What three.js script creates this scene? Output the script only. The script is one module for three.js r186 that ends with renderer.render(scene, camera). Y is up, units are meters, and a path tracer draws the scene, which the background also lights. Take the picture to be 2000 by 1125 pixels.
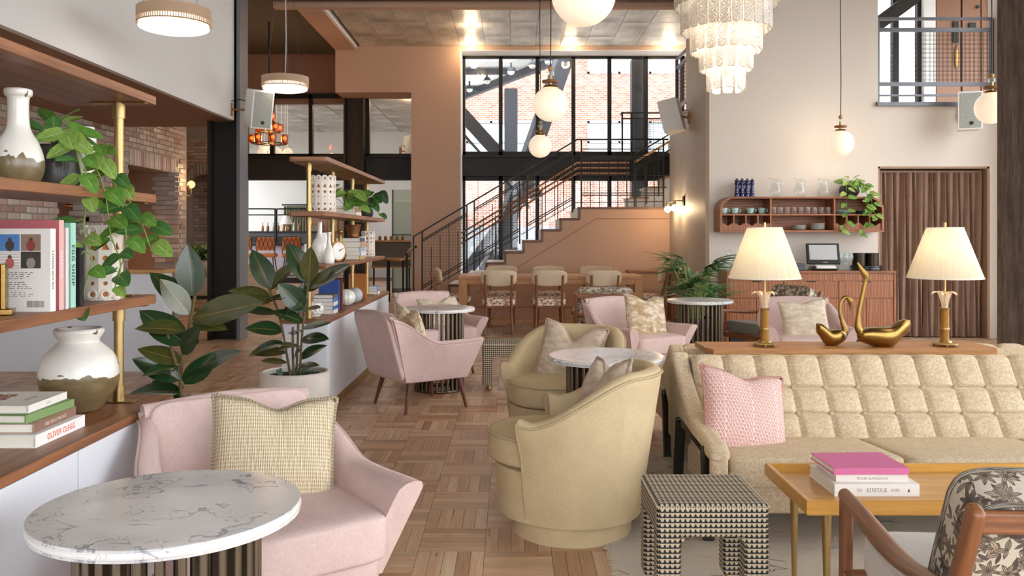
import * as THREE from 'three';
import { RoundedBoxGeometry } from 'three/addons/geometries/RoundedBoxGeometry.js';
import { mergeGeometries, mergeVertices } from 'three/addons/utils/BufferGeometryUtils.js';

// ---------- camera, sky, exposure ----------
const scene = new THREE.Scene();
const renderer = new THREE.WebGLRenderer({ antialias: true });
renderer.toneMapping = THREE.LinearToneMapping;
renderer.toneMappingExposure = 0.9;
renderer.shadowMap.enabled = true;
const camera = new THREE.PerspectiveCamera(37.03, 2000 / 1125, 0.05, 300);
camera.position.set(0, 1.3, 0);
camera.setViewOffset(2000, 1125, 2, 104.5, 2000, 1125);   // lens shift: verticals stay vertical
scene.background = new THREE.Color().setRGB(0.93, 0.965, 1.0);   // bright overcast sky
scene.backgroundIntensity = 6.6;

// ---------- helpers ----------
const V = (x, y, z) => new THREE.Vector3(x, y, z), PI = Math.PI;
const Z = (d) => -0.96 * d;
let seedN = 7;
const R = (a = 0, b = 1) => { seedN = (seedN + 0x6d2b79f5) | 0; let t = Math.imul(seedN ^ (seedN >>> 15), 1 | seedN); t = (t + Math.imul(t ^ (t >>> 7), 61 | t)) ^ t; return a + (b - a) * (((t ^ (t >>> 14)) >>> 0) / 4294967296); };
const clamp = (x, a = 0, b = 1) => Math.min(b, Math.max(a, x)), lerp = (a, b, t) => a + (b - a) * t, sst = (a, b, x) => { const t = clamp((x - a) / (b - a)); return t * t * (3 - 2 * t); };
const ORD = ['first', 'second', 'third', 'fourth', 'fifth', 'sixth', 'seventh', 'eighth', 'ninth'];
const used = {};
const numbered = (n) => { used[n] = (used[n] || 0) + 1; return used[n] === 1 ? n : n + '_' + String(used[n] - 1).padStart(3, '0'); };
function mesh(name, geo, mat, parent, p, r) {
  const m = new THREE.Mesh(geo, mat); m.name = name; m.castShadow = m.receiveShadow = true;
  if (p) m.position.set(p[0], p[1], p[2]);
  if (r) m.rotation.set(r[0], r[1], r[2]);
  parent.add(m); return m;
}
function tag(o, label, category, group) { o.userData.label = label; o.userData.category = category; if (group) o.userData.group = group; return o; }
function thing(name, label, category, p = [0, 0, 0], turn = 0, group) {
  const o = new THREE.Group(); o.name = numbered(name); o.position.set(p[0], p[1], p[2]); o.rotation.y = turn; scene.add(o);
  return tag(o, label, category, group);
}
function solo(name, geo, mat, label, category, p, r, group) { return tag(mesh(numbered(name), geo, mat, scene, p, r), label, category, group); }
function struct(name, geo, mat, label) { const m = mesh(name, geo, mat, scene); m.userData.kind = 'structure'; if (label) m.userData.label = label; return m; }
function dup(o, p, turn, label, group) {
  const c = o.clone(); c.name = numbered(o.name.replace(/_\d{3}$/, '')); c.position.set(p[0], p[1], p[2]); c.rotation.set(0, turn, 0);
  c.userData = { ...o.userData, label }; if (group) c.userData.group = group; scene.add(c); return c;
}
// uv in metres, chosen per triangle from the direction it faces; u runs along the grain axis
function uvm(g, axis = 'x', ox = 0, oy = 0) {
  if (g.index) g = g.toNonIndexed();
  const p = g.attributes.position.array, n = p.length / 3, uv = new Float32Array(n * 2);
  for (let i = 0; i < n; i += 3) {
    const a = i * 3, ux = p[a + 3] - p[a], uy = p[a + 4] - p[a + 1], uz = p[a + 5] - p[a + 2], vx = p[a + 6] - p[a], vy = p[a + 7] - p[a + 1], vz = p[a + 8] - p[a + 2];
    const nx = Math.abs(uy * vz - uz * vy), ny = Math.abs(uz * vx - ux * vz), nz = Math.abs(ux * vy - uy * vx);
    const d = nx > ny && nx > nz ? 0 : ny > nz ? 1 : 2;
    let U, W;
    if (axis === 'x') [U, W] = d === 0 ? [2, 1] : d === 1 ? [0, 2] : [0, 1];
    else if (axis === 'y') [U, W] = d === 0 ? [1, 2] : d === 1 ? [0, 2] : [1, 0];
    else [U, W] = d === 0 ? [2, 1] : d === 1 ? [2, 0] : [0, 1];
    for (let k = 0; k < 3; k++) { uv[(i + k) * 2] = p[a + k * 3 + U] + ox; uv[(i + k) * 2 + 1] = p[a + k * 3 + W] + oy; }
  }
  g.setAttribute('uv', new THREE.BufferAttribute(uv, 2));
  return g;
}
const strip = (g) => { for (const k of Object.keys(g.attributes)) if (!['position', 'normal', 'uv'].includes(k)) g.deleteAttribute(k); return g; };
const join = (list) => mergeGeometries(list.map((g) => strip(g.index ? g.toNonIndexed() : g)));
const T = (g, x = 0, y = 0, z = 0) => g.translate(x, y, z);
const box = (w, h, d, x = 0, y = 0, z = 0, ax = 'x') => uvm(T(new THREE.BoxGeometry(w, h, d), x, y, z), ax);
const rb = (w, h, d, r = 0.01, x = 0, y = 0, z = 0, ax = 'x', s = 2) => uvm(T(new RoundedBoxGeometry(w, h, d, s, Math.min(r, w / 2.02, h / 2.02, d / 2.02)), x, y, z), ax, R(0, 3), R(0, 3));
const bx = (x0, x1, y0, y1, d0, d1, ax = 'x') => box(x1 - x0, y1 - y0, 0.96 * (d1 - d0), (x0 + x1) / 2, (y0 + y1) / 2, Z((d0 + d1) / 2), ax);
const cyl = (rt, rbm, h, x = 0, y = 0, z = 0, n = 24, ax = 'y') => uvm(T(new THREE.CylinderGeometry(rt, rbm, h, n), x, y, z), ax);
const sph = (r, x = 0, y = 0, z = 0, n = 20) => T(new THREE.SphereGeometry(r, n, Math.max(8, n * 0.7 | 0)), x, y, z);
const lathe = (pts, n = 40) => { const g = new THREE.LatheGeometry(pts.map(([r, y]) => new THREE.Vector2(r, y)), n); return g; };
// lathe through a smooth curve of [radius, height] points
const turned = (pts, n = 40, m = 40) => lathe(new THREE.SplineCurve(pts.map(([r, y]) => new THREE.Vector2(r, y))).getPoints(m).map((p) => [Math.max(0, p.x), p.y]), n);
const curve = (pts, closed = false) => new THREE.CatmullRomCurve3(pts.map((p) => V(...p)), closed, 'catmullrom', 0.5);
const tube = (pts, r, n = 24, k = 8, closed = false) => new THREE.TubeGeometry(curve(pts, closed), n, r, k, closed);
// straight bar between two points, round (tapered) or square
function rod(a, b, r0, r1 = r0, k = 10) {
  const A = V(...a), B = V(...b), d = B.clone().sub(A), L = d.length(), g = new THREE.CylinderGeometry(r1, r0, L, k);
  uvm(g, 'y'); g.translate(0, L / 2, 0).applyQuaternion(new THREE.Quaternion().setFromUnitVectors(V(0, 1, 0), d.normalize())).translate(A.x, A.y, A.z);
  return uvm(g, Math.abs(d.y) > 0.7 ? 'y' : Math.abs(d.x) > Math.abs(d.z) ? 'x' : 'z');
}
function bar(a, b, w, h, r = 0.004, up = V(0, 1, 0)) {   // w across, h along 'up'
  const A = V(...a), B = V(...b), d = B.clone().sub(A), L = d.length(); d.normalize();
  const g = r ? new RoundedBoxGeometry(w, h, L, 2, Math.min(r, w / 2.02, h / 2.02)) : new THREE.BoxGeometry(w, h, L);
  const side = up.clone().cross(d).normalize(), u2 = d.clone().cross(side);
  const uvd = uvm(g, 'z', R(0, 3), R(0, 3));
  uvd.applyMatrix4(new THREE.Matrix4().makeBasis(side, u2, d)); uvd.translate((A.x + B.x) / 2, (A.y + B.y) / 2, (A.z + B.z) / 2);
  return uvd;
}
// surface from a function of (u, v) in 0..1
function surf(nu, nv, f, flip = false) {
  const pos = [], idx = [];
  for (let j = 0; j <= nv; j++) for (let i = 0; i <= nu; i++) pos.push(...f(i / nu, j / nv));
  for (let j = 0; j < nv; j++) for (let i = 0; i < nu; i++) { const a = j * (nu + 1) + i, b = a + 1, c = a + nu + 1, d = c + 1; flip ? idx.push(a, b, c, b, d, c) : idx.push(a, c, b, b, c, d); }
  const g = new THREE.BufferGeometry(); g.setAttribute('position', new THREE.Float32BufferAttribute(pos, 3)); g.setIndex(idx); return g;
}
const smooth = (g, ax = 'x', ox, oy) => { g.deleteAttribute('uv'); g.deleteAttribute('normal'); g = mergeVertices(g, 1e-5); g.computeVertexNormals(); return uvm(g, ax, ox, oy); };
const shape = (pts) => { const s = new THREE.Shape(); pts.forEach(([x, y], i) => (i ? s.lineTo(x, y) : s.moveTo(x, y))); s.closePath(); return s; };
const extr = (s, depth, bevel = 0, ax = 'x', seg = 12) => uvm(new THREE.ExtrudeGeometry(s, { depth: depth - 2 * bevel, bevelEnabled: bevel > 0, bevelSize: bevel, bevelThickness: bevel, bevelOffset: -bevel, bevelSegments: 3, curveSegments: seg }).translate(0, 0, bevel), ax);

// ---------- textures ----------
const hsh = (x, y, s) => { let h = Math.imul(x | 0, 374761393) ^ Math.imul(y | 0, 668265263) ^ Math.imul(s | 0, 1274126177); h = Math.imul(h ^ (h >>> 13), 1274126177); return ((h ^ (h >>> 16)) >>> 0) / 4294967296; };
function pn(x, y, px, py, s) {   // value noise that repeats every px, py
  const ix = Math.floor(x), iy = Math.floor(y), fx = x - ix, fy = y - iy, u = fx * fx * (3 - 2 * fx), v = fy * fy * (3 - 2 * fy), m = (a, n) => ((a % n) + n) % n;
  const a = hsh(m(ix, px), m(iy, py), s), b = hsh(m(ix + 1, px), m(iy, py), s), c = hsh(m(ix, px), m(iy + 1, py), s), d = hsh(m(ix + 1, px), m(iy + 1, py), s);
  return lerp(lerp(a, b, u), lerp(c, d, u), v);
}
const fbm = (u, v, fx, fy, s, oct = 4) => { let t = 0, a = 0.5, n = 0; for (let k = 0; k < oct; k++) { t += a * pn(u * fx, v * fy, fx, fy, s + k); n += a; a *= 0.5; fx *= 2; fy *= 2; } return t / n; };
function tex(w, h, f, srgb = true) {
  const d = new Uint8Array(w * h * 4);
  for (let y = 0; y < h; y++) for (let x = 0; x < w; x++) { const c = f(x / w, y / h, x, y), o = (y * w + x) * 4; d[o] = clamp(c[0], 0, 255); d[o + 1] = clamp(c[1], 0, 255); d[o + 2] = clamp(c[2], 0, 255); d[o + 3] = 255; }
  const t = new THREE.DataTexture(d, w, h); t.wrapS = t.wrapT = THREE.RepeatWrapping; t.magFilter = THREE.LinearFilter; t.needsUpdate = true;
  if (srgb) t.colorSpace = THREE.SRGBColorSpace; return t;
}
function ctex(w, h, draw) {
  const c = document.createElement('canvas'); c.width = w; c.height = h; const x = c.getContext('2d'); draw(x, w, h);
  const t = new THREE.CanvasTexture(c); t.wrapS = t.wrapT = THREE.RepeatWrapping; t.colorSpace = THREE.SRGBColorSpace; return t;
}
const hex = (h) => [parseInt(h.slice(1, 3), 16), parseInt(h.slice(3, 5), 16), parseInt(h.slice(5, 7), 16)];
const mixc = (a, b, t) => [lerp(a[0], b[0], t), lerp(a[1], b[1], t), lerp(a[2], b[2], t)];
const rep = (t, mu, mv = mu) => { const c = t.clone(); c.repeat.set(1 / mu, 1 / mv); c.needsUpdate = true; return c; };
const std = (color, roughness = 0.7, o = {}) => new THREE.MeshStandardMaterial({ color, roughness, ...o });
const phy = (color, roughness = 0.5, o = {}) => new THREE.MeshPhysicalMaterial({ color, roughness, ...o });
function woodTex(a, b, seed, bands = 5, warp = 0.7, w = 512, h = 512) {
  const A = hex(a), B = hex(b);
  return tex(w, h, (u, v) => {
    const n = fbm(u, v, 2, 5, seed, 3), g = 0.5 + 0.5 * Math.sin(2 * PI * (v * bands + n * warp * 3));
    const f = pn(u * 8, v * 90, 8, 90, seed + 5), f2 = pn(u * 30, v * 200, 30, 200, seed + 9);
    return mixc(A, B, clamp(0.15 + 0.45 * g * g + 0.45 * (f - 0.4) + 0.25 * (f2 - 0.5)));
  });
}
const wood = (a, b, seed, o = {}) => phy('#ffffff', o.rough ?? 0.45, { map: rep(woodTex(a, b, seed, o.bands, o.warp), o.mu ?? 1.1, o.mv ?? 0.35), clearcoat: o.coat ?? 0.15, clearcoatRoughness: 0.35 });
const grain = tex(256, 256, (u, v) => { const n = 128 + 90 * (fbm(u, v, 32, 32, 3, 3) - 0.5) + 60 * (hsh(u * 256, v * 256, 5) - 0.5); return [n, n, n]; }, false);
const weave = tex(128, 128, (u, v) => { const a = Math.sin(u * 2 * PI * 16), b = Math.sin(v * 2 * PI * 16), n = 128 + 70 * (a * (Math.sin(u * 2 * PI * 8) > 0 ? 1 : -1) * 0.5 + b * 0.5) + 40 * (hsh(u * 128, v * 128, 8) - 0.5); return [n, n, n]; }, false);
function clothTex(base, amt = 16, seed = 1, fine = 64) {
  const B = hex(base);
  return tex(256, 256, (u, v) => { const n = (fbm(u, v, 5, 5, seed, 3) - 0.5) * amt * 1.5 + (pn(u * fine, v * fine, fine, fine, seed + 4) - 0.5) * amt + (hsh(u * 256, v * 256, seed + 6) - 0.5) * amt * 1.3; return [B[0] + n, B[1] + n, B[2] + n * 0.95]; });
}
const cloth = (base, seed = 1, o = {}) => phy('#ffffff', o.rough ?? 0.9, { map: rep(clothTex(base, o.amt ?? 16, seed), o.m ?? 0.3), bumpMap: rep(o.weave ? weave : grain, o.bm ?? 0.12), bumpScale: o.b ?? 0.0015, sheen: o.sheen ?? 0.5, sheenColor: new THREE.Color(base), sheenRoughness: 0.5 });
function paintTex(base, amt = 6, seed = 1) { const B = hex(base); return tex(256, 256, (u, v) => { const n = (fbm(u, v, 3, 3, seed, 5) - 0.5) * amt * 2 + (hsh(u * 256, v * 256, seed) - 0.5) * amt * 0.6; return [B[0] + n, B[1] + n, B[2] + n]; }); }
const paint = (base, seed = 1, rough = 0.8, amt = 6, m = 2.2) => std('#ffffff', rough, { map: rep(paintTex(base, amt, seed), m), bumpMap: rep(grain, 0.5), bumpScale: 0.0006 });

// ---------- shared materials ----------
const M = {
  cream: paint('#ddd3c8', 1, 0.85, 4), terra: paint('#c9a792', 2, 0.85, 5), brown: paint('#a07a66', 3, 0.85, 5), white: paint('#e9e8e6', 4, 0.85, 3),
  plaster: paint('#b6aea5', 5, 0.55, 16, 1.6), ext: paint('#c8c4bd', 6, 0.9, 8), cabinet: paint('#e3e6ee', 7, 0.5, 2),
  steel: std('#2b2826', 0.5, { metalness: 0.35, bumpMap: rep(grain, 0.4), bumpScale: 0.0008 }), slate: std('#4b4f57', 0.6, { metalness: 0.2 }),
  iron: std('#22211f', 0.45, { metalness: 0.5 }), ironGrey: std('#6b6c70', 0.4, { metalness: 0.6 }),
  walnut: wood('#a06a44', '#6b3f28', 11), teak: wood('#9c6540', '#643a22', 17, { coat: 0.25 }), oak: wood('#cfa069', '#b07d48', 23), honey: wood('#d6a04e', '#b97f35', 29, { rough: 0.3, coat: 0.5 }),
  rose: wood('#b4754c', '#6a3a20', 31, { bands: 9, warp: 0.5, mv: 0.3 }), leg: wood('#7a3d26', '#4f2415', 37), table: wood('#c38d56', '#a36f3e', 41),
  brass: std('#b59b6a', 0.38, { metalness: 1, bumpMap: rep(grain, 0.2), bumpScale: 0.0004 }), gold: std('#9c7d45', 0.27, { metalness: 1, bumpMap: rep(grain, 0.15), bumpScale: 0.0006 }), bronze: std('#7d7060', 0.38, { metalness: 0.9 }), copper: std('#9c6a45', 0.4, { metalness: 0.8 }),
  pink: cloth('#dabfb8', 2, { sheen: 0.7, amt: 9 }), tan: cloth('#cab48e', 3, { sheen: 0.8, amt: 9 }), oat: cloth('#cdb59b', 4, { amt: 18 }), stone: cloth('#ded8d0', 6, { amt: 8 }), slateCloth: cloth('#8d8b8b', 6, { amt: 8 }), boucle: cloth('#d9c9b4', 8, { amt: 22, b: 0.004 }),
  black: std('#141312', 0.5), blackGloss: phy('#1a1918', 0.25, { clearcoat: 0.6 }), whitePlastic: std('#efeeeb', 0.5), greyPlastic: std('#8f918f', 0.6),
  ceramic: phy('#efece6', 0.25, { clearcoat: 0.7, clearcoatRoughness: 0.15 }), bisque: std('#e9e1d5', 0.8), clay: paint('#7a6a4a', 9, 0.9, 14, 0.4), darkpot: phy('#2f2b29', 0.55, { clearcoat: 0.2 }), terrazzo: null,
  pane: phy('#ffffff', 0.0, { transmission: 1, thickness: 0, ior: 1.45 }), glass: phy('#f4f8f8', 0.04, { transmission: 0.9, thickness: 0, ior: 1.55 }), tint: phy('#dfeeee', 0.35, { transmission: 0.45, thickness: 0 }),
  soil: std('#3a2a1f', 1, { bumpMap: rep(grain, 0.15), bumpScale: 0.01 }), paper: std('#efe9dd', 0.9), linen: null,
  stem: std('#6b5a3a', 0.8), vine: std('#7e9a45', 0.6), leather: phy('#b0622f', 0.45, { clearcoat: 0.2 }),
};
const glow = (c, i) => new THREE.MeshStandardMaterial({ color: c, emissive: c, emissiveIntensity: i, roughness: 0.3 });
M.globe = glow('#ffecd2', 0.72); M.bulb = glow('#ffe2b8', 5); M.disc = glow('#fff4e4', 1.5); M.amber = phy('#b5671c', 0.2, { transmission: 0.7, thickness: 0 });
function lamp(x, y, z, i, c = '#ffdcae', soft = 4) { const l = new THREE.PointLight(c, i, 0, 2); l.position.set(x, y, z); l.castShadow = true; l.shadow.radius = soft; scene.add(l); return l; }

// ================= SETTING =================
// ---------- floor: oak parquet in basket weave ----------
{
  const fl = struct('floor', join([bx(-8.3, 6.5, -0.14, -0.007, -3.4, 16.2), bx(-8.3, -1.5, -0.14, -0.007, 16.2, 28)]), std('#7d5f47', 0.9), 'worn oak parquet floor in basket weave');
  const A = hex('#fff6ea'), B = hex('#cfb094');
  const map = tex(512, 512, (u, v) => {
    const n = fbm(u, v, 2, 8, 51, 3), f = pn(u * 10, v * 120, 10, 120, 52), k = sst(0.80, 0.93, fbm(u, v, 6, 12, 57, 2));
    return mixc(mixc(A, B, clamp(0.15 + 0.9 * (n - 0.35) + 0.5 * (f - 0.4))), hex('#7a583e'), k * 0.8);
  });
  const mat = phy('#ffffff', 0.5, { map: rep(map, 0.9, 0.45), vertexColors: true, clearcoat: 0.32, clearcoatRoughness: 0.32, bumpMap: rep(grain, 0.25), bumpScale: 0.0006 });
  const t = 0.2735, s = t / 5, tones = ['#d9bfa6', '#ceb095', '#e0caB3', '#c7a78b', '#e4d0bb', '#be9a7c', '#d4b79c', '#dcc4ac'].map((h) => new THREE.Color(h));
  const stripGeo = (along, tone) => {
    const g = along ? box(t - 0.0016, 0.009, s - 0.0016, 0, -0.0045, 0, 'x') : box(s - 0.0016, 0.009, t - 0.0016, 0, -0.0045, 0, 'z');
    const uv = g.attributes.uv, a = R(0, 5), b = R(0, 5); for (let i = 0; i < uv.count; i++) uv.setXY(i, uv.getX(i) + a, uv.getY(i) + b);
    const c = tones[tone].clone().multiplyScalar(R(0.86, 1.1)), arr = new Float32Array(uv.count * 3); for (let i = 0; i < uv.count; i++) arr.set([c.r, c.g, c.b], i * 3);
    g.setAttribute('color', new THREE.BufferAttribute(arr, 3)); return g;
  };
  const variants = [0, 1].map((al) => Array.from({ length: 24 }, (_, i) => stripGeo(al, i % 8)));
  const rest = [];
  const lay = (x0, x1, z0, z1) => {
    for (let i = Math.floor((x0 + 0.108) / t); i * t - 0.108 < x1; i++) for (let j = Math.floor((z0 - 3.528) / t); j * t + 3.528 < z1; j++) {
      const cx = -0.108 + (i + 0.5) * t, cz = 3.528 + (j + 0.5) * t, al = (((i + j) % 2) + 2) % 2, fine = cx > -0.85 && cx < 0.5 && cz > 3.1 && cz < 6.2, tt = R() * 8 | 0;
      for (let k = 0; k < 5; k++) {
        const o = (k - 2) * s, x = cx + (al ? 0 : o), z = -cz + (al ? o : 0), y = R(-0.0006, 0);
        if (fine) mesh('plank', variants[al][R() * 24 | 0], mat, fl, [x, y, z]);
        else rest.push(T(stripGeo(al, R() < 0.5 ? tt : R() * 8 | 0), x, y, z));
      }
    }
  };
  lay(-5.1, 6.3, 0.3, 11.732); lay(-5.1, 2.7, 11.734, 15.2); lay(-8, -1.9, 15.3, 23.8);
  const m = mesh('parquet_strips', mergeGeometries(rest), mat, fl); m.userData.kind = 'stuff';
}
// ---------- pavement outside ----------
struct('pavement', T(box(120, 0.1, 120), 0, -0.3, -10), paint('#a9a6a0', 21, 0.95, 12, 3), 'grey street pavement outside the windows');

// ---------- ceiling ----------
{
  const c = struct('ceiling', join([bx(-8.3, 6.5, 4.62, 4.85, -3.4, 11.42), bx(-8.3, 2.7, 4.62, 4.85, 11.42, 16.2), bx(-8.3, -1.5, 4.62, 4.85, 16.2, 28)]), std('#6d675f', 0.9), 'ceiling of dull metal panels');
  const map = tex(512, 512, (u, v) => { const n = fbm(u, v, 4, 4, 61, 5), s = pn(u * 60, v * 3, 60, 3, 62); return mixc(hex('#a8a398'), hex('#efece5'), clamp(1.5 * n - 0.3 + 0.2 * (s - 0.5))); });
  const mat = std('#ffffff', 0.42, { metalness: 0.35, map: rep(map, 1.7), bumpMap: rep(grain, 1.2), bumpScale: 0.006 });
  const g = [0, 1, 2, 3].map((i) => { const b = box(0.425, 0.012, 0.945, 0, 0, 0); const uv = b.attributes.uv; for (let k = 0; k < uv.count; k++) uv.setXY(k, uv.getX(k) + i * 0.43, uv.getY(k) + i * 0.71); return b; });
  for (let r = 0; r < 3; r++) for (let k = 0; k < 13; k++) mesh('ceiling_panel', g[(k * 7 + r * 3) % 4], mat, c, [-2.38 + k * 0.43, 4.56 + R(-0.004, 0.004), Z(13.2 + r * 0.98 + 0.05)]);
  const dk = std('#55504a', 0.5, { metalness: 0.6, map: rep(map, 1.3) });
  for (let k = 0; k < 9; k++) mesh('ceiling_panel', box(0.86, 0.012, 1.7), dk, c, [-3.0 + k * 0.87, 4.56, Z(11.6)]);
  const g2 = box(1.16, 0.012, 1.56);   // beyond the glass
  for (let r = 0; r < 7; r++) for (let k = 0; k < 5; k++) mesh('ceiling_panel', g2, mat, c, [-7.4 + k * 1.18, 4.4 + R(-0.005, 0.005), Z(17.4 + r * 1.64)]);
  struct('trim_1', bx(-3.35, 2.9, 4.50, 4.62, 12.62, 12.76), M.terra, 'terracotta painted slot trim crossing the ceiling');
  struct('trim_2', bx(-3.04, -2.68, 4.49, 4.62, 12.76, 15.5), M.terra, 'terracotta ceiling beam beside the metal panels');
  struct('trim_3', bx(-2.68, -2.655, 4.505, 4.62, 12.76, 15.45), M.white, 'thin white edge strip of the ceiling beam');
}
// ---------- back wall, pier and header ----------
{
  const w = struct('wall_back', join([bx(-3.04, -1.727, 3.76, 4.62, 15.5, 16.2), bx(-1.727, -0.877, 0, 4.62, 15.5, 16.2), bx(-0.877, 3.3, 4.50, 4.62, 15.5, 16.2)]), M.terra, 'terracotta painted back wall with tall openings');
  mesh('reveal', join([bx(-0.876, -0.862, 0, 4.49, 15.52, 16.0), bx(-0.876, 3.3, 4.485, 4.5, 15.52, 16.0)]), M.white, w);
  struct('wall_back_left', bx(-8.3, -3.04, 2.96 + 0.76, 4.62, 16.5, 16.7), M.brown, 'dark brown wall above the interior windows');
  struct('wall_bar', bx(-8.3, -1.4, 0, 4.62, 27, 27.2), M.white, 'pale wall behind the bar');
  struct('wall_bar_right', bx(-1.72, -1.5, 0, 4.62, 16.2, 27), M.white, 'pale side wall of the bar room');
}
// ---------- left: soffit with white face, brick wall ----------
struct('wall_left_upper', bx(-3.46, -3.4, 2.7, 4.62, -3.4, 11.0), M.white, 'white upper wall over the side room');
struct('ceiling_soffit', bx(-8.3, -3.46, 2.7, 2.78, -3.4, 11.66), M.brown, 'brown soffit over the side room');
struct('wall_left_far', bx(-8.4, -8.2, 0, 4.62, -3.4, 20.2), M.brown);
struct('wall_left_end', bx(-8.4, -8.2, 3.9, 4.62, 20.2, 27.2), M.white);
{
  const mortar = std('#a39a90', 0.95), brickTex = rep(paintTex('#dcd8d4', 22, 70), 0.3), brickTones = ['#d8c0b4', '#cdb2a4', '#e2d2c8', '#cbbcb3', '#e8ded6', '#d6c1b7', '#e0d6cf', '#bfa193'].map((c) => std(c, 0.95, { map: brickTex }));
    const w = struct('wall_left', join([bx(-5.53, -5.215, 0, 4.62, -3.4, 10.3), bx(-5.53, -5.215, 0, 4.62, 11.3, 12.2), bx(-5.53, -5.215, 0, 4.62, 13.9, 14.4), bx(-5.53, -5.215, 2.25, 4.62, 10.3, 11.3), bx(-5.53, -5.215, 2.25, 4.62, 12.2, 13.9)]), mortar, 'reclaimed brick wall with a wide opening');
  const bg = { x: rb(0.215, 0.062, 0.04, 0.006, 0, 0, 0, 'x', 1), z: rb(0.04, 0.062, 0.215, 0.006, 0, 0, 0, 'x', 1) }; bg.s = rb(0.04, 0.215, 0.062, 0.006, 0, 0, 0, 'x', 1);
  let n = 0; const spill = {};
  const brick = (kind, x, y, z, first) => { const mt = R() * 8 | 0; if (n < 300 && first) { n++; mesh('brick', bg[kind], brickTones[mt], w, [x + (kind === 'x' ? 0 : R(-0.004, 0.004)), y, z + (kind === 'x' ? R(-0.004, 0.004) : 0)]); } else { (spill[mt] ??= []).push(T(bg[kind].clone(), x, y, z)); } };
  const inOpen = (y, z) => { const d = -z / 0.96; return (d > 10.3 && d < 11.3 && y < 2.25) || (d > 12.2 && d < 13.9 && y < 2.46) || d > 14.4; };
  for (let r = 0; r < 44; r++) for (let k = 0; k < 26; k++) {   // face towards the room
    const y = 0.9 + r * 0.074, z = Z(8.9) - (k + (r % 2) * 0.5) * 0.226; if (y > 4 || inOpen(y, z - 0.1) || inOpen(y, z + 0.1)) continue;
    const d = -z / 0.96; brick('z', -5.215, y, z, d > 11.2 && y > 1.0 && y < 3.15);
  }
  for (let k = 0; k < 22; k++) brick('s', -5.213, 2.36, Z(12.2) - 0.04 - k * 0.074, true);   // soldier course
  for (const [d, x0] of [[11.3, -5.53], [13.9, -5.53]]) for (let r = 0; r < 19; r++) for (let k = 0; k < 2; k++) brick('x', x0 + 0.1 + (r % 2 ? k * 0.2 - 0.03 : k * 0.16 + 0.02), 0.9 + r * 0.074, Z(d) + 0.002, d > 13);
  for (const k of Object.keys(spill)) mesh('brickwork', mergeGeometries(spill[k]), brickTones[k], w).userData.kind = 'stuff';
  // far brick wall with an arched niche
  const fw = struct('wall_left_niche', (() => { const s = shape([[-8.2, 0], [-5.95, 0], [-5.95, 4.5], [-8.2, 4.5]]); const h = new THREE.Path(); h.moveTo(-7.18, 0.9); h.lineTo(-6.5, 0.9); h.lineTo(-6.5, 2.3); h.absarc(-6.84, 2.3, 0.34, 0, PI, false); h.lineTo(-7.18, 0.9); s.holes.push(h); return T(extr(s, 0.3, 0, 'x', 16), 0, 0, Z(20) - 0.3); })(), mortar, 'far brick wall with an arched niche');
  mesh('niche_back', bx(-7.3, -6.4, 0.7, 2.8, 20.35, 20.45), mortar, fw);
  for (let r = 0; r < 40; r++) for (let k = 0; k < 9; k++) { const x = -8 + (k + (r % 2) * 0.5) * 0.226 + 0.6, y = 0.5 + r * 0.074; const dx = x + 6.84; if (x > -6.08 || (Math.abs(dx) < 0.5 && y < 2.3) || Math.hypot(dx, y - 2.3) < 0.6) continue; mesh('brick', bg.x, brickTones[R() * 8 | 0], fw, [x, y, Z(20)]); }
  for (let k = 0; k < 19; k++) { const a = PI * (k + 0.5) / 19, g = bg.s; mesh('brick', g, brickTones[R() * 8 | 0], fw, [-6.84 + 0.45 * Math.cos(a), 2.3 + 0.45 * Math.sin(a), Z(20)], [0, PI / 2, 0]).rotation.set(0, 0, 0); }
  for (let r = 0; r < 26; r++) for (let k = 0; k < 4; k++) mesh('brick', bg.x, brickTones[R() * 8 | 0], fw, [-7.2 + (k + (r % 2) * 0.5) * 0.226, 0.75 + r * 0.074, Z(20.35)]);
  // dim side room behind the openings
  const dim = paint('#bd9f90', 85, 0.95, 14, 0.8);
  struct('wall_side_room', join([bx(-8.2, -8.1, 0, 2.7, 8, 15), bx(-8.2, -5.53, 0, 2.9, 15, 15.1), bx(-8.2, -5.53, 2.6, 2.7, 8, 15)]), dim);
}
solo('pendant_canopy', join([cyl(0.09, 0.09, 0.02, 0, -0.01, 0), cyl(0.012, 0.012, 0.06, 0, -0.05, 0, 8)]), M.black, 'small black ceiling canopy under the brown soffit above the bottle vase', 'ceiling fitting', [-4.59, 2.7, Z(8.3)]);
// ---------- steel column, low partition ----------
{
  const c = struct('column_steel', join([bx(-3.73, -3.69, 0, 4.62, 11.0, 11.34), bx(-3.69, -3.37, 0, 4.62, 11.15, 11.19)]), M.steel, 'black steel wide-flange column');
  mesh('flange', bx(-3.37, -3.33, 0, 4.62, 11.0, 11.34), phy('#6d7177', 0.32, { clearcoat: 0.5, clearcoatRoughness: 0.25 }), c);  // same black steel as the web; window reflection painted in as lighter grey
  const p = struct('wall_partition', bx(-5.2, -3.3, 0, 0.93, 8.5, 8.72), M.cabinet, 'low pale partition capped in wood');
  mesh('cap', bx(-5.2, -3.28, 0.93, 0.965, 8.46, 8.76), M.oak, p);
}
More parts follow.
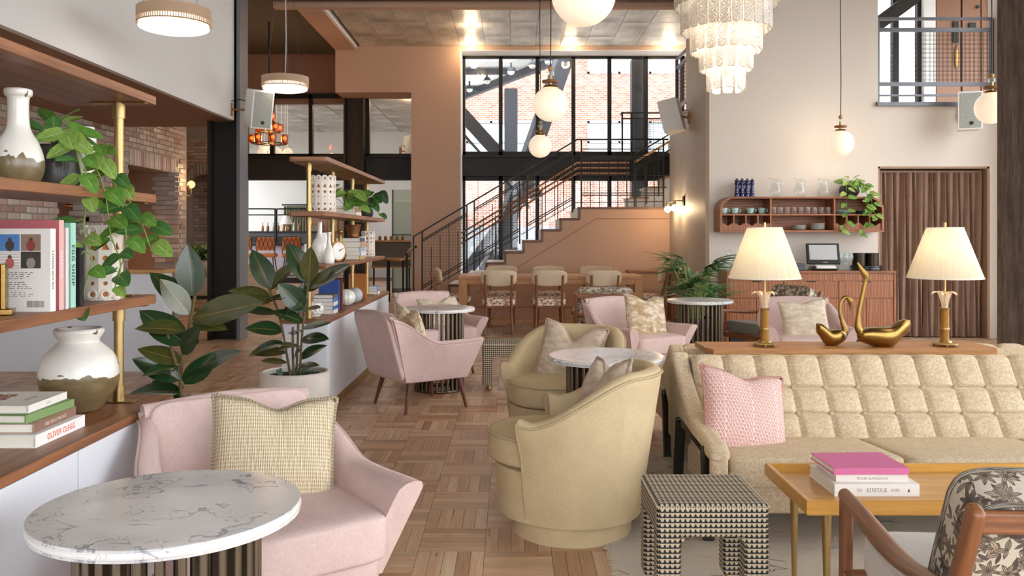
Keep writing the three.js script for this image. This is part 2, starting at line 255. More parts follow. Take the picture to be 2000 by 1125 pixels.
// ---------- right: grey return wall, cream wall ----------
struct('wall_return', join([bx(2.48, 2.7, 0, 4.62, 11.42, 12.7), bx(2.48, 2.7, 0, 3.02, 12.7, 14.0)]), M.plaster, 'mottled grey plaster return wall');
struct('wall_right_front', join([bx(2.48, 4.59, 0, 4.62, 11.2, 11.42), bx(4.59, 5.985, 2.15, 2.93, 11.2, 11.42), bx(5.985, 6.3, 0, 2.93, 11.2, 11.42), bx(6.08, 6.5, 2.93, 4.62, 11.2, 11.42)]), M.cream, 'cream plaster wall with a curtained doorway and upper opening');
struct('door_1', join([bx(4.59, 4.615, 0, 2.15, 11.21, 11.6), bx(5.96, 5.985, 0, 2.15, 11.21, 11.6), bx(4.59, 5.985, 2.125, 2.15, 11.21, 11.6)]), paint('#a98b74', 14, 0.8, 4), 'recessed doorway behind the brown curtain');
struct('baseboard_right', bx(2.5, 4.59, 0, 0.12, 11.17, 11.2), M.cream);
struct('trim_4', bx(4.56, 6.3, 2.9, 2.95, 11.14, 11.42), M.ironGrey, 'grey steel sill of the upper opening');
// right-hand window wall and rear window wall (street windows that light the room)
{
  const X0 = 6.3, sp = [[-3.0, 1.3], [1.6, 5.9], [6.2, 10.6]], y0 = 0.3, y1 = 4.45;
  struct('wall_right', join([bx(X0, X0 + 0.2, 0, y0, -3.4, 11.4), bx(X0, X0 + 0.2, y1, 4.62, -3.4, 11.4), bx(X0, X0 + 0.2, y0, y1, -3.4, sp[0][0]), bx(X0, X0 + 0.2, y0, y1, sp[0][1], sp[1][0]), bx(X0, X0 + 0.2, y0, y1, sp[1][1], sp[2][0]), bx(X0, X0 + 0.2, y0, y1, sp[2][1], 11.4)]), M.cream, 'cream wall with tall street windows');
  sp.forEach(([a, b], i) => {
    const w = struct('window_' + (3 + i), join([bx(X0 + 0.08, X0 + 0.14, y0, y0 + 0.06, a, b), bx(X0 + 0.08, X0 + 0.14, y1 - 0.06, y1, a, b), ...[0, 1, 2, 3].map((k) => bx(X0 + 0.08, X0 + 0.14, y0, y1, lerp(a, b - 0.06, k / 3), lerp(a + 0.06, b, k / 3)))]), M.iron);
    for (let k = 0; k < 3; k++) mesh('pane', bx(X0 + 0.105, X0 + 0.11, y0 + 0.06, y1 - 0.06, lerp(a, b, k / 3) + 0.06, lerp(a, b, (k + 1) / 3) - 0.02), M.pane, w);
  });
  const sr = [[-3.3, -0.3], [0.0, 2.95], [3.25, 6.2]];
  struct('wall_rear', join([bx(-8.3, 6.5, 0, y0, -3.6, -3.4), bx(-8.3, 6.5, y1, 4.62, -3.6, -3.4), bx(-8.3, sr[0][0], y0, y1, -3.6, -3.4), bx(sr[0][1], sr[1][0], y0, y1, -3.6, -3.4), bx(sr[1][1], sr[2][0], y0, y1, -3.6, -3.4), bx(sr[2][1], 6.5, y0, y1, -3.6, -3.4)]), M.cream, 'rear wall with tall street windows');
  sr.forEach(([a, b], i) => {
    const w = struct('window_' + (6 + i), join([bx(a, b, y0, y0 + 0.06, -3.54, -3.48), bx(a, b, y1 - 0.06, y1, -3.54, -3.48), ...[0, 1, 2, 3].map((k) => bx(lerp(a, b - 0.06, k / 3), lerp(a + 0.06, b, k / 3), y0, y1, -3.54, -3.48))]), M.iron);
    for (let k = 0; k < 3; k++) mesh('pane', bx(lerp(a, b, k / 3) + 0.06, lerp(a, b, (k + 1) / 3) - 0.02, y0 + 0.06, y1 - 0.06, -3.515, -3.51), M.pane, w);
  });
}
// upper-level space behind the opening
{
  const w = struct('wall_mezzanine', bx(6.4, 9, 2.9, 6, 13.6, 13.8), paint('#93705b', 15, 0.8, 5), 'brown panelled wall of the upper corridor');
  const lift = std('#8c664e', 0.5);
  mesh('door_panel', bx(6.44, 6.8, 2.9, 6, 13.55, 13.6), lift, w); mesh('door_panel', bx(6.83, 7.1, 2.9, 6, 13.55, 13.6), lift, w); mesh('door_panel', bx(7.12, 7.24, 2.9, 6, 13.55, 13.6), lift, w);
  mesh('jamb', bx(6.23, 6.4, 2.9, 6, 13.5, 13.8), M.white, w); mesh('jamb', bx(7.25, 7.4, 2.9, 6, 13.5, 13.6), M.cream, w);
  mesh('call_plate', bx(6.68, 6.76, 4.2, 4.52, 13.52, 13.55), M.black, w); mesh('sign_plate', bx(6.92, 7.02, 4.38, 4.5, 13.52, 13.55), M.black, w);
  mesh('door_sign', T(new THREE.SphereGeometry(0.05, 16, 12).scale(0.6, 3.6, 0.3), 6.73, 3.98, Z(13.54)), M.gold, w);
  mesh('peephole', T(new THREE.CylinderGeometry(0.025, 0.025, 0.02, 14).rotateX(PI / 2), 7.05, 4.74, Z(13.53)), M.black, w);
  struct('floor_mezzanine', bx(2.7, 9, 2.7, 2.9, 11.42, 15.4), M.cream);
  struct('ceiling_mezzanine', bx(2.48, 9, 6.0, 6.1, 11.3, 15.4), M.cream);
  struct('wall_mezzanine_front', bx(2.48, 9, 4.62, 6.0, 11.3, 11.42), M.cream);
  const q = struct('window_2', join([bx(4.6, 6.23, 2.9, 2.98, 13.6, 13.7), bx(4.6, 4.68, 2.9, 6, 13.6, 13.7), bx(5.22, 5.3, 2.9, 6, 13.6, 13.7), bx(5.8, 5.89, 2.9, 6, 13.6, 13.7), bx(6.17, 6.23, 2.9, 6, 13.6, 13.7)]), M.iron, 'upper corridor window with black frame');
  for (const [a, b] of [[4.68, 5.22], [5.3, 5.8], [5.89, 6.17]]) mesh('pane', bx(a, b, 2.98, 5.9, 13.64, 13.65), M.pane, q);
  struct('wall_mezzanine_left', bx(2.7, 4.6, 2.9, 6, 13.6, 13.8), M.cream);
  solo('stair_stringer', bar([3.4, 2.92, Z(13.25)], [6.9, 5.5, Z(13.25)], 0.1, 0.2, 0), M.steel, 'black steel stringer crossing the upper corridor window', 'stringer');
}
// ---------- big back window ----------
{
  const xs = [-0.85, -0.183, 0.472, 1.115, 1.76, 2.41, 3.06], y0 = 0.05, ym = 2.33, yt = 4.47;
  const w = struct('window_1', bx(-0.86, 3.1, 2.36, 2.69, 15.9, 16.15), M.steel, 'tall steel-framed stair window');
  mesh('beam_flange', join([bx(-0.86, 3.1, 2.67, 2.70, 15.8, 16.2), bx(-0.86, 3.1, 2.34, 2.37, 15.8, 16.2)]), M.steel, w);
  for (const x of [0.2, 0.22, 1.5, 1.52]) for (const y of [2.46, 2.54]) mesh('rivet', sph(0.014, x === 0.2 || x === 1.5 ? x : x - 0.02, y + (x === 0.22 || x === 1.52 ? 0.08 : 0), Z(15.9), 8), M.steel, w);
  for (const x of xs) { mesh('mullion', bx(x - 0.035, x + 0.035, 2.7, yt, 15.98, 16.06), M.iron, w); mesh('mullion', bx(x - 0.035, x + 0.035, y0, 2.34, 15.98, 16.06), M.iron, w); }
  mesh('rail', join([bx(-0.86, 3.1, yt - 0.03, yt + 0.02, 15.98, 16.06), bx(-0.86, 3.1, 2.7, 2.78, 15.98, 16.06), bx(-0.86, 3.1, 2.26, 2.34, 15.98, 16.06), bx(-0.86, 3.1, 0, 0.08, 15.98, 16.06)]), M.iron, w);
  for (let k = 0; k < 6; k++) { mesh('pane', bx(xs[k] + 0.035, xs[k + 1] - 0.035, 2.78, yt - 0.03, 16.015, 16.02), M.pane, w); mesh('pane', bx(xs[k] + 0.035, xs[k + 1] - 0.035, 0.08, 2.26, 16.015, 16.02), M.pane, w); }
}
// ---------- interior window wall towards the bar ----------
{
  const d0 = 16.4, d1 = 16.52, w = struct('window_9', join([bx(-5.2, -1.727, 2.33, 2.72, d0, d1), bx(-5.2, -1.727, 2.70, 2.73, d0 - 0.1, d1 + 0.1), bx(-5.2, -1.727, 2.30, 2.34, d0 - 0.1, d1 + 0.1)]), M.steel, 'steel-framed interior window band above the bar opening');
  for (const x of [-4.86, -4.38, -3.67, -3.02, -2.63, -1.76]) mesh('mullion', bx(x - 0.035, x + 0.035, 2.72, 3.86, d0, d1), M.iron, w);
  mesh('rail', join([bx(-5.2, -1.727, 3.80, 3.88, d0, d1), bx(-5.2, -1.727, 2.72, 2.78, d0, d1)]), M.iron, w);
  for (const [a, b] of [[-4.83, -4.42], [-4.34, -3.71], [-3.63, -3.05], [-2.6, -1.8]]) mesh('pane', bx(a, b, 2.78, 3.80, d0 + 0.05, d0 + 0.055), M.pane, w);
  for (const x of [-4.05, -2.2]) for (const y of [2.44, 2.5, 2.56, 2.62]) mesh('rivet', sph(0.013, x + (y > 2.5 ? 0.02 : 0), y, Z(d0) + 0.002, 8), M.steel, w);
  const c = struct('column_bar', join([bx(-3.01, -2.98, 0, 3.9, 16.1, 16.5), bx(-2.68, -2.65, 0, 3.9, 16.1, 16.5), bx(-2.98, -2.68, 0, 3.9, 16.28, 16.31)]), std('#3a3029', 0.55, { metalness: 0.3 }), 'dark bronze steel column between the interior windows');
  // frosted glass screen at the right of the bar
  const g = struct('window_10', join([bx(-2.66, -2.63, 0, 2.3, 20, 20.06), bx(-2.66, -1.72, 1.28, 1.31, 20, 20.06), bx(-2.66, -1.72, 0, 0.1, 20, 20.06)]), M.ironGrey, 'pale green glass screen beside the bar');
  const pm = phy('#cfe3e0', 0.25, { transmission: 0.25, thickness: 0 });
  mesh('pane', bx(-2.63, -1.72, 1.31, 2.04, 20.02, 20.03), pm, g); mesh('pane', bx(-2.63, -1.72, 0.1, 1.28, 20.02, 20.03), pm, g); mesh('pane', bx(-2.63, -1.72, 2.05, 2.3, 20.02, 20.03), M.tint, g);
}
// ---------- outside: brick building, canopy, braces ----------
{
  const bt = ctex(512, 512, (x) => { x.fillStyle = '#d8c8bd'; x.fillRect(0, 0, 512, 512); for (let r = 0; r < 32; r++) for (let k = 0; k < 11; k++) { const v = R(-18, 18), px = (k + (r % 2) * 0.5) * 46.55; x.fillStyle = `rgb(${170 + v},${116 + v},${98 + v})`; x.fillRect(px, r * 16 + 1, 43, 13); if (px + 43 > 512) x.fillRect(px - 512, r * 16 + 1, 43, 13); } });
  const b = tag(struct('brick_building', join([bx(-9, -1.7, -0.3, 12, 34, 35), bx(-1.7, 6.5, -0.3, 4.0, 34, 35), bx(-1.7, 6.5, 5.6, 7.4, 34, 35), bx(-1.7, 6.5, 9, 12, 34, 35), bx(6.5, 7.4, -0.3, 12, 34, 35)]), std('#ffffff', 0.95, { map: rep(bt, 2.4) })), 'pale brick building across the street with paned windows', 'building');
  b.userData.kind = 'thing'; b.name = numbered('brick_building');
  const wf = std('#8f9296', 0.6), gl = phy('#c9d4dc', 0.1, { metalness: 0.2 });
  for (const [x0, x1] of [[-1.7, 1.1], [2.9, 6.5]]) for (const [y0, y1] of [[4.0, 5.6], [7.4, 9]]) {
    const f = mesh('window', join([...[0, 1, 2, 3].map((k) => bx(lerp(x0, x1 - 0.08, k / 3), lerp(x0 + 0.08, x1, k / 3), y0, y1, 33.98, 34.1)), ...[0, 1, 2].map((k) => bx(x0, x1, lerp(y0, y1 - 0.08, k / 2), lerp(y0 + 0.08, y1, k / 2), 33.98, 34.1))]), wf, b);
    for (let i = 0; i < 3; i++) for (let j = 0; j < 2; j++) mesh('pane', bx(lerp(x0, x1, i / 3) + 0.06, lerp(x0, x1, (i + 1) / 3) - 0.04, lerp(y0, y1, j / 2) + 0.06, lerp(y0, y1, (j + 1) / 2) - 0.04, 34.1, 34.14), gl, f);
  }
  mesh('brick_infill', bx(1.1, 2.9, 4.0, 5.6, 34, 35), b.material, b);
  mesh('brick_infill', bx(1.1, 2.9, 7.4, 9, 34, 35), b.material, b);
  mesh('fence', bx(-9, 7, -0.3, 1.6, 32.5, 32.6), paint('#8f949a', 23, 0.9, 10), b);
  // canopy with a slanting edge
  const cn = thing('street_canopy', 'white street canopy outside the stair window with a dark slanting edge beam', 'canopy');
  const s = shape([[-9, 18.4], [-0.1, 18.4], [1.0, 17.6], [1.25, 17.1], [-1.3, 22.8], [-4.5, 33]  , [-9, 33]].map(([x, d]) => [x, 0.96 * d]));
  mesh('deck', new THREE.ExtrudeGeometry(s, { depth: 0.2, bevelEnabled: false }).rotateX(-PI / 2).translate(0, 4.86, 0), paint('#eceff0', 24, 0.9, 3), cn);
  mesh('edge_beam', bar([1.3, 4.78, Z(17)], [-1.35, 4.78, Z(22.9)], 0.12, 0.16, 0), M.slate, cn);
  mesh('cross_beam', bx(-8, 0.1, 4.72, 4.84, 19.1, 19.2), M.slate, cn); mesh('cross_beam', bx(-8, -0.7, 4.72, 4.84, 21.4, 21.5), M.slate, cn);
  [[-0.95, 20.5], [-0.52, 19.4], [0.0, 18.3], [0.42, 17.6], [0.72, 17.2]].forEach(([x, d], k) => { const l = tag(mesh(numbered('canopy_light'), join([cyl(0.02, 0.02, 0.12, 0, 0.1, 0, 10), T(new THREE.SphereGeometry(0.085, 16, 8, 0, 2 * PI, 0, PI / 2), 0, -0.02, 0)]), M.slate, scene, [x, 4.65, Z(d)]), ORD[k] + ' dark dome light from the pier, hanging under the street canopy', 'light', 'canopy lights'); mesh('lens', T(new THREE.SphereGeometry(0.075, 14, 8, 0, 2 * PI, PI / 2, PI / 2), 0, -0.02, 0), M.whitePlastic, l); });
  solo('street_brace', bar([-0.62, 0, Z(16.9)], [1.55, 6.2, Z(17.6)], 0.3, 0.3, 0), M.slate, 'slanting slate-grey steel brace rising to the right outside the stair window', 'brace').rotation.set(0, 0, 0);
  solo('street_brace', join([bar([-1.4, 4.1, Z(16.8)], [0.5, 2.0, Z(16.8)], 0.1, 0.24, 0), bar([-1.45, 3.8, Z(16.8)], [0.35, 1.8, Z(16.8)], 0.06, 0.05, 0)]), M.slate, 'dark lattice brace falling to the right behind the stair window lower corner', 'brace');
  solo('street_brace', bar([-1.3, 0, Z(18.4)], [0.6, 2.6, Z(18.4)], 0.26, 0.26, 0), M.slate, 'dark diagonal brace behind the lower window panes', 'brace');
  solo('street_column', bx(-0.14, 0.14, -0.3, 4.4, 19.0, 19.3), M.slate, 'slate-grey street column behind the hanging globe', 'column');
  solo('stair_column', bx(2.2, 2.46, 0, 4.5, 16.3, 16.55), M.slate, 'dark steel column beside the upper flight', 'column');
  for (let k = 0; k < 5; k++) { const g = []; for (let i = 0; i < 60; i++) g.push(T(new THREE.PlaneGeometry(0.16, 0.07).rotateZ(R(0, 6)).rotateY(R(-1, 1)).rotateX(R(-1, 1)), R(-0.25, 0.25), R(0.05, 0.65), R(-0.2, 0.2))); solo('street_shrub', mergeGeometries(g), std(['#5e8a3a', '#6f9a44', '#4c7a32'][k % 3], 0.8), ORD[k] + ' green shrub from the pier, on the pavement outside the stair window', 'shrub', [-0.55 + k * 0.5, -0.25, Z(17.2 + (k % 2) * 0.5)], null, 'street shrubs'); }
}

// ================= STAIRS AND RAILINGS =================
{
  const rise = 0.1724, run = 0.29, x0 = -1.554, tread = paint('#d9d5cd', 31, 0.7, 10, 0.8), capM = wood('#7a4f38', '#5a3626', 43);
  const st = thing('staircase', 'staircase with pale treads and terracotta side wall rising to a landing by the tall window', 'staircase');
  const pts = [[x0, 0]]; for (let i = 0; i < 9; i++) pts.push([x0 + i * run, (i + 1) * rise], [x0 + (i + 1) * run, (i + 1) * rise]);
  pts.push([x0 + 9 * run, 10 * rise], [2.48, 10 * rise], [2.48, 0]);
  mesh('side_wall', T(extr(shape(pts), 0.14), 0, 0, Z(14) - 0.14), M.terra, st);
  for (let i = 0; i < 9; i++) {
    const x = x0 + i * run, y = (i + 1) * rise;
    mesh('step', bx(x, x + run, y - rise, y - 0.002, 14.15, 15.48), tread, st);
    mesh('nosing', rb(run + 0.03, 0.035, 0.17, 0.005, x + run / 2 + 0.005, y - 0.012, Z(14) - 0.06), capM, st);
    mesh('nosing', rb(0.035, rise, 0.17, 0.005, x + run + 0.012, y + rise / 2 - 0.01, Z(14) - 0.06, 'y'), capM, st);
  }
  mesh('landing', bx(1.056, 3.3, 1.56, 1.722, 14.15, 15.9), tread, st);
  mesh('nosing', rb(1.44, 0.035, 0.17, 0.005, 1.76, 1.712, Z(14) - 0.06), capM, st);
  for (let i = 0; i < 9; i++) { mesh('step', bx(2.0 + i * run, 2.0 + (i + 1) * run, 1.722, 1.722 + (i + 1) * rise, 14.9, 15.8), tread, st); mesh('tread', bx(1.98 + i * run, 2.0 + (i + 1) * run, 1.722 + (i + 1) * rise, 1.752 + (i + 1) * rise, 14.85, 15.8), M.walnut, st); }
  mesh('reveal_line', join([bar([-0.55, 0.38, Z(14) + 0.002], [1.336, 1.548, Z(14) + 0.002], 0.004, 0.012, 0), box(1.14, 0.012, 0.004, 1.906, 1.548, Z(14) + 0.002)]), M.brown, st);
  mesh('baseboard', bx(-1.2, 2.48, 0, 0.16, 13.97, 14.0), M.terra, st);
  mesh('base_bead', bx(-1.2, 2.48, 0.16, 0.17, 13.965, 14.0), M.brown, st);
}
{
  const rl = thing('stair_railing', 'black steel stair railing with woven wire panels', 'railing'), d = 14.05, z = Z(d), q = 0.016;
  const hY = (x) => (x < 1.04 ? 1.268 + (x + 1.528) * ((2.79 - 1.268) / 2.57) : 2.79);
  mesh('handrail', bar([-1.535, hY(-1.535), z], [1.04, 2.79, z], 0.03, 0.022, 0), M.iron, rl);
  mesh('handrail', bar([1.03, 2.79, z], [2.47, 2.79, z], 0.03, 0.022, 0), M.iron, rl);
  for (const x of [-1.528, -1.392, -0.692, -0.576, 0.136, 0.256, 0.968, 1.104, 2.392]) mesh('post', box(0.024, 0.001 + hY(x) - Math.max(0, hY(x) - 1.1), 0.024, x, hY(x) - 0.55, z), M.iron, rl);
  const wires = [];
  for (const [a, b] of [[-1.392, -0.692], [-0.576, 0.136], [0.256, 0.968], [1.104, 2.392]]) {
    const lvl = b > 2, top = lvl ? 0.27 : 0.13, low = lvl ? 0.84 : 0.86, ya = hY(a), yb = hY(b);
    for (const o of [top, top + 0.03, low, low + 0.035]) mesh('frame_rail', bar([a, ya - o, z], [b, yb - o, z], 0.02, q, 0), M.iron, rl);
    mesh('lower_rail', bar([a - 0.1, hY(a - 0.1) - 0.97, z], [b, yb - 0.97, z], 0.018, 0.012, 0), M.iron, rl);
    if (lvl) mesh('upper_rail', bar([a, 2.64, z], [b, 2.64, z], 0.02, 0.014, 0), M.iron, rl);
    const nb = lvl ? 8 : 4; for (let k = 1; k <= nb; k++) { const x = lerp(a, b, k / (nb + 1)), y1 = hY(x) - (lvl ? 0.27 : 0.13 + 0.1 * ((k * 2) % 3)), y0 = hY(x) - (lvl ? 1.06 : 1.0); mesh('baluster', box(0.013, y1 - y0, 0.013, x, (y0 + y1) / 2, z - 0.012), M.iron, rl); }
    const s = 0.047; for (let x = a + s; x < b; x += s) wires.push(box(0.0035, low - top, 0.0035, x, hY(x) - (low + top) / 2, z));
    const k = (yb - ya) / (b - a);
    for (let y = Math.min(ya, yb) - low; y < Math.max(ya, yb) - top; y += s) { let l = a, r = b; if (k > 0.01) { l = Math.max(a, a + (y - (ya - top)) / k); r = Math.min(b, a + (y - (ya - low)) / k); } if (r - l > 0.02) wires.push(box(r - l, 0.0035, 0.0035, (l + r) / 2, y, z)); }
  }
  mesh('wire_mesh', mergeGeometries(wires), M.iron, rl).userData.kind = 'stuff';
  // far-side handrails
  const fr = thing('window_side_railing', 'brown handrails and posts along the window side of the stair', 'railing'), zf = Z(15.55);
  for (const o of [0.08, 0.17, 0.26]) { mesh('handrail', rod([-1.5, 1.02 - o, zf], [1.15, 2.62 - o, zf], 0.016), M.copper, fr); mesh('handrail', rod([1.15, 2.62 - o, zf], [2.05, 2.62 - o, zf], 0.016), M.copper, fr); }
  mesh('handrail', rod([2.05, 2.5, Z(14.85)], [3.4, 3.3, Z(14.85)], 0.02), M.oak, fr); mesh('rail', rod([2.05, 2.62, Z(14.85)], [3.4, 3.42, Z(14.85)], 0.012), M.iron, fr); mesh('rail', rod([2.05, 2.36, Z(14.85)], [3.4, 3.16, Z(14.85)], 0.012), M.iron, fr);
  for (let k = 0; k < 10; k++) { const x = -1.35 + k * 0.27; mesh('post', box(0.016, 0.95, 0.016, x, 0.5 + k * 0.165, zf), M.iron, fr); }
  for (let k = 0; k < 6; k++) { const x = 2.05 + k * 0.2; mesh('post', box(0.018, 0.82, 0.018, x, 2.1 + k * 0.12, Z(14.85)), M.iron, fr); }
  // lattice guard panel by the column
  const gp = thing('lattice_guard', 'dark lattice guard panel at the head of the stair window', 'railing'), ws = [];
  mesh('frame', join([box(1.2, 0.025, 0.025, 2.55, 3.43, Z(15.7)), box(1.2, 0.02, 0.02, 2.55, 3.33, Z(15.7)), box(0.03, 1.2, 0.03, 1.95, 2.84, Z(15.7)), box(0.03, 1.2, 0.03, 2.14, 2.84, Z(15.9)), box(0.03, 0.03, 0.25, 1.95, 3.43, Z(15.8))]), M.iron, gp);
  for (let i = 0; i < 26; i++) { ws.push(box(0.006, 0.85, 0.006, 2.18 + i * 0.04, 2.88, Z(15.7))); if (i < 22) ws.push(box(1.0, 0.006, 0.006, 2.67, 2.46 + i * 0.04, Z(15.7))); }
  mesh('lattice', mergeGeometries(ws), M.iron, gp).userData.kind = 'stuff';
}
// guard rails of the upper openings
function guard(name, label, x0, x1, y0, y1, z, turn, at) {
  const g = thing(name, label, 'railing', at, turn), w = x1 - x0, cx = (x0 + x1) / 2, ws = [];
  mesh('top_rail', box(w, 0.035, 0.035, cx, y1, z), M.ironGrey, g); mesh('mid_rail', box(w, 0.05, 0.03, cx, y1 - 0.14, z), M.ironGrey, g); mesh('mid_rail', box(w, 0.05, 0.03, cx, y0 + 0.24, z), M.ironGrey, g); mesh('foot_rail', box(w, 0.025, 0.025, cx, y0 + 0.1, z), M.ironGrey, g);
  for (const x of [x0, x1]) mesh('post', box(0.045, y1 - y0, 0.045, x, (y0 + y1) / 2, z), M.ironGrey, g);
  const a = y0 + 0.26, b = y1 - 0.16;
  for (let k = 0; k < w / 0.056 - 1; k++) for (const e of [0, 0.013]) ws.push(box(0.0035, b - a, 0.0035, x0 + 0.04 + k * 0.056 + e, (a + b) / 2, z));
  for (let k = 0; k < (b - a) / 0.056 - 1; k++) for (const e of [0, 0.013]) ws.push(box(w, 0.0035, 0.0035, cx, a + 0.03 + k * 0.056 + e, z));
  mesh('wire_mesh', mergeGeometries(ws), M.iron, g).userData.kind = 'stuff'; return g;
}
guard('upper_guard_rail', 'grey steel guard rail with wire mesh across the upper opening in the cream wall', 4.62, 6.06, 2.955, 4.02, Z(11.3), 0, [0, 0, 0]);
guard('upper_guard_rail', 'grey guard rail at the top of the plaster return wall', 0, 1.2, 0, 1.0, 0, PI / 2, [2.59, 3.03, Z(12.72) - 1.22 + 1.2 - 1.2 + 1.2]);

// ================= LAMPS =================
function globePendant(x, y, z, label, ceil = 4.56) {
  const g = thing('globe_pendant', label, 'pendant lamp', [x, y, z], 0, 'opal globe pendants');
  mesh('globe', sph(0.15, 0, 0, 0, 40), M.globe, g);
  mesh('collar', cyl(0.055, 0.07, 0.02, 0, 0.15, 0), M.brass, g); mesh('neck', cyl(0.016, 0.016, 0.1, 0, 0.2, 0), M.brass, g);
  mesh('disc', turned([[0, 0.182], [0.066, 0.184], [0.07, 0.194], [0.066, 0.205], [0, 0.207]], 30, 16), M.walnut, g);
  mesh('crystal_block', cyl(0.03, 0.03, 0.035, 0, 0.262, 0, 12), M.glass, g); mesh('bead', sph(0.024, 0, 0.305, 0), M.oak, g);
  mesh('cord', tube([[0, 0.32, 0], [0.004, 0.8, 0], [-0.003, 1.4, 0], [0, ceil - y, 0]], 0.005, 16, 6), M.black, g);
  mesh('canopy', cyl(0.06, 0.06, 0.03, 0, ceil - y, 0), M.brass, g);
  lamp(x, y, z, 0.8, '#ffe4c2', 7);
}
globePendant(0.338, 2.42, Z(4.17), 'largest opal globe pendant, cut by the top edge of the photo');
globePendant(0.339, 2.42, Z(7.7), 'opal globe pendant hanging in front of the stair window, larger of the two');
globePendant(0.38, 2.45, Z(11.67), 'small opal globe pendant just below the larger one by the stair window');
globePendant(3.864, 2.37, Z(10.5), 'opal globe pendant hanging before the cream wall');
globePendant(4.56, 2.5, Z(8.5), 'opal globe pendant half hidden behind the dark pillar');

function drum(x, y, z, r, label) {
  const g = thing('drum_pendant', label, 'pendant lamp', [x, y, z], 0, 'perforated drum pendants'), mat = std('#c9ab8e', 0.6), w = [];
  mesh('shade', new THREE.LatheGeometry([[r - 0.012, 0.075], [r - 0.01, 0.155], [r, 0.155], [r, 0.075]].map((p) => new THREE.Vector2(...p)), 64), mat, g);
  mesh('top_plate', cyl(r - 0.005, r - 0.005, 0.006, 0, 0.152, 0, 48), mat, g);
  for (let k = 0; k < 90; k++) { const a = k / 90 * 2 * PI; w.push(box(0.006, 0.04, 0.006, 0, 0.055, r - 0.005).rotateY(a)); }
  mesh('perforated_band', mergeGeometries(w), mat, g).userData.kind = 'stuff';
  mesh('lower_rim', new THREE.TorusGeometry(r - 0.004, 0.005, 8, 64).rotateX(PI / 2).translate(0, 0.034, 0), M.brass, g);
  mesh('diffuser', turned([[0, -0.03], [r * 0.6, -0.022], [r * 0.93, 0.0], [r - 0.02, 0.03], [r - 0.02, 0.072]], 64, 20), M.disc, g);
  for (let k = 0; k < 3; k++) { const a = k * 2.1 + 0.4; mesh('cable', rod([Math.cos(a) * r * 0.85, 0.15, Math.sin(a) * r * 0.85], [Math.cos(a) * 0.06, 4.56 - y, Math.sin(a) * 0.06], 0.002, 0.002, 5), M.ironGrey, g); }
  mesh('cord', tube([[0, 0.15, 0], [0.01, 0.6, 0], [0, 4.56 - y, 0]], 0.005, 12, 6), M.whitePlastic, g);
  const l = new THREE.RectAreaLight('#ffe6c8', 3.5, r * 1.5, r * 1.5); l.position.set(x, y - 0.035, z); l.lookAt(x, 0, z); scene.add(l);
}
drum(-2.67, 2.93, Z(7.1), 0.28, 'pale drum pendant nearest the wood shelves'); drum(-2.747, 3.06, Z(10.9), 0.28, 'pale drum pendant hanging beside the white speaker');

// tiered glass chandelier
{
  const g = thing('glass_chandelier', 'tiered chandelier of textured clear glass slabs', 'chandelier', [1.56, 0, Z(6.5)]);
  const pat = tex(256, 512, (u, v) => { const k = Math.floor(v * 8), a = k % 2 ? 1 : -1, t = Math.sin((u * 6 + a * v * 22 + pn(u * 4, v * 8, 4, 8, 91) * 1.5) * 2 * PI * 0.6); const c = sst(-0.7, 0.9, t); return [214 + 41 * c, 209 + 45 * c, 202 + 51 * c]; });
  const gm = phy('#ffffff', 0.3, { map: pat, transmission: 0.6, thickness: 0, bumpMap: pat, bumpScale: 0.008, ior: 1.5 });
  const slab = (h) => { const s = new THREE.Shape(); const w = 0.034; s.moveTo(-w, h); s.lineTo(-w, 0.02); s.quadraticCurveTo(-w, 0, -w + 0.02, 0); s.lineTo(w - 0.02, 0); s.quadraticCurveTo(w, 0, w, 0.02); s.lineTo(w, h); s.closePath(); const e = new THREE.ExtrudeGeometry(s, { depth: 0.008, bevelEnabled: true, bevelSize: 0.003, bevelThickness: 0.003, bevelSegments: 2, curveSegments: 5 }); const uv = e.attributes.uv, p = e.attributes.position; for (let i = 0; i < uv.count; i++) uv.setXY(i, p.getX(i) / 0.07 + 0.5, p.getY(i) / 0.3); return e; };
  const sg = slab(0.34);
  for (const [r, y, n] of [[0.36, 2.95, 29], [0.315, 2.77, 25], [0.245, 2.62, 19], [0.182, 2.485, 14], [0.125, 2.344, 9]]) {
    for (let k = 0; k < n; k++) { const a = k / n * 2 * PI; mesh('glass_slab', sg, gm, g, [Math.sin(a) * r, y + R(-0.006, 0.006), Math.cos(a) * r], [0, a, 0]); }
    mesh('ring', new THREE.TorusGeometry(r - 0.02, 0.006, 6, 40).rotateX(PI / 2).translate(0, y + 0.32, 0), M.brass, g);
  }
  mesh('stem', cyl(0.012, 0.012, 2.1, 0, 3.5, 0), M.brass, g);
  for (const [x, y, z] of [[0, 2.55, 0], [0.08, 2.75, 0.05], [-0.09, 2.78, 0.02], [0.02, 2.95, -0.08]]) { mesh('bulb', sph(0.026, x, y, z, 14), M.bulb, g); lamp(1.56 + x, y, Z(6.5) + z, 1.2, '#fff4e2', 1.2); }
}
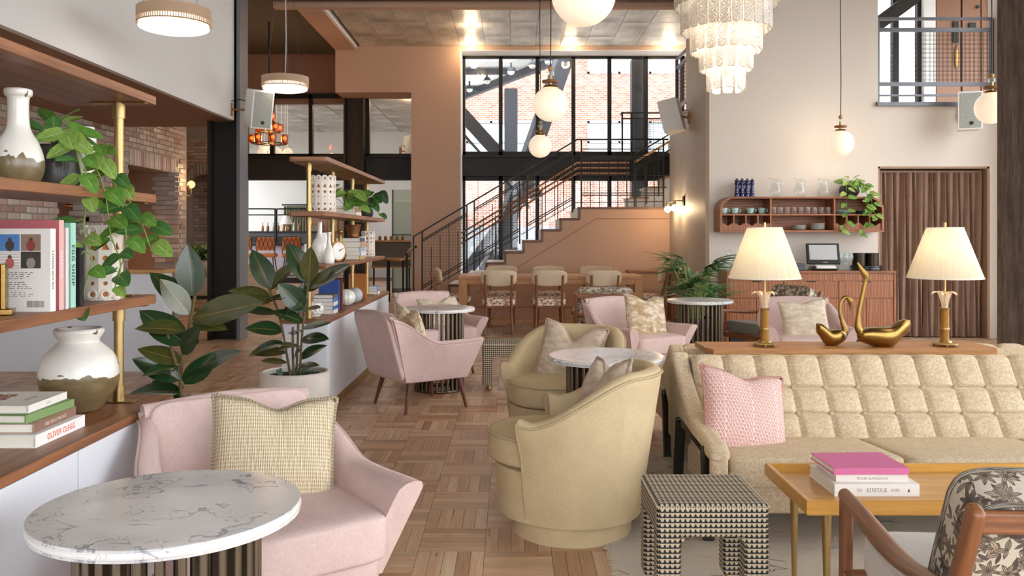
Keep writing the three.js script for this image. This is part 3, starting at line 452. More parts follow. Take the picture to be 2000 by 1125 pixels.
// small ceiling bulbs
for (const [x, y, z, l] of [[-0.62, 4.5, Z(13.9), 'bare ceiling bulb out among the metal panels'], [-0.69, 4.5, Z(15.3), 'bare ceiling bulb above the corner of the terracotta pier'], [1.02, 4.5, Z(15.3), 'bare ceiling bulb above the middle of the stair window'], [2.7, 4.5, Z(15.3), 'bare ceiling bulb above the dark stair column'], [-4.1, 4.34, Z(18.5), 'bare ceiling bulb seen through the interior windows above the bookcase'], [-2.45, 4.34, Z(18.6), 'bare ceiling bulb seen through the rightmost interior pane, upper'], [-2.2, 4.34, Z(20.5), 'bare ceiling bulb seen through the rightmost interior pane, lower']]) {
  const g = thing('ceiling_bulb', l, 'ceiling light', [x, y, z], 0, 'bare ceiling bulbs');
  mesh('socket', cyl(0.03, 0.035, 0.05, 0, 0.035, 0), M.whitePlastic, g); mesh('bulb', sph(0.042, 0, -0.02, 0, 18), M.bulb, g); lamp(x, y - 0.02, z, z < -15 ? 3 : 1.1);
}
// two-armed wall light on the return wall
{
  const g = thing('wall_sconce', 'brass two-bulb wall light on the grey plaster wall', 'wall lamp', [2.47, 1.78, Z(12.8)]);
  mesh('plate', rb(0.03, 0.14, 0.1, 0.01, 0, 0, 0), M.black, g); mesh('arm', tube([[0, 0, 0], [-0.1, 0.0, 0.05], [-0.12, 0.0, 0.0], [-0.12, 0, -0.6]], 0.008, 30, 8), M.iron, g);
  for (const z of [-0.6, -0.05]) { mesh('socket', cyl(0.022, 0.022, 0.06, -0.12, -0.03, z), M.brass, g); mesh('bulb', sph(0.052, -0.12, -0.1, z, 20), M.bulb, g); lamp(2.35, 1.68, Z(12.8) + z, 0.9); }
}
// globe sconce on the brick wall
{
  const g = thing('globe_sconce', 'small amber globe sconce on the brick wall', 'wall lamp', [-5.19, 2.05, Z(14.15)]);
  mesh('plate', cyl(0.06, 0.06, 0.02, 0, -0.12, 0).rotateZ(PI / 2), M.brass, g); mesh('arm', tube([[0, -0.12, 0], [0.12, -0.14, 0], [0.14, -0.05, 0], [0.14, -0.02, 0]], 0.008, 16, 6), M.brass, g); mesh('globe', sph(0.06, 0.14, 0.04, 0), glow('#ffd89a', 1.3), g); lamp(-5.05, 2.09, Z(14.15), 0.8);
}
// amber glass chandelier
{
  const g = thing('amber_chandelier', 'chandelier of amber glass cups on a dark iron frame', 'chandelier', [-3.78, 2.72, Z(14)]);
  mesh('stem', cyl(0.012, 0.012, 1.9, 0, 0.95, 0), M.iron, g);
  for (const [y, r, n] of [[0.06, 0.26, 7], [0.24, 0.17, 5], [0.42, 0.06, 3]]) {
    mesh('ring', new THREE.TorusGeometry(r, 0.008, 6, 30).rotateX(PI / 2).translate(0, y - 0.06, 0), M.iron, g);
    for (let k = 0; k < n; k++) { const a = k / n * 2 * PI + y * 3, x = Math.cos(a) * r, z = Math.sin(a) * r; mesh('arm', rod([0, y - 0.06, 0], [x, y - 0.06, z], 0.005), M.iron, g); const c = mesh('glass_cup', T(new THREE.CylinderGeometry(0.056, 0.05, 0.13, 16, 1, true), x, y + 0.01, z), M.amber, g); mesh('bulb', sph(0.03, x, y + 0.02, z, 12), M.bulb, c); }
    lamp(-3.78, 2.72 + y, Z(14), 1.2, '#ffc070', 3);
  }
}
// cluster of white balls beyond the glass
for (let k = 0; k < 9; k++) { const a = k * 2.4, x = -4.95 + (k % 4) * 0.17, y = 2.78 + (k / 4 | 0) * 0.14; solo('bar_globe_light', join([sph(0.1, 0, 0, 0, 18), cyl(0.004, 0.004, 4.4 - y, 0, (4.4 - y) / 2, 0, 6)]), M.globe, ORD[k % 4] + ' white ball light from the steel column in the ' + ['lowest', 'middle', 'top'][k / 4 | 0] + ' row of the bar cluster', 'pendant lamp', [x, y, Z(17.6 + (k % 3) * 0.2)], null, 'ball lights over the bar'); }

// ================= SPEAKERS =================
function speaker(name, label, p, turn, tilt, h, w, dp, front, arm) {
  const g = thing(name, label, 'speaker', p, turn), t = new THREE.Group(); t.name = 'cabinet'; t.rotation.x = tilt; g.add(t);
  const s = shape([[-w / 2, dp / 2], [w / 2, dp / 2], [w * 0.36, -dp / 2], [-w * 0.36, -dp / 2]].map(([a, b]) => [a, -b]));
  mesh('shell', T(extr(s, h, 0.012).rotateX(-PI / 2), 0, -h / 2, 0), M.whitePlastic, t);
  const dots = ctex(128, 128, (x) => { x.fillStyle = '#b9bcb6'; x.fillRect(0, 0, 128, 128); x.fillStyle = '#5d605c'; for (let i = 0; i < 8; i++) for (let j = 0; j < 8; j++) { x.beginPath(); x.arc(i * 16 + (j % 2 ? 8 : 0) + 4, j * 16 + 8, 5, 0, 7); x.fill(); } });
  mesh('grille', box(w - 0.04, h - 0.04, 0.008, 0, 0, dp / 2 + 0.002), std('#ffffff', 0.6, { map: rep(dots, 0.09) }), t);
  mesh('badge', T(new THREE.CylinderGeometry(0.022, 0.022, 0.008, 20).rotateX(PI / 2), 0.01, -h * 0.33, dp / 2 + 0.008), M.black, t);
  if (arm) { mesh('bracket', rb(0.03, 0.16, 0.05, 0.005, ...arm), M.copper, g); mesh('bracket_arm', rod([arm[0], arm[1], arm[2]], [0, 0, -dp / 2 + 0.02], 0.014), M.copper, g); mesh('cable', tube([[arm[0], arm[1] + 0.1, arm[2]], [arm[0] * 0.6, arm[1] + 0.12, arm[2] * 0.7], [0, 0.08, -dp / 2]], 0.006, 16, 6), M.black, g); }
}
speaker('wall_speaker', 'white speaker tilted down beside the black steel column', [-3.07, 2.82, Z(10.85)], 0.75, 0.2, 0.46, 0.27, 0.27, 0, [-0.22, 0, -0.26]);
speaker('wall_speaker', 'white speaker seen from behind on the grey plaster return wall', [2.25, 2.95, Z(12.5)], -2.0, 0.24, 0.46, 0.3, 0.26, 0, [0.0, -0.04, -0.24]);
speaker('wall_speaker', 'white speaker mounted straight below the upper guard rail', [5.54, 2.79, Z(10.85)], -0.3, 0.02, 0.46, 0.27, 0.24, 0, [0, 0, -0.3]);
speaker('wall_speaker', 'grey speaker seen through the rightmost interior window pane', [-2.05, 3.0, Z(18.4)], 2.2, 0.2, 0.6, 0.34, 0.3, 0, [0, 0, -0.25]);

// ================= TABLES =================
const marbleTex = tex(1024, 1024, (u, v) => {
  const w1 = fbm(u, v, 4, 4, 101, 5) - 0.5, w2 = fbm(u, v, 6, 6, 111, 5) - 0.5, x = u * 2 + w1 * 1.3, y = v * 2 + w2 * 1.3;
  const ridge = (f, s) => 1 - Math.abs(2 * fbm(((x * f * 0.1) % 1 + 1) % 1, ((y * f * 0.1) % 1 + 1) % 1, 5, 5, s, 3) - 1);
  const a = sst(0.978, 1.0, ridge(3, 121)), b = sst(0.985, 1.0, ridge(5, 131)), c = fbm(u, v, 3, 3, 141, 4);
  const ln = sst(0.90, 1.0, pn(u * 6 + v * 3 + w1 * 2, (v - u * 0.55) * 26 + w2 * 3, 600, 600, 151)) * 0.35;
  return mixc(mixc([238, 236, 234], [215, 213, 213], sst(0.45, 0.75, c)), [120, 122, 130], clamp(a * 0.6 + b * 0.45 + ln * (1.0 + c)));
});
M.marble = phy('#ffffff', 0.22, { map: rep(marbleTex, 0.62), clearcoat: 0.3, clearcoatRoughness: 0.15 });
function marbleTable(x, z, h, label, ox, turn = 0) {
  const t = thing('marble_table', label, 'table', [x, 0, z], turn, 'round marble tables');
  const top = turned([[0, 0], [0.27, 0], [0.292, 0.003], [0.3, 0.014], [0.292, 0.025], [0.27, 0.028], [0, 0.028]], 72, 40);
  mesh('table_top', uvm(T(top, 0, h - 0.028, 0), 'x', ox, ox * 1.7), M.marble, t);
  const sl = rb(0.021, h - 0.05, 0.034, 0.009, 0, (h - 0.05) / 2 + 0.012, 0, 'y');
  for (let k = 0; k < 28; k++) { const a = k / 28 * 2 * PI; mesh('slat', sl, M.bronze, t, [Math.sin(a) * 0.19, 0, Math.cos(a) * 0.19], [0, a, 0]); }
  mesh('base_ring', T(new THREE.TorusGeometry(0.19, 0.012, 8, 48).rotateX(PI / 2), 0, 0.012, 0), M.bronze, t); mesh('top_plate', cyl(0.2, 0.2, 0.012, 0, h - 0.034, 0, 40), M.bronze, t);
}
marbleTable(-0.80, Z(2.1), 0.668, 'round veined marble table nearest the camera, in front of the pink armchair', 0.1, 0.5);
marbleTable(0.495, -4.49, 0.672, 'round white marble table between the two tan swivel chairs', 1.3, 1.1);
marbleTable(-0.60, Z(7.5), 0.69, 'round marble table between the two facing pink armchairs', 2.2, 0.2);
marbleTable(1.73, Z(8.2), 0.705, 'round marble table in front of the bushy palm', 3.1, 0.8);

// ================= PINK ARMCHAIRS =================
// RoundedBox faces are flat between their rims; this one is a grid, so that it can be bent
function cushionGeo(w, h, d, e = 0.22, n = 22, crown = 0.02) {
  const sp = (a) => { const s = Math.abs(a); return Math.sign(a) * s; };
  const f = (u, v) => {   // superellipsoid
    const th = (v - 0.5) * PI, ph = u * 2 * PI, c = (x, k) => Math.sign(Math.cos(x)) * Math.abs(Math.cos(x)) ** k, s = (x, k) => Math.sign(Math.sin(x)) * Math.abs(Math.sin(x)) ** k;
    const X = c(th, e) * c(ph, e), Zz = c(th, e) * s(ph, e), Y = s(th, e);
    return [X * w / 2, Y * h / 2 + (Y > 0 ? crown * (1 - X * X) * (1 - Zz * Zz) : 0), Zz * d / 2];
  };
  return smooth(surf(n * 3, n, f));
}
function pinkChair() {
  const t = thing('pink_armchair', 'x', 'armchair', [0, 0, 0], 0, 'pink velvet armchairs');
  // side panels: swooping arm line, leaning outwards
  for (const s of [-1, 1]) {
    const bot = 0.235, f = (u, v) => {
      // v: 0..1 round the section (outer up, over, inner down), u: back to front
      const zb = lerp(-0.27, 0.25, u), zt = lerp(-0.385, 0.335, u);
      const top = 0.525 + 0.17 * (1 - sst(0.0, 0.5, u)) + 0.008 * sst(0.6, 1, u);
      const lean = lerp(0.028, 0.115, sst(0, 0.55, u)), th = lerp(0.055, 0.09, sst(0, 0.6, u));
      let y, o; const k = v < 0.42 ? v / 0.42 : v < 0.58 ? 1 : 1 - (v - 0.58) / 0.42;
      if (v < 0.42) { y = lerp(bot, top - 0.03, k); o = 0; } else if (v < 0.58) { const a = (v - 0.42) / 0.16 * PI; y = top - 0.03 + 0.03 * Math.sin(a); o = (1 - Math.cos(a)) / 2; } else { y = lerp(bot, top - 0.03, k); o = 1; }
      const hgt = (y - bot) / 0.3, zz = lerp(zb, zt, clamp((y - bot) / (top - bot)));
      const x = 0.275 + lean * Math.min(hgt, 1.15) * (1 - 0.25 * sst(0.6, 1, u) * 0) - o * th;
      return [s * x, y, zz];
    };
    const g = surf(22, 30, f, s > 0);
    const cap = (u) => { const ring = []; for (let i = 0; i <= 30; i++) ring.push(f(u, i / 30)); const pos = []; for (let i = 0; i < 15; i++) { const a = ring[i], b = ring[i + 1], c = ring[30 - i], d = ring[29 - i]; const q = (u > 0.5) === (s > 0) ? [a, b, c, b, d, c] : [a, c, b, b, c, d]; pos.push(...q.flat()); } const q = new THREE.BufferGeometry(); q.setAttribute('position', new THREE.Float32BufferAttribute(pos, 3)); q.computeVertexNormals(); return uvm(q); };
    mesh('arm', join([smooth(g), cap(0), cap(1)]), M.pink, t);
    const pp = []; for (let i = 0; i <= 14; i++) pp.push(f(i / 14, 0.44).map((c, k) => c + (k === 0 ? s * 0.002 : 0))); mesh('piping', tube(pp, 0.005, 40, 6), M.pink, t);
  }
  // back: outer shell and inner cushion
  const back = cushionGeo(0.56, 0.50, 0.10, 0.2, 20, 0).clone(); back.rotateX(-0.27); mesh('backrest', T(back, 0, 0.485, -0.325), M.pink, t);
  const bo = smooth(surf(8, 8, (u, v) => [lerp(-1, 1, u) * lerp(0.265, 0.30, v), lerp(0.235, 0.70, v), lerp(-0.275, -0.405, v) - 0.012 * (1 - (2 * u - 1) ** 2)], false)); mesh('outer_back', bo, M.pink, t);
  mesh('top_roll', tube([[-0.29, 0.70, -0.385], [0, 0.715, -0.395], [0.29, 0.70, -0.385]], 0.03, 20, 12), M.pink, t);
  mesh('seat_cushion', T(cushionGeo(0.55, 0.15, 0.60, 0.2, 20, 0.02), 0, 0.37, 0.03), M.pink, t);
  mesh('seat_frame', T(cushionGeo(0.54, 0.11, 0.56, 0.16, 14, 0), 0, 0.275, 0.0), M.pink, t);
  for (const [x, z, fx, fz] of [[-0.21, 0.2, -0.05, 0.05], [0.21, 0.2, 0.05, 0.05], [-0.2, -0.2, -0.05, -0.06], [0.2, -0.2, 0.05, -0.06]]) mesh('leg', rod([x + fx, 0, z + fz], [x, 0.26, z], 0.011, 0.021, 14), M.leg, t);
  return t;
}
const pk = pinkChair();
pk.position.set(-0.775, 0, -2.745); pk.rotation.y = 0.63; pk.userData.label = 'pink velvet armchair nearest the camera with a ribbed cream pillow';
dup(pk, [-0.69, 0, Z(6.83)], 2.186, 'pink velvet armchair seen from behind, beside the second bookcase');
dup(pk, [-0.70, 0, Z(8.5)], 0.5, 'pink velvet armchair behind the marble table, facing the one seen from behind');
dup(pk, [1.10, 0, Z(7.75)], 0.58, 'pink velvet armchair behind the far tan swivel chair');
dup(pk, [2.52, 0, Z(7.7)], -0.12, 'pink velvet armchair behind the brass swans, in front of the sideboard');

// ================= SWIVEL TUB CHAIRS =================
function tubChair() {
  const t = thing('swivel_tub_chair', 'x', 'armchair', [0, 0, 0], 0, 'tan swivel tub chairs');
  const A = 2.08;   // half sweep of the shell, back in the middle
  const topY = (a) => { const k = Math.abs(a) / A; return 0.525 + 0.205 * (1 - sst(0.3, 0.95, k)) + 0.012 * sst(0.92, 1, k); };
  const rad = (a, y) => { const k = Math.abs(a) / A; return lerp(0.302, lerp(0.395, 0.375, k), clamp((y - 0.09) / 0.62)) * (1 + 0.05 * sst(0.8, 1, k) * sst(0.35, 0.5, y)) ; };
  const sec = (a, v) => {
    const ty = topY(a), th = 0.075 * (1 - 0.25 * sst(0.85, 1, Math.abs(a) / A)); let y, o;
    if (v < 0.42) { y = lerp(0.09, ty - 0.03, v / 0.42); o = 0; } else if (v < 0.58) { const q = (v - 0.42) / 0.16 * PI; y = ty - 0.03 + 0.03 * Math.sin(q); o = (1 - Math.cos(q)) / 2; } else { y = lerp(ty - 0.03, 0.09, (v - 0.58) / 0.42); o = 1; }
    const r = rad(a, y) - o * th, f = 1 + 0.0 * y; return [Math.sin(a) * r, y, -Math.cos(a) * r * f];
  };
  const f = (u, v) => sec((u * 2 - 1) * A, v);
  const cap = (u) => { const pos = []; for (let i = 0; i < 15; i++) { const a = f(u, i / 30), b = f(u, (i + 1) / 30), c = f(u, 1 - i / 30), d = f(u, 1 - (i + 1) / 30); pos.push(...(u > 0.5 ? [a, b, c, b, d, c] : [a, c, b, b, c, d]).flat()); } const q = new THREE.BufferGeometry(); q.setAttribute('position', new THREE.Float32BufferAttribute(pos, 3)); q.computeVertexNormals(); return uvm(q); };
  mesh('shell', join([smooth(surf(64, 30, f, true)), cap(0), cap(1)]), M.tan, t);
  const pp = []; for (let i = 0; i <= 40; i++) { const p = f(i / 40, 0.43); pp.push([p[0] * 1.004, p[1], p[2] * 1.004]); } mesh('piping', tube(pp, 0.006, 120, 6), M.tan, t);
  for (const u of [0, 1]) { const q = []; for (let i = 0; i <= 12; i++) { const p = f(u, 0.02 + i / 12 * 0.42); q.push([p[0] * 1.01, p[1], p[2] * 1.01]); } mesh('piping', tube(q, 0.005, 30, 6), M.tan, t); }
  // seat: D-shaped cushion running forward between the arms
  const seatF = (y0, h, rr, front, e) => smooth(surf(72, 24, (u, v) => { const th = (v - 0.5) * PI, ph = u * 2 * PI, c = Math.abs(Math.cos(th)) ** e; const x = Math.cos(ph) * rr, z = Math.sin(ph) * rr + Math.max(0, Math.sin(ph)) * front; return [x * c, y0 + Math.sign(Math.sin(th)) * Math.abs(Math.sin(th)) ** e * h / 2 + (th > 0 ? 0.012 * (1 - c * 0) * (1 - c) : 0), z * c]; }));
  mesh('seat_cushion', seatF(0.375, 0.145, 0.305, 0.075, 0.3), M.tan, t);
  mesh('seat_base', T(uvm(new THREE.CylinderGeometry(0.302, 0.288, 0.215, 64).translate(0, 0, 0)), 0, 0.198, 0.04), M.tan, t);
  mesh('piping', tube(Array.from({ length: 40 }, (_, i) => { const ph = i / 40 * 2 * PI; return [Math.cos(ph) * 0.302, 0.433, Math.sin(ph) * 0.302 + Math.max(0, Math.sin(ph)) * 0.075]; }), 0.006, 120, 6, true), M.tan, t);
  mesh('plinth', uvm(new THREE.CylinderGeometry(0.262, 0.262, 0.085, 64).translate(0, 0.0425, 0.0)), M.tan, t);
  return t;
}
const tb = tubChair();
tb.position.set(0.27, 0, -3.82); tb.rotation.y = -1.8; tb.userData.label = 'tan velvet swivel tub chair nearest the camera, turned away to the left';
dup(tb, [0.31, 0, -5.17], -0.49, 'tan velvet swivel tub chair behind the white marble table, its seat facing the camera');

// ================= SOFAS =================
const sofaTex = tex(512, 512, (u, v) => {
  const k = 26, a = (u + v) * k, b = (u - v) * k, d = Math.min(Math.abs((a % 1 + 1) % 1 - 0.5), Math.abs((b % 1 + 1) % 1 - 0.5)), n = fbm(u, v, 40, 40, 161, 2), m = fbm(u, v, 5, 5, 171, 3);
  return mixc(hex('#e3d5bd'), hex('#bb9d76'), clamp(0.3 + sst(0.25, 0.0, d) * 0.35 + (n - 0.5) * 0.9 + (m - 0.5) * 0.15));
});
M.sofa = phy('#ffffff', 0.9, { map: rep(sofaTex, 0.26), bumpMap: rep(grain, 0.1), bumpScale: 0.002, sheen: 0.3, sheenColor: new THREE.Color('#d8bd90') });
function sofa(label, x0, z0, turn, L) {   // z0: front edge; local x 0..L, front towards +z at z = 0
  const s = thing('tufted_sofa', label, 'sofa', [x0, 0.0087, z0], turn);
  const aw = 0.085, cw = 0.163, n = Math.round((L - 2 * aw) / cw), w = (L - 2 * aw) / n;
  // tufted back
  const rows = [0.315, 0.428, 0.54, 0.642], zAt = (y) => -0.50 - 0.26 * (y - 0.31) / 0.36;
  const f = (u, v) => {
    const X = u * n, c = X - Math.floor(X), px = 1 - Math.abs(2 * c - 1) ** 7; let q = v * 3, r = Math.min(2, Math.floor(q)), k = q - r; const y = lerp(rows[r], rows[r + 1], k), py = 1 - Math.abs(2 * k - 1) ** 6;
    const edge = r === 2 ? Math.max(py, k > 0.5 ? 1 : 0) : py; return [aw + u * (L - 2 * aw), y + (r === 2 ? 0.012 * k * px : 0), zAt(y) + 0.026 * (px * edge) ** 0.55 + 0.012 * (1 - Math.abs(2 * c - 1) ** 2) * edge];
  };
  const topF = (u, v) => { const p = f(u, 1), c = (u * n) % 1, px = 1 - Math.abs(2 * c - 1) ** 3.2, a = v * PI; return [p[0], p[1] + Math.sin(a) * (0.022 + 0.012 * px), p[2] - (1 - Math.cos(a)) * 0.055]; };
  mesh('backrest', join([smooth(surf(n * 12, 30, f)), smooth(surf(n * 12, 8, topF)), uvm(box(L - 2 * aw, 0.5, 0.06, L / 2, 0.42, -0.84))]), M.sofa, s);
  for (let r = 1; r <= 2; r++) for (let k = 1; k < n; k++) mesh('button', sph(0.013, aw + k * w, rows[r], zAt(rows[r]) + 0.008, 10), M.sofa, s);
  // seat cushions, slightly dished towards the back
  for (let k = 0; k < 3; k++) { const cwid = (L - 2 * aw) / 3, g = cushionGeo(cwid - 0.004, 0.13, 0.58, 0.16, 18, 0.012); g.rotateX(-0.07); mesh('seat_cushion', T(g, aw + cwid * (k + 0.5), 0.282, -0.27), M.sofa, s); }
  mesh('base', rb(L - 0.08, 0.14, 0.62, 0.02, L / 2, 0.205, -0.33), M.sofa, s);
  mesh('base_front', rb(L - 2 * aw, 0.17, 0.05, 0.015, L / 2, 0.215, -0.02), M.sofa, s);
  for (const e of [0, 1]) {
    const xo = e ? L - aw : 0;
    const P = [[-0.88, 0.28], [-0.90, 0.66], [-0.82, 0.69], [-0.74, 0.62], [-0.60, 0.53], [-0.42, 0.46], [-0.18, 0.425], [-0.01, 0.415], [0.03, 0.395], [0.03, 0.36]];
    const sp = new THREE.Shape(); sp.moveTo(0.03, 0.36); for (let i = P.length - 1; i >= 0; i--) sp.lineTo(...P[i]); sp.lineTo(-0.7, 0.40); sp.lineTo(-0.25, 0.355); sp.lineTo(-0.02, 0.345); sp.closePath();
    const g = extr(sp, aw, 0.022); g.rotateY(-PI / 2).translate(aw, 0, 0); const p = g.attributes.position; // shape x runs along local z
    mesh('arm', uvm(T(g, xo, 0, 0)), M.sofa, s);
    mesh('arm_rear', rb(aw - 0.012, 0.52, 0.13, 0.02, xo + aw / 2, 0.40, -0.835, 'y'), M.sofa, s);
    mesh('arm_front', rb(aw - 0.01, 0.26, 0.05, 0.02, xo + aw / 2, 0.255, -0.008, 'y'), M.sofa, s);
    mesh('arm_side', box(0.02, 0.22, 0.56, xo + (e ? 0.02 : aw - 0.02), 0.24, -0.34), M.sofa, s);
    const bl = M.blackGloss; for (const [za, zb] of [[-0.10, -0.06], [-0.66, -0.74]]) mesh('leg', bar([xo + (e ? aw - 0.012 : 0.012), 0.39, za], [xo + (e ? aw - 0.012 : 0.012), 0.0, zb], 0.024, 0.05, 0.006, V(1, 0, 0)), bl, s);
    mesh('side_rail', bar([xo + (e ? aw - 0.012 : 0.012), 0.385, -0.7], [xo + (e ? aw - 0.012 : 0.012), 0.365, -0.08], 0.024, 0.04, 0.006), bl, s);
  }
  for (const x of [0.12, L - 0.12]) for (const z of [-0.06, -0.7]) mesh('foot', rod([x, 0.0, z], [x, 0.16, z], 0.014, 0.02), M.blackGloss, s);
  return s;
}
sofa('button-tufted tan sofa facing the camera with a pink patterned pillow', 0.822, Z(3.72), 0, 2.4);
sofa('tan sofa standing back to back with the tufted one, facing away', 3.22, Z(5.98), PI, 2.32).scale.y = 0.96;

// console between the sofas
{
  const c = thing('sofa_console', 'long wooden console top between the two sofas carrying the lamps and swans', 'console', [0, 0, 0]);
  const s = shape([[1.03, -4.66], [1.08, -4.70], [2.52, -4.70], [2.575, -4.66], [2.575, -5.0], [1.03, -5.0]].map(([x, d]) => [x, -d * 0.96])); // plan
  const pl = new THREE.Shape(); pl.moveTo(1.03, 4.56); pl.lineTo(1.06, 4.50); pl.lineTo(2.545, 4.50); pl.lineTo(2.575, 4.56); pl.lineTo(2.575, 4.82); pl.lineTo(1.03, 4.82); pl.closePath();
  mesh('top', uvm(extr(pl, 0.03, 0.004).rotateX(-PI / 2).translate(0, 0.67, 0)), wood('#c08a55', '#96602f', 47, { mv: 0.25 }), c);
  mesh('body', box(1.46, 0.66, 0.22, 1.8, 0.34, -4.69), M.cabinet, c);
}
// ================= PILLOWS =================
function pillowGeo(W, H, Tk, chop = 0.05, n = 22) {
  const side = (sg) => surf(n, n, (u, v) => { const s = u * 2 - 1, t = v * 2 - 1; const k = ((1 - s * s) * (1 - t * t)) ** 0.42; const x = s * W / 2 * (1 - 0.07 * (1 - t * t) * s * s), y = t * H / 2 * (1 - 0.07 * (1 - s * s) * t * t) - chop * Math.exp(-((s / 0.32) ** 2)) * Math.max(0, t) ** 1.6; return [x, y, sg * Tk / 2 * k * (1 - 0.35 * chop / 0.05 * Math.exp(-((s / 0.3) ** 2)) * Math.max(0, t))]; }, sg < 0);
  return smooth(mergeGeometries([side(1), side(-1)].map((g) => g)));
}
function pillow(label, W, H, Tk, mat, p, rot, chop = 0.05, pipe) {
  const t = thing('throw_pillow', label, 'pillow', p); t.rotation.set(rot[0], rot[1], rot[2], 'YXZ');
  mesh('cover', pillowGeo(W, H, Tk, chop), mat, t);
  const q = []; for (let i = 0; i < 48; i++) { const k = i / 12, s0 = Math.floor(k), f = (k - s0) * 2 - 1, [s, u] = [[f, -1], [1, f], [-f, 1], [-1, -f]][s0]; q.push([s * W / 2 * (1 - 0.07 * (1 - u * u) * s * s), u * H / 2 * (1 - 0.07 * (1 - s * s) * u * u) - chop * Math.exp(-((s / 0.32) ** 2)) * Math.max(0, u) ** 1.6, 0]); }
  mesh('piping', tube(q, pipe ? 0.006 : 0.003, 160, 5, true), pipe ?? mat, t); return t;
}
const ribTex = tex(512, 512, (u, v) => { const r = Math.sin(v * 2 * PI * 34), seg = Math.sin(u * 2 * PI * 30 + Math.floor(v * 34) * 1.2) , n = hsh(u * 512, v * 512, 181) - 0.5, c = clamp(0.5 + 0.42 * Math.sin(u * 2 * PI * 60) * (pn(u * 60, v * 12, 60, 12, 183) > 0.35 ? 1 : -0.4) + 0.15 * r + n * 0.3); return mixc(hex('#a98f63'), hex('#f1e7d5'), c); });
const rib = phy('#ffffff', 0.9, { map: rep(ribTex, 0.42), bumpMap: rep(ribTex, 0.42), bumpScale: 0.003 });
const mottled = (a, b, s) => { const t = tex(256, 256, (u, v) => mixc(hex(a), hex(b), clamp(1.6 * fbm(u, v, 8, 14, s, 4) - 0.35 + 0.3 * (hsh(u * 256, v * 256, s) - 0.5)))); return phy('#ffffff', 0.85, { map: rep(t, 0.3), bumpMap: rep(grain, 0.1), bumpScale: 0.0015, sheen: 0.4 }); };
const keyTex = ctex(256, 256, (x) => { x.fillStyle = '#e9cfc8'; x.fillRect(0, 0, 256, 256); x.strokeStyle = '#b4776c'; x.lineWidth = 5; for (let i = 0; i < 8; i++) for (let j = 0; j < 8; j++) { const a = i * 32 + (j % 2 ? 16 : 0), b = j * 32; x.strokeRect(a + 3, b + 4, 18, 12); x.beginPath(); x.moveTo(a + 10, b + 16); x.lineTo(a + 10, b + 26); x.lineTo(a + 26, b + 26); x.stroke(); } });
const keyM = phy('#ffffff', 0.8, { map: rep(keyTex, 0.13), sheen: 0.3 });
const cream = mottled('#c9b79a', '#efe5d3', 191), fawn = mottled('#b59c86', '#d8c7b3', 201), mid = mottled('#a98b62', '#eee3d0', 211);
pillow('ribbed cream pillow on the pink armchair nearest the camera', 0.41, 0.40, 0.15, rib, [-0.785, 0.565, -2.85], [-0.38, 0.42, -0.1], 0.035, rib);
pillow('cream pillow in the pink armchair seen from behind', 0.38, 0.36, 0.14, mid, [-0.77, 0.57, Z(6.95)], [-0.3, 2.1, 0.1]);
pillow('cream pillow lying in the pink armchair behind the round table', 0.42, 0.36, 0.14, cream, [-0.66, 0.55, Z(8.45)], [-0.6, 0.5, 0.05]);
pillow('mottled beige velvet pillow on the pink armchair behind the swivel chair', 0.42, 0.40, 0.15, mid, [1.16, 0.585, Z(7.7)], [-0.32, 0.5, -0.12], 0.04);
pillow('pale sheen pillow on the pink armchair behind the brass swans', 0.40, 0.36, 0.14, cream, [2.49, 0.57, Z(7.6)], [-0.3, -0.1, 0.1], 0.02);
pillow('fawn velvet pillow on the swivel chair behind the marble table', 0.41, 0.40, 0.15, fawn, [0.36, 0.56, -5.27], [-0.38, -0.35, -0.14], 0.1, fawn);
pillow('fawn pillow peeking over the near swivel chair', 0.42, 0.40, 0.15, fawn, [0.40, 0.555, -3.84], [-0.36, -1.35, 0.12], 0.1, fawn);
pillow('pink key-patterned pillow leaning in the corner of the tufted sofa', 0.42, 0.41, 0.16, keyM, [1.065, 0.478, -3.93], [-0.42, 0.3, -0.2], 0.03, std('#b9847a', 0.9));

// ================= DINING SET =================
const tweed = (() => { const t = tex(128, 128, (u, v, x, y) => { const c = ((x >> 2) + (y >> 2)) % 2 ? 0.75 : 0.15; return mixc(hex('#f0e2cb'), hex('#a68560'), clamp(c * 0.8 + 0.4 * (hsh(x, y, 221) - 0.5))); }); return phy('#ffffff', 0.9, { map: rep(t, 0.16), bumpMap: rep(weave, 0.08), bumpScale: 0.002 }); })();
function floralTex(bg, cols, n, seed) {
  seedN = seed; return ctex(512, 512, (x) => {
    x.fillStyle = bg; x.fillRect(0, 0, 512, 512);
    const leafAt = (cx, cy, a, l, w, f, s) => { x.save(); x.translate(cx, cy); x.rotate(a); x.beginPath(); x.moveTo(0, 0); x.quadraticCurveTo(l / 2, -w, l, 0); x.quadraticCurveTo(l / 2, w, 0, 0); x.fillStyle = f; x.fill(); x.strokeStyle = s; x.lineWidth = 3; x.stroke(); x.beginPath(); x.moveTo(0, 0); x.lineTo(l, 0); x.stroke(); x.restore(); };
    for (let i = 0; i < n; i++) { const cx = R(0, 512), cy = R(0, 512), f = cols[R() * cols.length | 0], s = cols[R() * 2 | 0], kind = R(); for (const ox of [-512, 0, 512]) for (const oy of [-512, 0, 512]) { const X = cx + ox, Y = cy + oy; if (X < -80 || X > 592 || Y < -80 || Y > 592) continue; const a0 = hsh(cx, cy, 1) * 6; if (kind < 0.25) { for (let k = 0; k < 7; k++) leafAt(X, Y, a0 + k * 0.9, 46, 14, f, s); } else { leafAt(X, Y, a0, 58, 20, f, s); leafAt(X, Y, a0 + 1.1, 44, 14, cols[(i + 2) % cols.length], s); } } }
  });
}
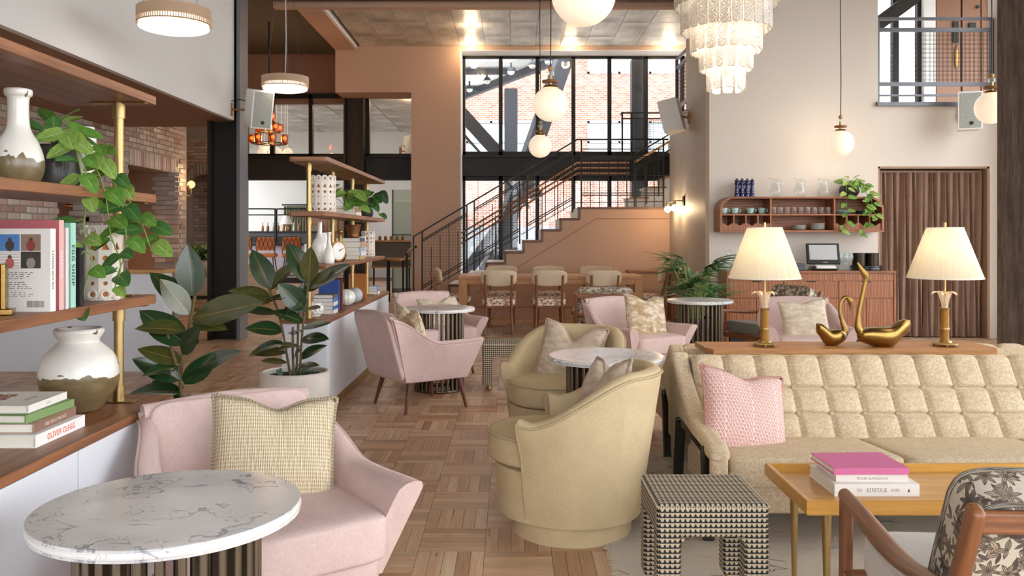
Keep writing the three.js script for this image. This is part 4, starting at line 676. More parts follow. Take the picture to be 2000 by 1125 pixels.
const floralSeat = phy('#ffffff', 0.85, { map: rep(floralTex('#eadfce', ['#8b5a45', '#a8745c', '#cfa78f', '#b98a6e', '#ddc4a8', '#9a7a5a'], 90, 5), 0.42), bumpMap: rep(grain, 0.1), bumpScale: 0.001 });
const floralBack = phy('#ffffff', 0.85, { map: rep(floralTex('#d3c8b4', ['#574b42', '#73655a', '#94826d', '#a3937b', '#bfae93', '#86806d', '#ad9786', '#7d776f'], 120, 9), 0.3), bumpMap: rep(grain, 0.08), bumpScale: 0.002 });
{
  const t = thing('dining_table', 'long light oak dining table below the stair', 'table', [0.53, 0, Z(12.35)]);
  mesh('table_top', rb(2.46, 0.045, 0.86, 0.006, 0, 0.725, 0), M.table, t);
  mesh('apron', join([rb(2.3, 0.07, 0.03, 0.003, 0, 0.67, 0.40), rb(2.3, 0.07, 0.03, 0.003, 0, 0.67, -0.40)]), M.table, t);
  for (const x of [-1.17, 1.17]) for (const z of [-0.37, 0.37]) mesh('leg', rb(0.11, 0.705, 0.11, 0.006, x, 0.352, z, 'y'), M.table, t);
}
function diningChair() {
  const t = thing('dining_chair', 'x', 'chair', [0, 0, 0], 0, 'dining chairs at the oak table');
  mesh('seat', T(cushionGeo(0.44, 0.11, 0.44, 0.3, 14, 0.012), 0, 0.42, 0.02), floralSeat, t);
  mesh('seat_frame', rb(0.38, 0.04, 0.38, 0.01, 0, 0.365, 0.02), M.teak, t);
  const bk = smooth(surf(40, 16, (u, v) => { const th = (v - 0.5) * PI, ph = u * 2 * PI, c = (x, k) => Math.sign(Math.cos(x)) * Math.abs(Math.cos(x)) ** k, s = (x, k) => Math.sign(Math.sin(x)) * Math.abs(Math.sin(x)) ** k; const X = c(th, 0.45) * c(ph, 0.35) * 0.235, zz = c(th, 0.45) * s(ph, 0.5) * 0.03, Y = s(th, 0.4) * 0.105 * (1 - 0.12 * (X / 0.235) ** 2); return [X, Y, zz + 0.05 * (X / 0.235) ** 2]; }));
  bk.rotateX(-0.16); mesh('backrest', T(bk, 0, 0.735, -0.225), tweed, t);
  for (const s of [-1, 1]) {
    mesh('leg', rod([s * 0.185, 0, 0.2], [s * 0.175, 0.38, 0.18], 0.012, 0.02, 10), M.teak, t);
    mesh('leg', tube([[s * 0.185, 0, -0.235], [s * 0.17, 0.2, -0.195], [s * 0.165, 0.40, -0.205], [s * 0.17, 0.6, -0.258], [s * 0.172, 0.775, -0.305]], 0.017, 24, 8), M.teak, t);
    mesh('stretcher', rod([s * 0.178, 0.24, -0.19], [s * 0.182, 0.24, 0.19], 0.009), M.teak, t);
  }
  return t;
}
{
  const c = diningChair(); c.position.set(-0.16, 0, Z(11.78)); c.rotation.y = PI; c.userData.label = 'dining chair on the near side of the oak table, first from the stair foot';
  dup(c, [0.495, 0, Z(11.78)], PI, 'dining chair on the near side of the oak table, in the middle');
  dup(c, [1.19, 0, Z(11.78)], PI + 0.05, 'dining chair on the near side of the oak table, third from the stair foot');
  dup(c, [-0.14, 0, Z(13.0)], 0, 'dining chair on the far side of the oak table, first from the stair foot');
  dup(c, [0.56, 0, Z(13.0)], 0.04, 'dining chair on the far side of the oak table, in the middle');
  dup(c, [1.24, 0, Z(13.0)], -0.05, 'dining chair on the far side of the oak table, third from the stair foot');
  dup(c, [-0.79, 0, Z(12.3)], PI / 2 + 0.1, 'dining chair at the stair end of the oak table');
  dup(c, [1.87, 0, Z(12.4)], -PI / 2 - 0.15, 'dining chair at the palm end of the oak table');
}
{ const s = thing('wall_bench', 'dark wooden side table against the wall behind the palm', 'side table', [2.1, 0, Z(13.5)]); mesh('top', rb(0.7, 0.04, 0.4, 0.005, 0, 0.74, 0), M.walnut, s); for (const x of [-0.31, 0.31]) for (const z of [-0.16, 0.16]) mesh('leg', rb(0.05, 0.72, 0.05, 0.004, x, 0.36, z, 'y'), M.walnut, s); }

// ================= OTTOMANS =================
const houndTex = ctex(256, 256, (x) => { x.fillStyle = '#c9b899'; x.fillRect(0, 0, 256, 256); x.fillStyle = '#24252c'; for (let j = 0; j < 16; j++) for (let i = 0; i < 16; i++) { x.beginPath(); x.moveTo(i * 16 + 1, j * 16 + 14); x.lineTo(i * 16 + 15, j * 16 + 14); x.lineTo(i * 16 + 8, j * 16 + 1); x.fill(); x.fillRect(i * 16, j * 16 + 11, 16, 4); } });
const hound = std('#ffffff', 0.9, { map: rep(houndTex, 0.27), bumpMap: rep(weave, 0.1), bumpScale: 0.0008 });
function ottoman() {
  const t = thing('patterned_stool', 'x', 'stool', [0, 0, 0], 0, 'patterned stools on casters'), W = 0.37, H = 0.40, L = 0.08;
  mesh('top', uvm(new RoundedBoxGeometry(W, 0.11, W, 3, 0.014).translate(0, H - 0.055, 0)), hound, t);
  for (const sx of [-1, 1]) for (const sz of [-1, 1]) {
    const a = W / 2;
    const legG = rb(L, 0.25, L, 0.012, sx * (a - L / 2), 0.05 + 0.125, sz * (a - L / 2)); const lg = mesh('leg', uvm(legG), hound, t);
    mesh('corner_fillet', uvm((() => { const q = new THREE.Shape(); q.moveTo(0, 0); q.lineTo(0.03, 0); q.quadraticCurveTo(0, 0, 0, -0.03); q.closePath(); const e = new THREE.ExtrudeGeometry(q, { depth: L, bevelEnabled: false, curveSegments: 6 }); if (sx > 0) e.rotateY(PI).translate(0, 0, L); return e.translate(sx * (a - L), H - 0.11, sz * (a - L / 2) - L / 2); })()), hound, t);
    const c = mesh('caster', sph(0.022, sx * (a - 0.055), 0.022, sz * (a - 0.055), 16), M.brass, t); mesh('caster_stem', cyl(0.012, 0.016, 0.02, sx * (a - 0.055), 0.044, sz * (a - 0.055)), M.brass, c);
  }
  const w = []; const e = W / 2; for (let k = 0; k < 44; k++) { const q = -e + (k + 0.5) * W / 44; for (const [x, z] of [[q, e], [q, -e], [e, q], [-e, q]]) w.push(sph(0.0035, x, H - 0.008, z, 5)); }
  mesh('welt', mergeGeometries(w), std('#c9bda6', 0.8), t).userData.kind = 'stuff';
  return t;
}
{ const o = ottoman(); o.position.set(0.668, 0.009, Z(2.955) - 0.185); o.userData.label = 'triangle-patterned stool on casters beside the coffee table'; dup(o, [-0.055, 0, Z(7.4) - 0.19], 0.02, 'triangle-patterned stool on casters between the pink chair and the far swivel chair'); }

// ================= RUG =================
{
  const rt = ctex(1024, 1024, (x) => {
    seedN = 77; x.fillStyle = '#d6cdbf'; x.fillRect(0, 0, 1024, 1024);
    for (let i = 0; i < 5000; i++) { x.fillStyle = `rgba(${R(150, 240) | 0},${R(140, 225) | 0},${R(120, 210) | 0},0.25)`; x.fillRect(R(0, 1024), R(0, 1024), R(2, 26), R(1, 5)); }
    const cols = ['#2f3644', '#6d7f95', '#a8583f', '#c79a5e']; x.lineWidth = 3;
    for (let i = 0; i < 60; i++) { x.strokeStyle = cols[R() * 4 | 0]; x.globalAlpha = R(0.3, 0.8); let px = R(0, 1024), py = R(0, 1024); x.beginPath(); x.moveTo(px, py); for (let k = 0; k < 7; k++) { px += R(-26, 26); py += R(-20, 20); x.lineTo(px, py); } x.stroke(); } x.globalAlpha = 1;
  });
  const r = thing('area_rug', 'faded cream vintage rug under the sofa and coffee table', 'rug', [1.82, 0.0005, -3.75]);
  mesh('pile', uvm(T(new RoundedBoxGeometry(2.82, 0.008, 2.75, 2, 0.004), 0, 0.004, 0)), std('#ffffff', 0.95, { map: rep(rt, 2.2), bumpMap: rep(grain, 0.12), bumpScale: 0.003 }), r);
  const f = []; for (let k = 0; k < 260; k++) f.push(rod([-1.41, 0.005, -1.37 + k * 0.01055], [-1.41 - R(0.012, 0.03), 0.003, -1.37 + k * 0.01055 + R(-0.01, 0.01)], 0.003, 0.002, 4)); mesh('fringe', mergeGeometries(f), std('#d9cdb8', 0.95), r).userData.kind = 'stuff';
}
// ================= COFFEE TABLE =================
{
  const t = thing('coffee_table', 'honey-coloured wooden tray coffee table with tapered brass legs', 'table', [0, 0.009, 0]), x0 = 0.968, x1 = 2.55, z0 = Z(3.42), z1 = Z(2.93), h = 0.42, cx = (x0 + x1) / 2, cz = (z0 + z1) / 2, W = x1 - x0, D = z1 - z0;
  const ring = (pts) => { const pos = []; const C = (o, y) => [[x0 + o, y, z0 + o], [x1 - o, y, z0 + o], [x1 - o, y, z1 - o], [x0 + o, y, z1 - o]]; for (let i = 0; i + 1 < pts.length; i++) { const a = C(...pts[i]), b = C(...pts[i + 1]); for (let k = 0; k < 4; k++) { const l = (k + 1) % 4; pos.push(...a[k], ...a[l], ...b[k], ...a[l], ...b[l], ...b[k]); } } const g = new THREE.BufferGeometry(); g.setAttribute('position', new THREE.Float32BufferAttribute(pos, 3)); g.computeVertexNormals(); return uvm(g); };
  mesh('tray', rb(W - 0.05, 0.026, D - 0.05, 0.003, cx, h - 0.037, cz), M.honey, t);
  mesh('rim', ring([[0.03, h - 0.055], [0.004, h - 0.05], [0, h - 0.045], [0, h - 0.003], [0.003, h], [0.016, h], [0.04, h - 0.024]]), M.honey, t);
  for (const x of [x0 + 0.09, x1 - 0.09]) for (const z of [z0 + 0.07, z1 - 0.07]) mesh('leg', rod([x, 0, z], [x, h - 0.05, z], 0.0085, 0.0165, 16), M.brass, t);
}
// ================= WOODEN LOUNGE CHAIRS =================
function loungeChair(seatMat) {
  const t = thing('wooden_lounge_chair', 'x', 'armchair', [0, 0, 0], 0, 'wooden lounge chairs'), w = 0.31;
  for (const s of [-1, 1]) {
    const x = s * w;
    mesh('front_leg', bar([x, 0, 0.345], [x, 0.505, 0.33], 0.034, 0.045, 0.012, V(0, 0, 1)), M.teak, t);
    const ag = smooth(surf(30, 16, (u, v) => { const zz = lerp(0.345, -0.34, u), yy = 0.51 - 0.05 * Math.sin(u * PI) * 0.5 + 0.006 * Math.sin(u * 7), a = v * 2 * PI, hw = 0.020 + 0.012 * Math.sin(u * PI * 0.9), hh = 0.018; return [x + Math.cos(a) * hw, yy + Math.sin(a) * hh, zz]; }, true), 'z');
    mesh('arm', join([ag, sph(0.0195, x, 0.51, 0.343, 10), sph(0.019, x, 0.51, -0.34, 10)].map((g) => g)), M.teak, t);
    mesh('back_post', bar([x * 0.92, 0.22, -0.22], [x * 0.92, 0.725, -0.45], 0.034, 0.046, 0.014, V(0, 0, 1)), M.teak, t);
    mesh('rear_leg', bar([x, 0, -0.40], [x, 0.40, -0.28], 0.034, 0.042, 0.012, V(0, 0, 1)), M.teak, t);
    mesh('side_rail', bar([x, 0.27, 0.33], [x, 0.21, -0.32], 0.028, 0.05, 0.008), M.teak, t);
  }
  mesh('front_rail', bar([-w, 0.27, 0.32], [w, 0.27, 0.32], 0.028, 0.05, 0.008), M.teak, t); mesh('rear_rail', bar([-w, 0.21, -0.3], [w, 0.21, -0.3], 0.028, 0.05, 0.008), M.teak, t);
  for (const k of [0, 1, 2]) { const f = [0.93, 0.55, 0.2][k]; mesh('back_rail', bar([-w * 0.9, lerp(0.22, 0.725, f), lerp(-0.22, -0.45, f)], [w * 0.9, lerp(0.22, 0.725, f), lerp(-0.22, -0.45, f)], 0.022, k ? 0.035 : 0.05, 0.01), M.teak, t); }
  const sc = cushionGeo(0.56, 0.12, 0.62, 0.2, 16, 0.015); sc.rotateX(-0.085); mesh('seat_cushion', T(sc, 0, 0.335, 0.02), seatMat, t);
  const bc = cushionGeo(0.56, 0.52, 0.13, 0.22, 18, 0.0); bc.rotateX(-0.44); mesh('back_cushion', uvm(T(bc, 0, 0.515, -0.265)), floralBack, t);
  const pi = tube([[-0.26, 0.235, 0.05], [-0.27, 0, 0.055], [-0.26, -0.235, 0.05]].map((p) => p), 0.004, 10, 5);
  const ring = (zz) => { const q = []; for (let i = 0; i < 40; i++) { const a = i / 40 * 2 * PI, c = Math.cos(a), s = Math.sin(a), e = 0.22; q.push([Math.sign(c) * Math.abs(c) ** e * 0.278, Math.sign(s) * Math.abs(s) ** e * 0.258, zz]); } const g = tube(q, 0.0055, 160, 6, true); g.rotateX(-0.44); return T(g, 0, 0.515, -0.265); };
  mesh('piping', ring(0.055), floralBack, t); mesh('piping', ring(-0.055), floralBack, t);
  return t;
}
{
  const c = loungeChair(M.stone); c.position.set(1.285, 0.009, -2.213); c.rotation.y = PI - 0.074; c.userData.label = 'wooden lounge chair with floral back nearest the camera, seen from behind';
  const c2 = loungeChair(M.slateCloth); c2.position.set(2.62, 0, Z(9.15)); c2.rotation.y = -1.15; c2.userData.label = 'wooden lounge chair with grey seat beside the sideboard';
  dup(c, [0.97, 0, Z(9.3)], PI - 0.1, 'wooden lounge chair with floral back peeking over a pink armchair');
}
// books on the coffee table
function spineTex(w, h, bg, draw) { return ctex(w, h, (x) => { x.fillStyle = bg; x.fillRect(0, 0, w, h); draw(x, w, h); }); }
// book lying flat: spine towards +z, w along x, d along z, t thick; texture for the spine optional
function book(name, label, p, turn, w, t, d, coverMat, spineMat, group, up = 'y') {
  const b = thing(name, label, 'book', p, turn, group), c = 0.0025;
  mesh('cover', join([box(w, c, d, 0, c / 2, 0), box(w, c, d, 0, t - c / 2, 0), box(w, t - 2 * c, c, 0, t / 2, d / 2 - c / 2)]), coverMat, b);
  mesh('pages', box(w - 0.008, t - 2 * c, d - 0.008, 0, t / 2, -0.002), M.paper, b);
  if (spineMat) { const g = new THREE.PlaneGeometry(w, t).translate(0, t / 2, d / 2 + 0.0006); mesh('spine', g, spineMat, b); }
  if (up === 'x') { b.rotation.order = 'YXZ'; }
  return b;
}
const spineM = (w, h, bg, draw) => std('#ffffff', 0.7, { map: spineTex(w, h, bg, draw) });
{
  const Y = 0.009 + 0.3965;
  const k = spineM(1024, 128, '#f0eeea', (x) => { x.fillStyle = '#2a2a2a'; x.textAlign = 'center'; x.textBaseline = 'middle'; x.font = '34px serif'; x.fillText('THE', 300, 64); x.fillText('HOME', 735, 64); x.font = '56px serif'; x.fillText('KINFOLK', 510, 64); x.beginPath(); x.moveTo(880, 82); x.lineTo(912, 82); x.lineTo(896, 46); x.fill(); });
  book('art_book', 'thick white book at the bottom of the pile on the coffee table', [1.25, Y, Z(3.19)], 0, 0.29, 0.042, 0.25, std('#efece6', 0.7), k, 'books on the coffee table');
  const i2 = spineM(1024, 96, '#eadfd8', (x) => { x.fillStyle = '#3a3433'; x.save(); x.translate(512, 48); x.rotate(PI); x.textAlign = 'center'; x.textBaseline = 'middle'; x.font = '44px serif'; x.fillText('IN INTIMATE DETAIL', 0, 0); x.restore(); });
  book('art_book', 'blush book in the middle of the pile on the coffee table', [1.245, Y + 0.0425, Z(3.19)], -0.02, 0.245, 0.024, 0.20, std('#e4d6cd', 0.7), i2, 'books on the coffee table');
  const p = spineM(1024, 96, '#d9719f', (x) => { x.fillStyle = '#b98a5a'; for (let k = 0; k < 14; k++) x.fillRect(400 + k * 24, 44 + (k % 3) * 3, 14, 6); });
  book('art_book', 'bright pink hardback on top of the pile on the coffee table', [1.24, Y + 0.067, Z(3.20)], 0.03, 0.262, 0.022, 0.215, std('#d9719f', 0.65), p, 'books on the coffee table');
}

// ================= BOOKCASES =================
function bookcase(label, X0, X1, dFar, dNear, sX0, sX1, sFar, sNear, ys, baseY, poles, poleX, doorD) {
  const t = thing('open_bookcase', label, 'bookcase', [0, 0, 0]);
  mesh('base_body', bx(X0 + 0.01, X1 - 0.006, 0.09, baseY - 0.03, dNear + 0.02, dFar - 0.02), M.cabinet, t);
  for (let k = 0; k + 1 < doorD.length; k++) mesh('door', rb(0.012, baseY - 0.135, 0.96 * (doorD[k + 1] - doorD[k]) - 0.006, 0.002, X1 - 0.001, (baseY + 0.06) / 2 + 0.005, Z((doorD[k] + doorD[k + 1]) / 2)), M.cabinet, t);
  mesh('plinth', bx(X0 + 0.03, X1 - 0.03, 0, 0.09, dNear + 0.05, dFar - 0.05), M.brass, t);
  const slab = (a, b, n, f, y, th, r) => { const s = new THREE.Shape(), z0 = 0.96 * n, z1 = 0.96 * f; s.moveTo(a + r, z0); s.lineTo(b - r, z0); s.quadraticCurveTo(b, z0, b, z0 + r); s.lineTo(b, z1 - r); s.quadraticCurveTo(b, z1, b - r, z1); s.lineTo(a + r, z1); s.quadraticCurveTo(a, z1, a, z1 - r); s.lineTo(a, z0 + r); s.quadraticCurveTo(a, z0, a + r, z0); return uvm(extr(s, th, 0.003).rotateX(-PI / 2).translate(0, y - th, 0), 'z', R(0, 2), R(0, 2)); };
  mesh('base_top', slab(X0, X1 + 0.012, dNear, dFar, baseY, 0.03, 0.03), M.walnut, t);
  for (const y of ys) mesh('shelf', slab(sX0, sX1, sNear, sFar, y, 0.032, 0.025), M.walnut, t);
  const lv = [baseY, ...ys];
  for (const d of poles) for (let k = 0; k + 1 < lv.length; k++) {
    const a = lv[k], b = lv[k + 1] - 0.032; const p = mesh('pole', cyl(0.0165, 0.0165, b - a, poleX, (a + b) / 2, Z(d)), M.brass, t);
    mesh('ferrule', cyl(0.021, 0.021, 0.055, poleX, b - 0.03, Z(d)), M.brass, p); mesh('ferrule', cyl(0.021, 0.021, 0.055, poleX, a + 0.03, Z(d)), M.brass, p);
    mesh('flange', rb(0.2, 0.005, 0.03, 0.0024, poleX, b - 0.003, Z(d)), M.brass, p); mesh('flange', rb(0.12, 0.005, 0.05, 0.0024, poleX, a + 0.003, Z(d)), M.brass, p);
  }
}
bookcase('near open bookcase with brass poles over a pale cabinet', -1.72, -1.27, 3.36, -0.4, -1.63, -1.30, 3.30, -0.3, [1.08, 1.447, 1.805], 0.70, [1.2, 2.2, 3.21], -1.405, [-0.38, 0.4, 1.15, 1.9, 2.62, 3.34]);
bookcase('far open bookcase with brass poles beside the pink chairs', -1.63, -1.30, 9.5, 6.32, -1.54, -1.27, 9.05, 6.2, [1.085, 1.46, 1.84], 0.70, [6.36, 7.2, 8.1, 8.93], -1.435, [6.34, 7.4, 8.45, 9.48]);

// ---------- perforated ceramic lanterns ----------
function lantern(label, p, r, h, n, lit) {
  const t = thing('ceramic_lantern', label, 'lantern', p, 0, 'perforated ceramic lanterns'), w = 2 * PI * r / n, gs = [], rings = [];
  const s = new THREE.Shape(), e = 0.86; s.moveTo(-w / 2, w * 0.45); s.absarc(0, w * 0.5, w * 0.5, PI, 2 * PI, false); s.lineTo(w / 2, h - w * 0.5); s.absarc(0, h - w * 0.5, w * 0.5, 0, PI, false); s.closePath();
  const hole = (x, y, q) => { const k = new THREE.Path(); k.absarc(x, y, q, 0, 2 * PI, true); s.holes.push(k); };
  hole(0, w * 0.5, w * 0.2); hole(0, h - w * 0.5, w * 0.2); hole(0, w * 1.35, w * 0.16); hole(0, h - w * 2.6, w * 0.22); hole(0, h - w * 3.4, w * 0.1);
  const tri = new THREE.Path(); tri.moveTo(-w * 0.3, h - w * 1.95); tri.lineTo(0, h - w * 1.3); tri.lineTo(w * 0.3, h - w * 1.95); tri.closePath(); s.holes.push(tri);
  const g = new THREE.ExtrudeGeometry(s, { depth: r * 0.07, bevelEnabled: false, curveSegments: 8 });
  for (let k = 0; k < n; k++) { const a = k / n * 2 * PI; gs.push(g.clone().translate(0, 0, r * Math.cos(PI / n) - r * 0.07).rotateY(a)); for (const y of [w * 0.5, h - w * 0.5]) rings.push(new THREE.TorusGeometry(w * 0.33, w * 0.09, 6, 18).translate(0, y, r * Math.cos(PI / n)).rotateY(a)); }
  mesh('wall', uvm(mergeGeometries(gs)), M.bisque, t); mesh('ring_ornament', mergeGeometries(rings), M.bisque, t).userData.kind = 'stuff';
  mesh('floor', cyl(r * 0.9, r * 0.9, 0.006, 0, 0.003 + w * 0.02, 0), M.bisque, t);
  mesh('liner', T(new THREE.CylinderGeometry(r * 0.82, r * 0.82, h * 0.9, 32, 1, true), 0, h * 0.46, 0), std('#d98a4c', 0.7, { side: THREE.DoubleSide }), t);
}
lantern('perforated white lantern on the near bookcase behind the trailing vine', [-1.385, 1.08, Z(3.03)], 0.068, 0.252, 10, 1);
lantern('larger perforated lantern on the upper shelf of the far bookcase', [-1.40, 1.46, Z(6.62)], 0.105, 0.275, 14, 1);
lantern('smaller perforated lantern on the middle shelf of the far bookcase', [-1.40, 1.085, Z(8.78)], 0.066, 0.25, 10, 1);

// ---------- near bookcase: vases, books, bookend ----------
const crackle = tex(512, 256, (u, v) => {
  const edge = 0.43 + 0.22 * (fbm(u, 0.3, 7, 1, 231, 4) - 0.5) + 0.05 * (pn(u * 46, 0, 46, 1, 233) - 0.5), chip = fbm(u, v, 9, 7, 241, 3), g = v > edge && !(chip > 0.715 && v > 0.5) ;
  const n = (fbm(u, v, 20, 14, 251, 3) - 0.5) * 40; return g ? [240 + n * 0.15, 237 + n * 0.15, 230 + n * 0.2] : [122 + n, 105 + n, 74 + n];
});
const dipped = phy('#ffffff', 0.3, { map: crackle, clearcoat: 0.6, clearcoatRoughness: 0.15 });
const vLathe = (pts, n = 48, m = 48, lift = 0.02) => { const g = turned(pts, n, m), p = g.attributes.position, uv = g.attributes.uv; let lo = 9, hi = -9; for (let i = 0; i < p.count; i++) { lo = Math.min(lo, p.getY(i)); hi = Math.max(hi, p.getY(i)); } for (let i = 0; i < p.count; i++) uv.setY(i, lift + (0.98 - lift) * (p.getY(i) - lo) / (hi - lo)); return g; };
solo('round_vase', vLathe([[0, 0], [0.055, 0], [0.075, 0.012], [0.118, 0.075], [0.127, 0.13], [0.112, 0.185], [0.075, 0.225], [0.064, 0.238], [0.075, 0.258], [0.08, 0.272], [0.072, 0.281], [0.06, 0.275], [0.05, 0.25], [0.06, 0.2], [0.0, 0.15]], 56, 70, 0.06), dipped, 'round vase half dipped in white glaze with a chipped edge', 'vase', [-1.475, 0.70, Z(3.06)]);
solo('bottle_vase', vLathe([[0, 0], [0.045, 0], [0.062, 0.02], [0.069, 0.06], [0.056, 0.115], [0.034, 0.155], [0.0285, 0.19], [0.0285, 0.245], [0.036, 0.257], [0.037, 0.272], [0.03, 0.274], [0.022, 0.26], [0.02, 0.2], [0, 0.15]], 48, 60, 0.28), dipped, 'tall bottle vase with white glaze over a bare clay foot', 'vase', [-1.43, 1.447, Z(2.6)]);
solo('white_cylinder_vase', turned([[0, 0], [0.03, 0], [0.034, 0.02], [0.03, 0.16], [0.024, 0.215], [0.018, 0.218], [0, 0.1]], 32, 30), M.ceramic, 'slim white vase behind the potted vine', 'vase', [-1.475, 1.447, Z(3.12)]);
{
  const y = 0.70;
  const titled = (w, h, bg, txt, col, font) => spineM(w, h, bg, (x) => { x.fillStyle = col; x.textAlign = 'center'; x.textBaseline = 'middle'; x.font = font; x.fillText(txt, w / 2, h / 2 + 2); });
  const stack = [[0.036, 0.30, 0.28, '#efeceb', titled(1024, 128, '#f3f1ef', 'OLIVER CLEGG', '#e0613c', 'bold 84px sans-serif'), 'white art book with orange spine lettering at the bottom of the near stack'], [0.027, 0.27, 0.255, '#b79a86', titled(1024, 96, '#8c6a59', 'MEET YOU AT THE CAFE', '#efe3d2', '44px serif'), 'brown book second from the bottom of the near stack'], [0.024, 0.265, 0.25, '#7f9a62', null, 'green clothbound book in the near stack'], [0.022, 0.24, 0.235, '#eae7e1', titled(1024, 96, '#e9e5de', 'infuse', '#777777', '40px serif'), 'white paperback with a food cover on top of the near stack']];
  let h = y; stack.forEach(([t, w, d, c, sp, l], i) => { const b = book('art_book', l, [-1.475 - i * 0.008, h, Z(2.66) - i * 0.004], PI / 2 + [0, 0.03, -0.05, 0.02][i], w * 0.93, t, d, std(c, 0.75), sp, 'books stacked on the near cabinet'); h += t + 0.0006; if (i === 3) mesh('cover_print', new THREE.PlaneGeometry(w * 0.9, d * 0.9).rotateX(-PI / 2).translate(0, t + 0.0008, 0), std('#ffffff', 0.6, { map: ctex(512, 512, (x) => { x.fillStyle = '#efece6'; x.fillRect(0, 0, 512, 512); x.fillStyle = '#9b3f2b'; for (let k = 0; k < 40; k++) { x.fillStyle = ['#a4472c', '#6b7a35', '#c98a4b', '#5a3a22'][k % 4]; x.beginPath(); x.ellipse(260 + Math.cos(k) * 120, 180 + Math.sin(k * 1.7) * 60, 34, 12, k, 0, 7); x.fill(); } x.fillStyle = '#666'; x.font = '60px serif'; x.fillText('infuse', 170, 430); }) }), b); });
}
// standing books: covers face the camera, spines towards the aisle
function standing(label, x1, d, w, h, t, mat, spineMat, frontMat, yb, group) {
  const b = thing('standing_book', label, 'book', [x1, yb, Z(d)], 0, group), c = 0.003;
  mesh('cover', join([box(w, h, c, -w / 2, h / 2, -c / 2), box(w, h, c, -w / 2, h / 2, -t + c / 2), box(c, h, t - 2 * c, -c / 2, h / 2, -t / 2)]), mat, b);
  mesh('pages', box(w - 0.008, h - 0.01, t - 2 * c, -w / 2 - 0.003, h / 2, -t / 2), M.paper, b);
  if (spineMat) mesh('spine', new THREE.PlaneGeometry(t, h).rotateY(PI / 2).translate(0.0006, h / 2, -t / 2), spineMat, b);
  if (frontMat) mesh('back_print', new THREE.PlaneGeometry(w, h).translate(-w / 2, h / 2, 0.0006), frontMat, b);
}
{
  const up = (w, h, bg, txt, col, font) => std('#ffffff', 0.7, { map: ctex(w, h, (x) => { x.fillStyle = bg; x.fillRect(0, 0, w, h); x.save(); x.translate(w / 2, h / 2); x.rotate(PI / 2); x.fillStyle = col; x.font = font; x.textAlign = 'center'; x.textBaseline = 'middle'; x.fillText(txt, 0, 0); x.restore(); }) });
  const front = std('#ffffff', 0.6, { map: ctex(1024, 1024, (x) => {
    seedN = 31; x.fillStyle = '#e9e6e2'; x.fillRect(0, 0, 1024, 1024);
    const bgs = ['#b9b5ae', '#4f83c4', '#8e7a68', '#5a4a3c', '#c9c0bd', '#3b3a30'], fg = ['#2d2a28', '#4a3b33', '#8a3d3a', '#a98a62', '#b5605c', '#8f8a86'];
    for (let i = 0; i < 6; i++) { const px = 330 + (i % 3) * 205, py = 70 + (i / 3 | 0) * 215; x.fillStyle = bgs[i]; x.fillRect(px, py, 195, 205); if (i === 4) { x.fillStyle = '#f2eeee'; for (let k = 0; k < 6; k++) x.fillRect(px, py + 10 + k * 34, 195, 14); } x.fillStyle = fg[i]; x.beginPath(); x.ellipse(px + 98, py + 140, 44, 68, 0, 0, 7); x.fill(); x.fillStyle = '#5b3d2e'; x.beginPath(); x.arc(px + 98, py + 62, 20, 0, 7); x.fill(); }
    x.fillStyle = '#4a4644'; for (let k = 0; k < 13; k++) { if (k === 4 || k === 9) continue; for (let px = 330; px < 900 + R(-160, 0); px += R(22, 52)) x.fillRect(px, 540 + k * 24, R(14, 30), 7); }
    x.fillStyle = '#222'; for (let k = 0; k < 34; k++) x.fillRect(800 + k * 5, 890, R(1, 4), 80);
  }) });
  standing('white photo book showing its back cover with six portraits', -1.312, 2.55, 0.30, 0.237, 0.030, std('#eceae7', 0.6), up(64, 512, '#f0efec', 'I actually wore this', '#44423f', 'bold 26px sans-serif'), front, 1.08, 'books on the near bookcase');
  standing('tall rose-pink hardback behind the white photo book', -1.312, 2.60, 0.31, 0.262, 0.026, std('#bf6a70', 0.7), up(64, 512, '#e9b9b6', 'MATCHA', '#f7ecec', '40px sans-serif'), null, 1.08, 'books on the near bookcase');
  standing('slim white and pink book next to the rose hardback', -1.315, 2.645, 0.26, 0.24, 0.016, std('#eadcdc', 0.7), up(64, 512, '#f0dfdf', '', '#b98a88', '26px serif'), null, 1.08, 'books on the near bookcase');
  standing('mint green book with dark spine lettering', -1.318, 2.68, 0.25, 0.255, 0.03, std('#9fd6c4', 0.7), up(64, 512, '#a9dccb', 'EGG SHOP', '#2f4a44', 'bold 52px sans-serif'), null, 1.08, 'books on the near bookcase');
  standing('short black book beside the perforated lantern', -1.322, 2.745, 0.2, 0.18, 0.026, std('#1d1c1c', 0.6), up(64, 512, '#1d1c1c', '', '#b9b5b0', '24px sans-serif'), null, 1.08, 'books on the near bookcase');
  const e = thing('brass_bookend', 'cast brass bookend with relief face in front of the photo book', 'bookend', [-1.405, 1.08, Z(2.44)], 0.35);
  mesh('foot', rb(0.11, 0.018, 0.06, 0.004, -0.01, 0.009, 0.0), M.gold, e); mesh('face', rb(0.05, 0.125, 0.014, 0.003, -0.012, 0.078, 0.0), M.gold, e); mesh('fin', rb(0.012, 0.125, 0.05, 0.003, 0.02, 0.078, -0.012), M.gold, e);
  mesh('relief', join([new THREE.TorusGeometry(0.014, 0.003, 6, 20).translate(-0.012, 0.115, 0.008), rb(0.046, 0.005, 0.006, 0.002, -0.012, 0.088, 0.008), rb(0.046, 0.004, 0.006, 0.002, -0.012, 0.052, 0.008), new THREE.TorusGeometry(0.018, 0.003, 6, 20, PI / 2).translate(-0.03, 0.056, 0.008)]), M.gold, e).userData.kind = 'stuff';
}
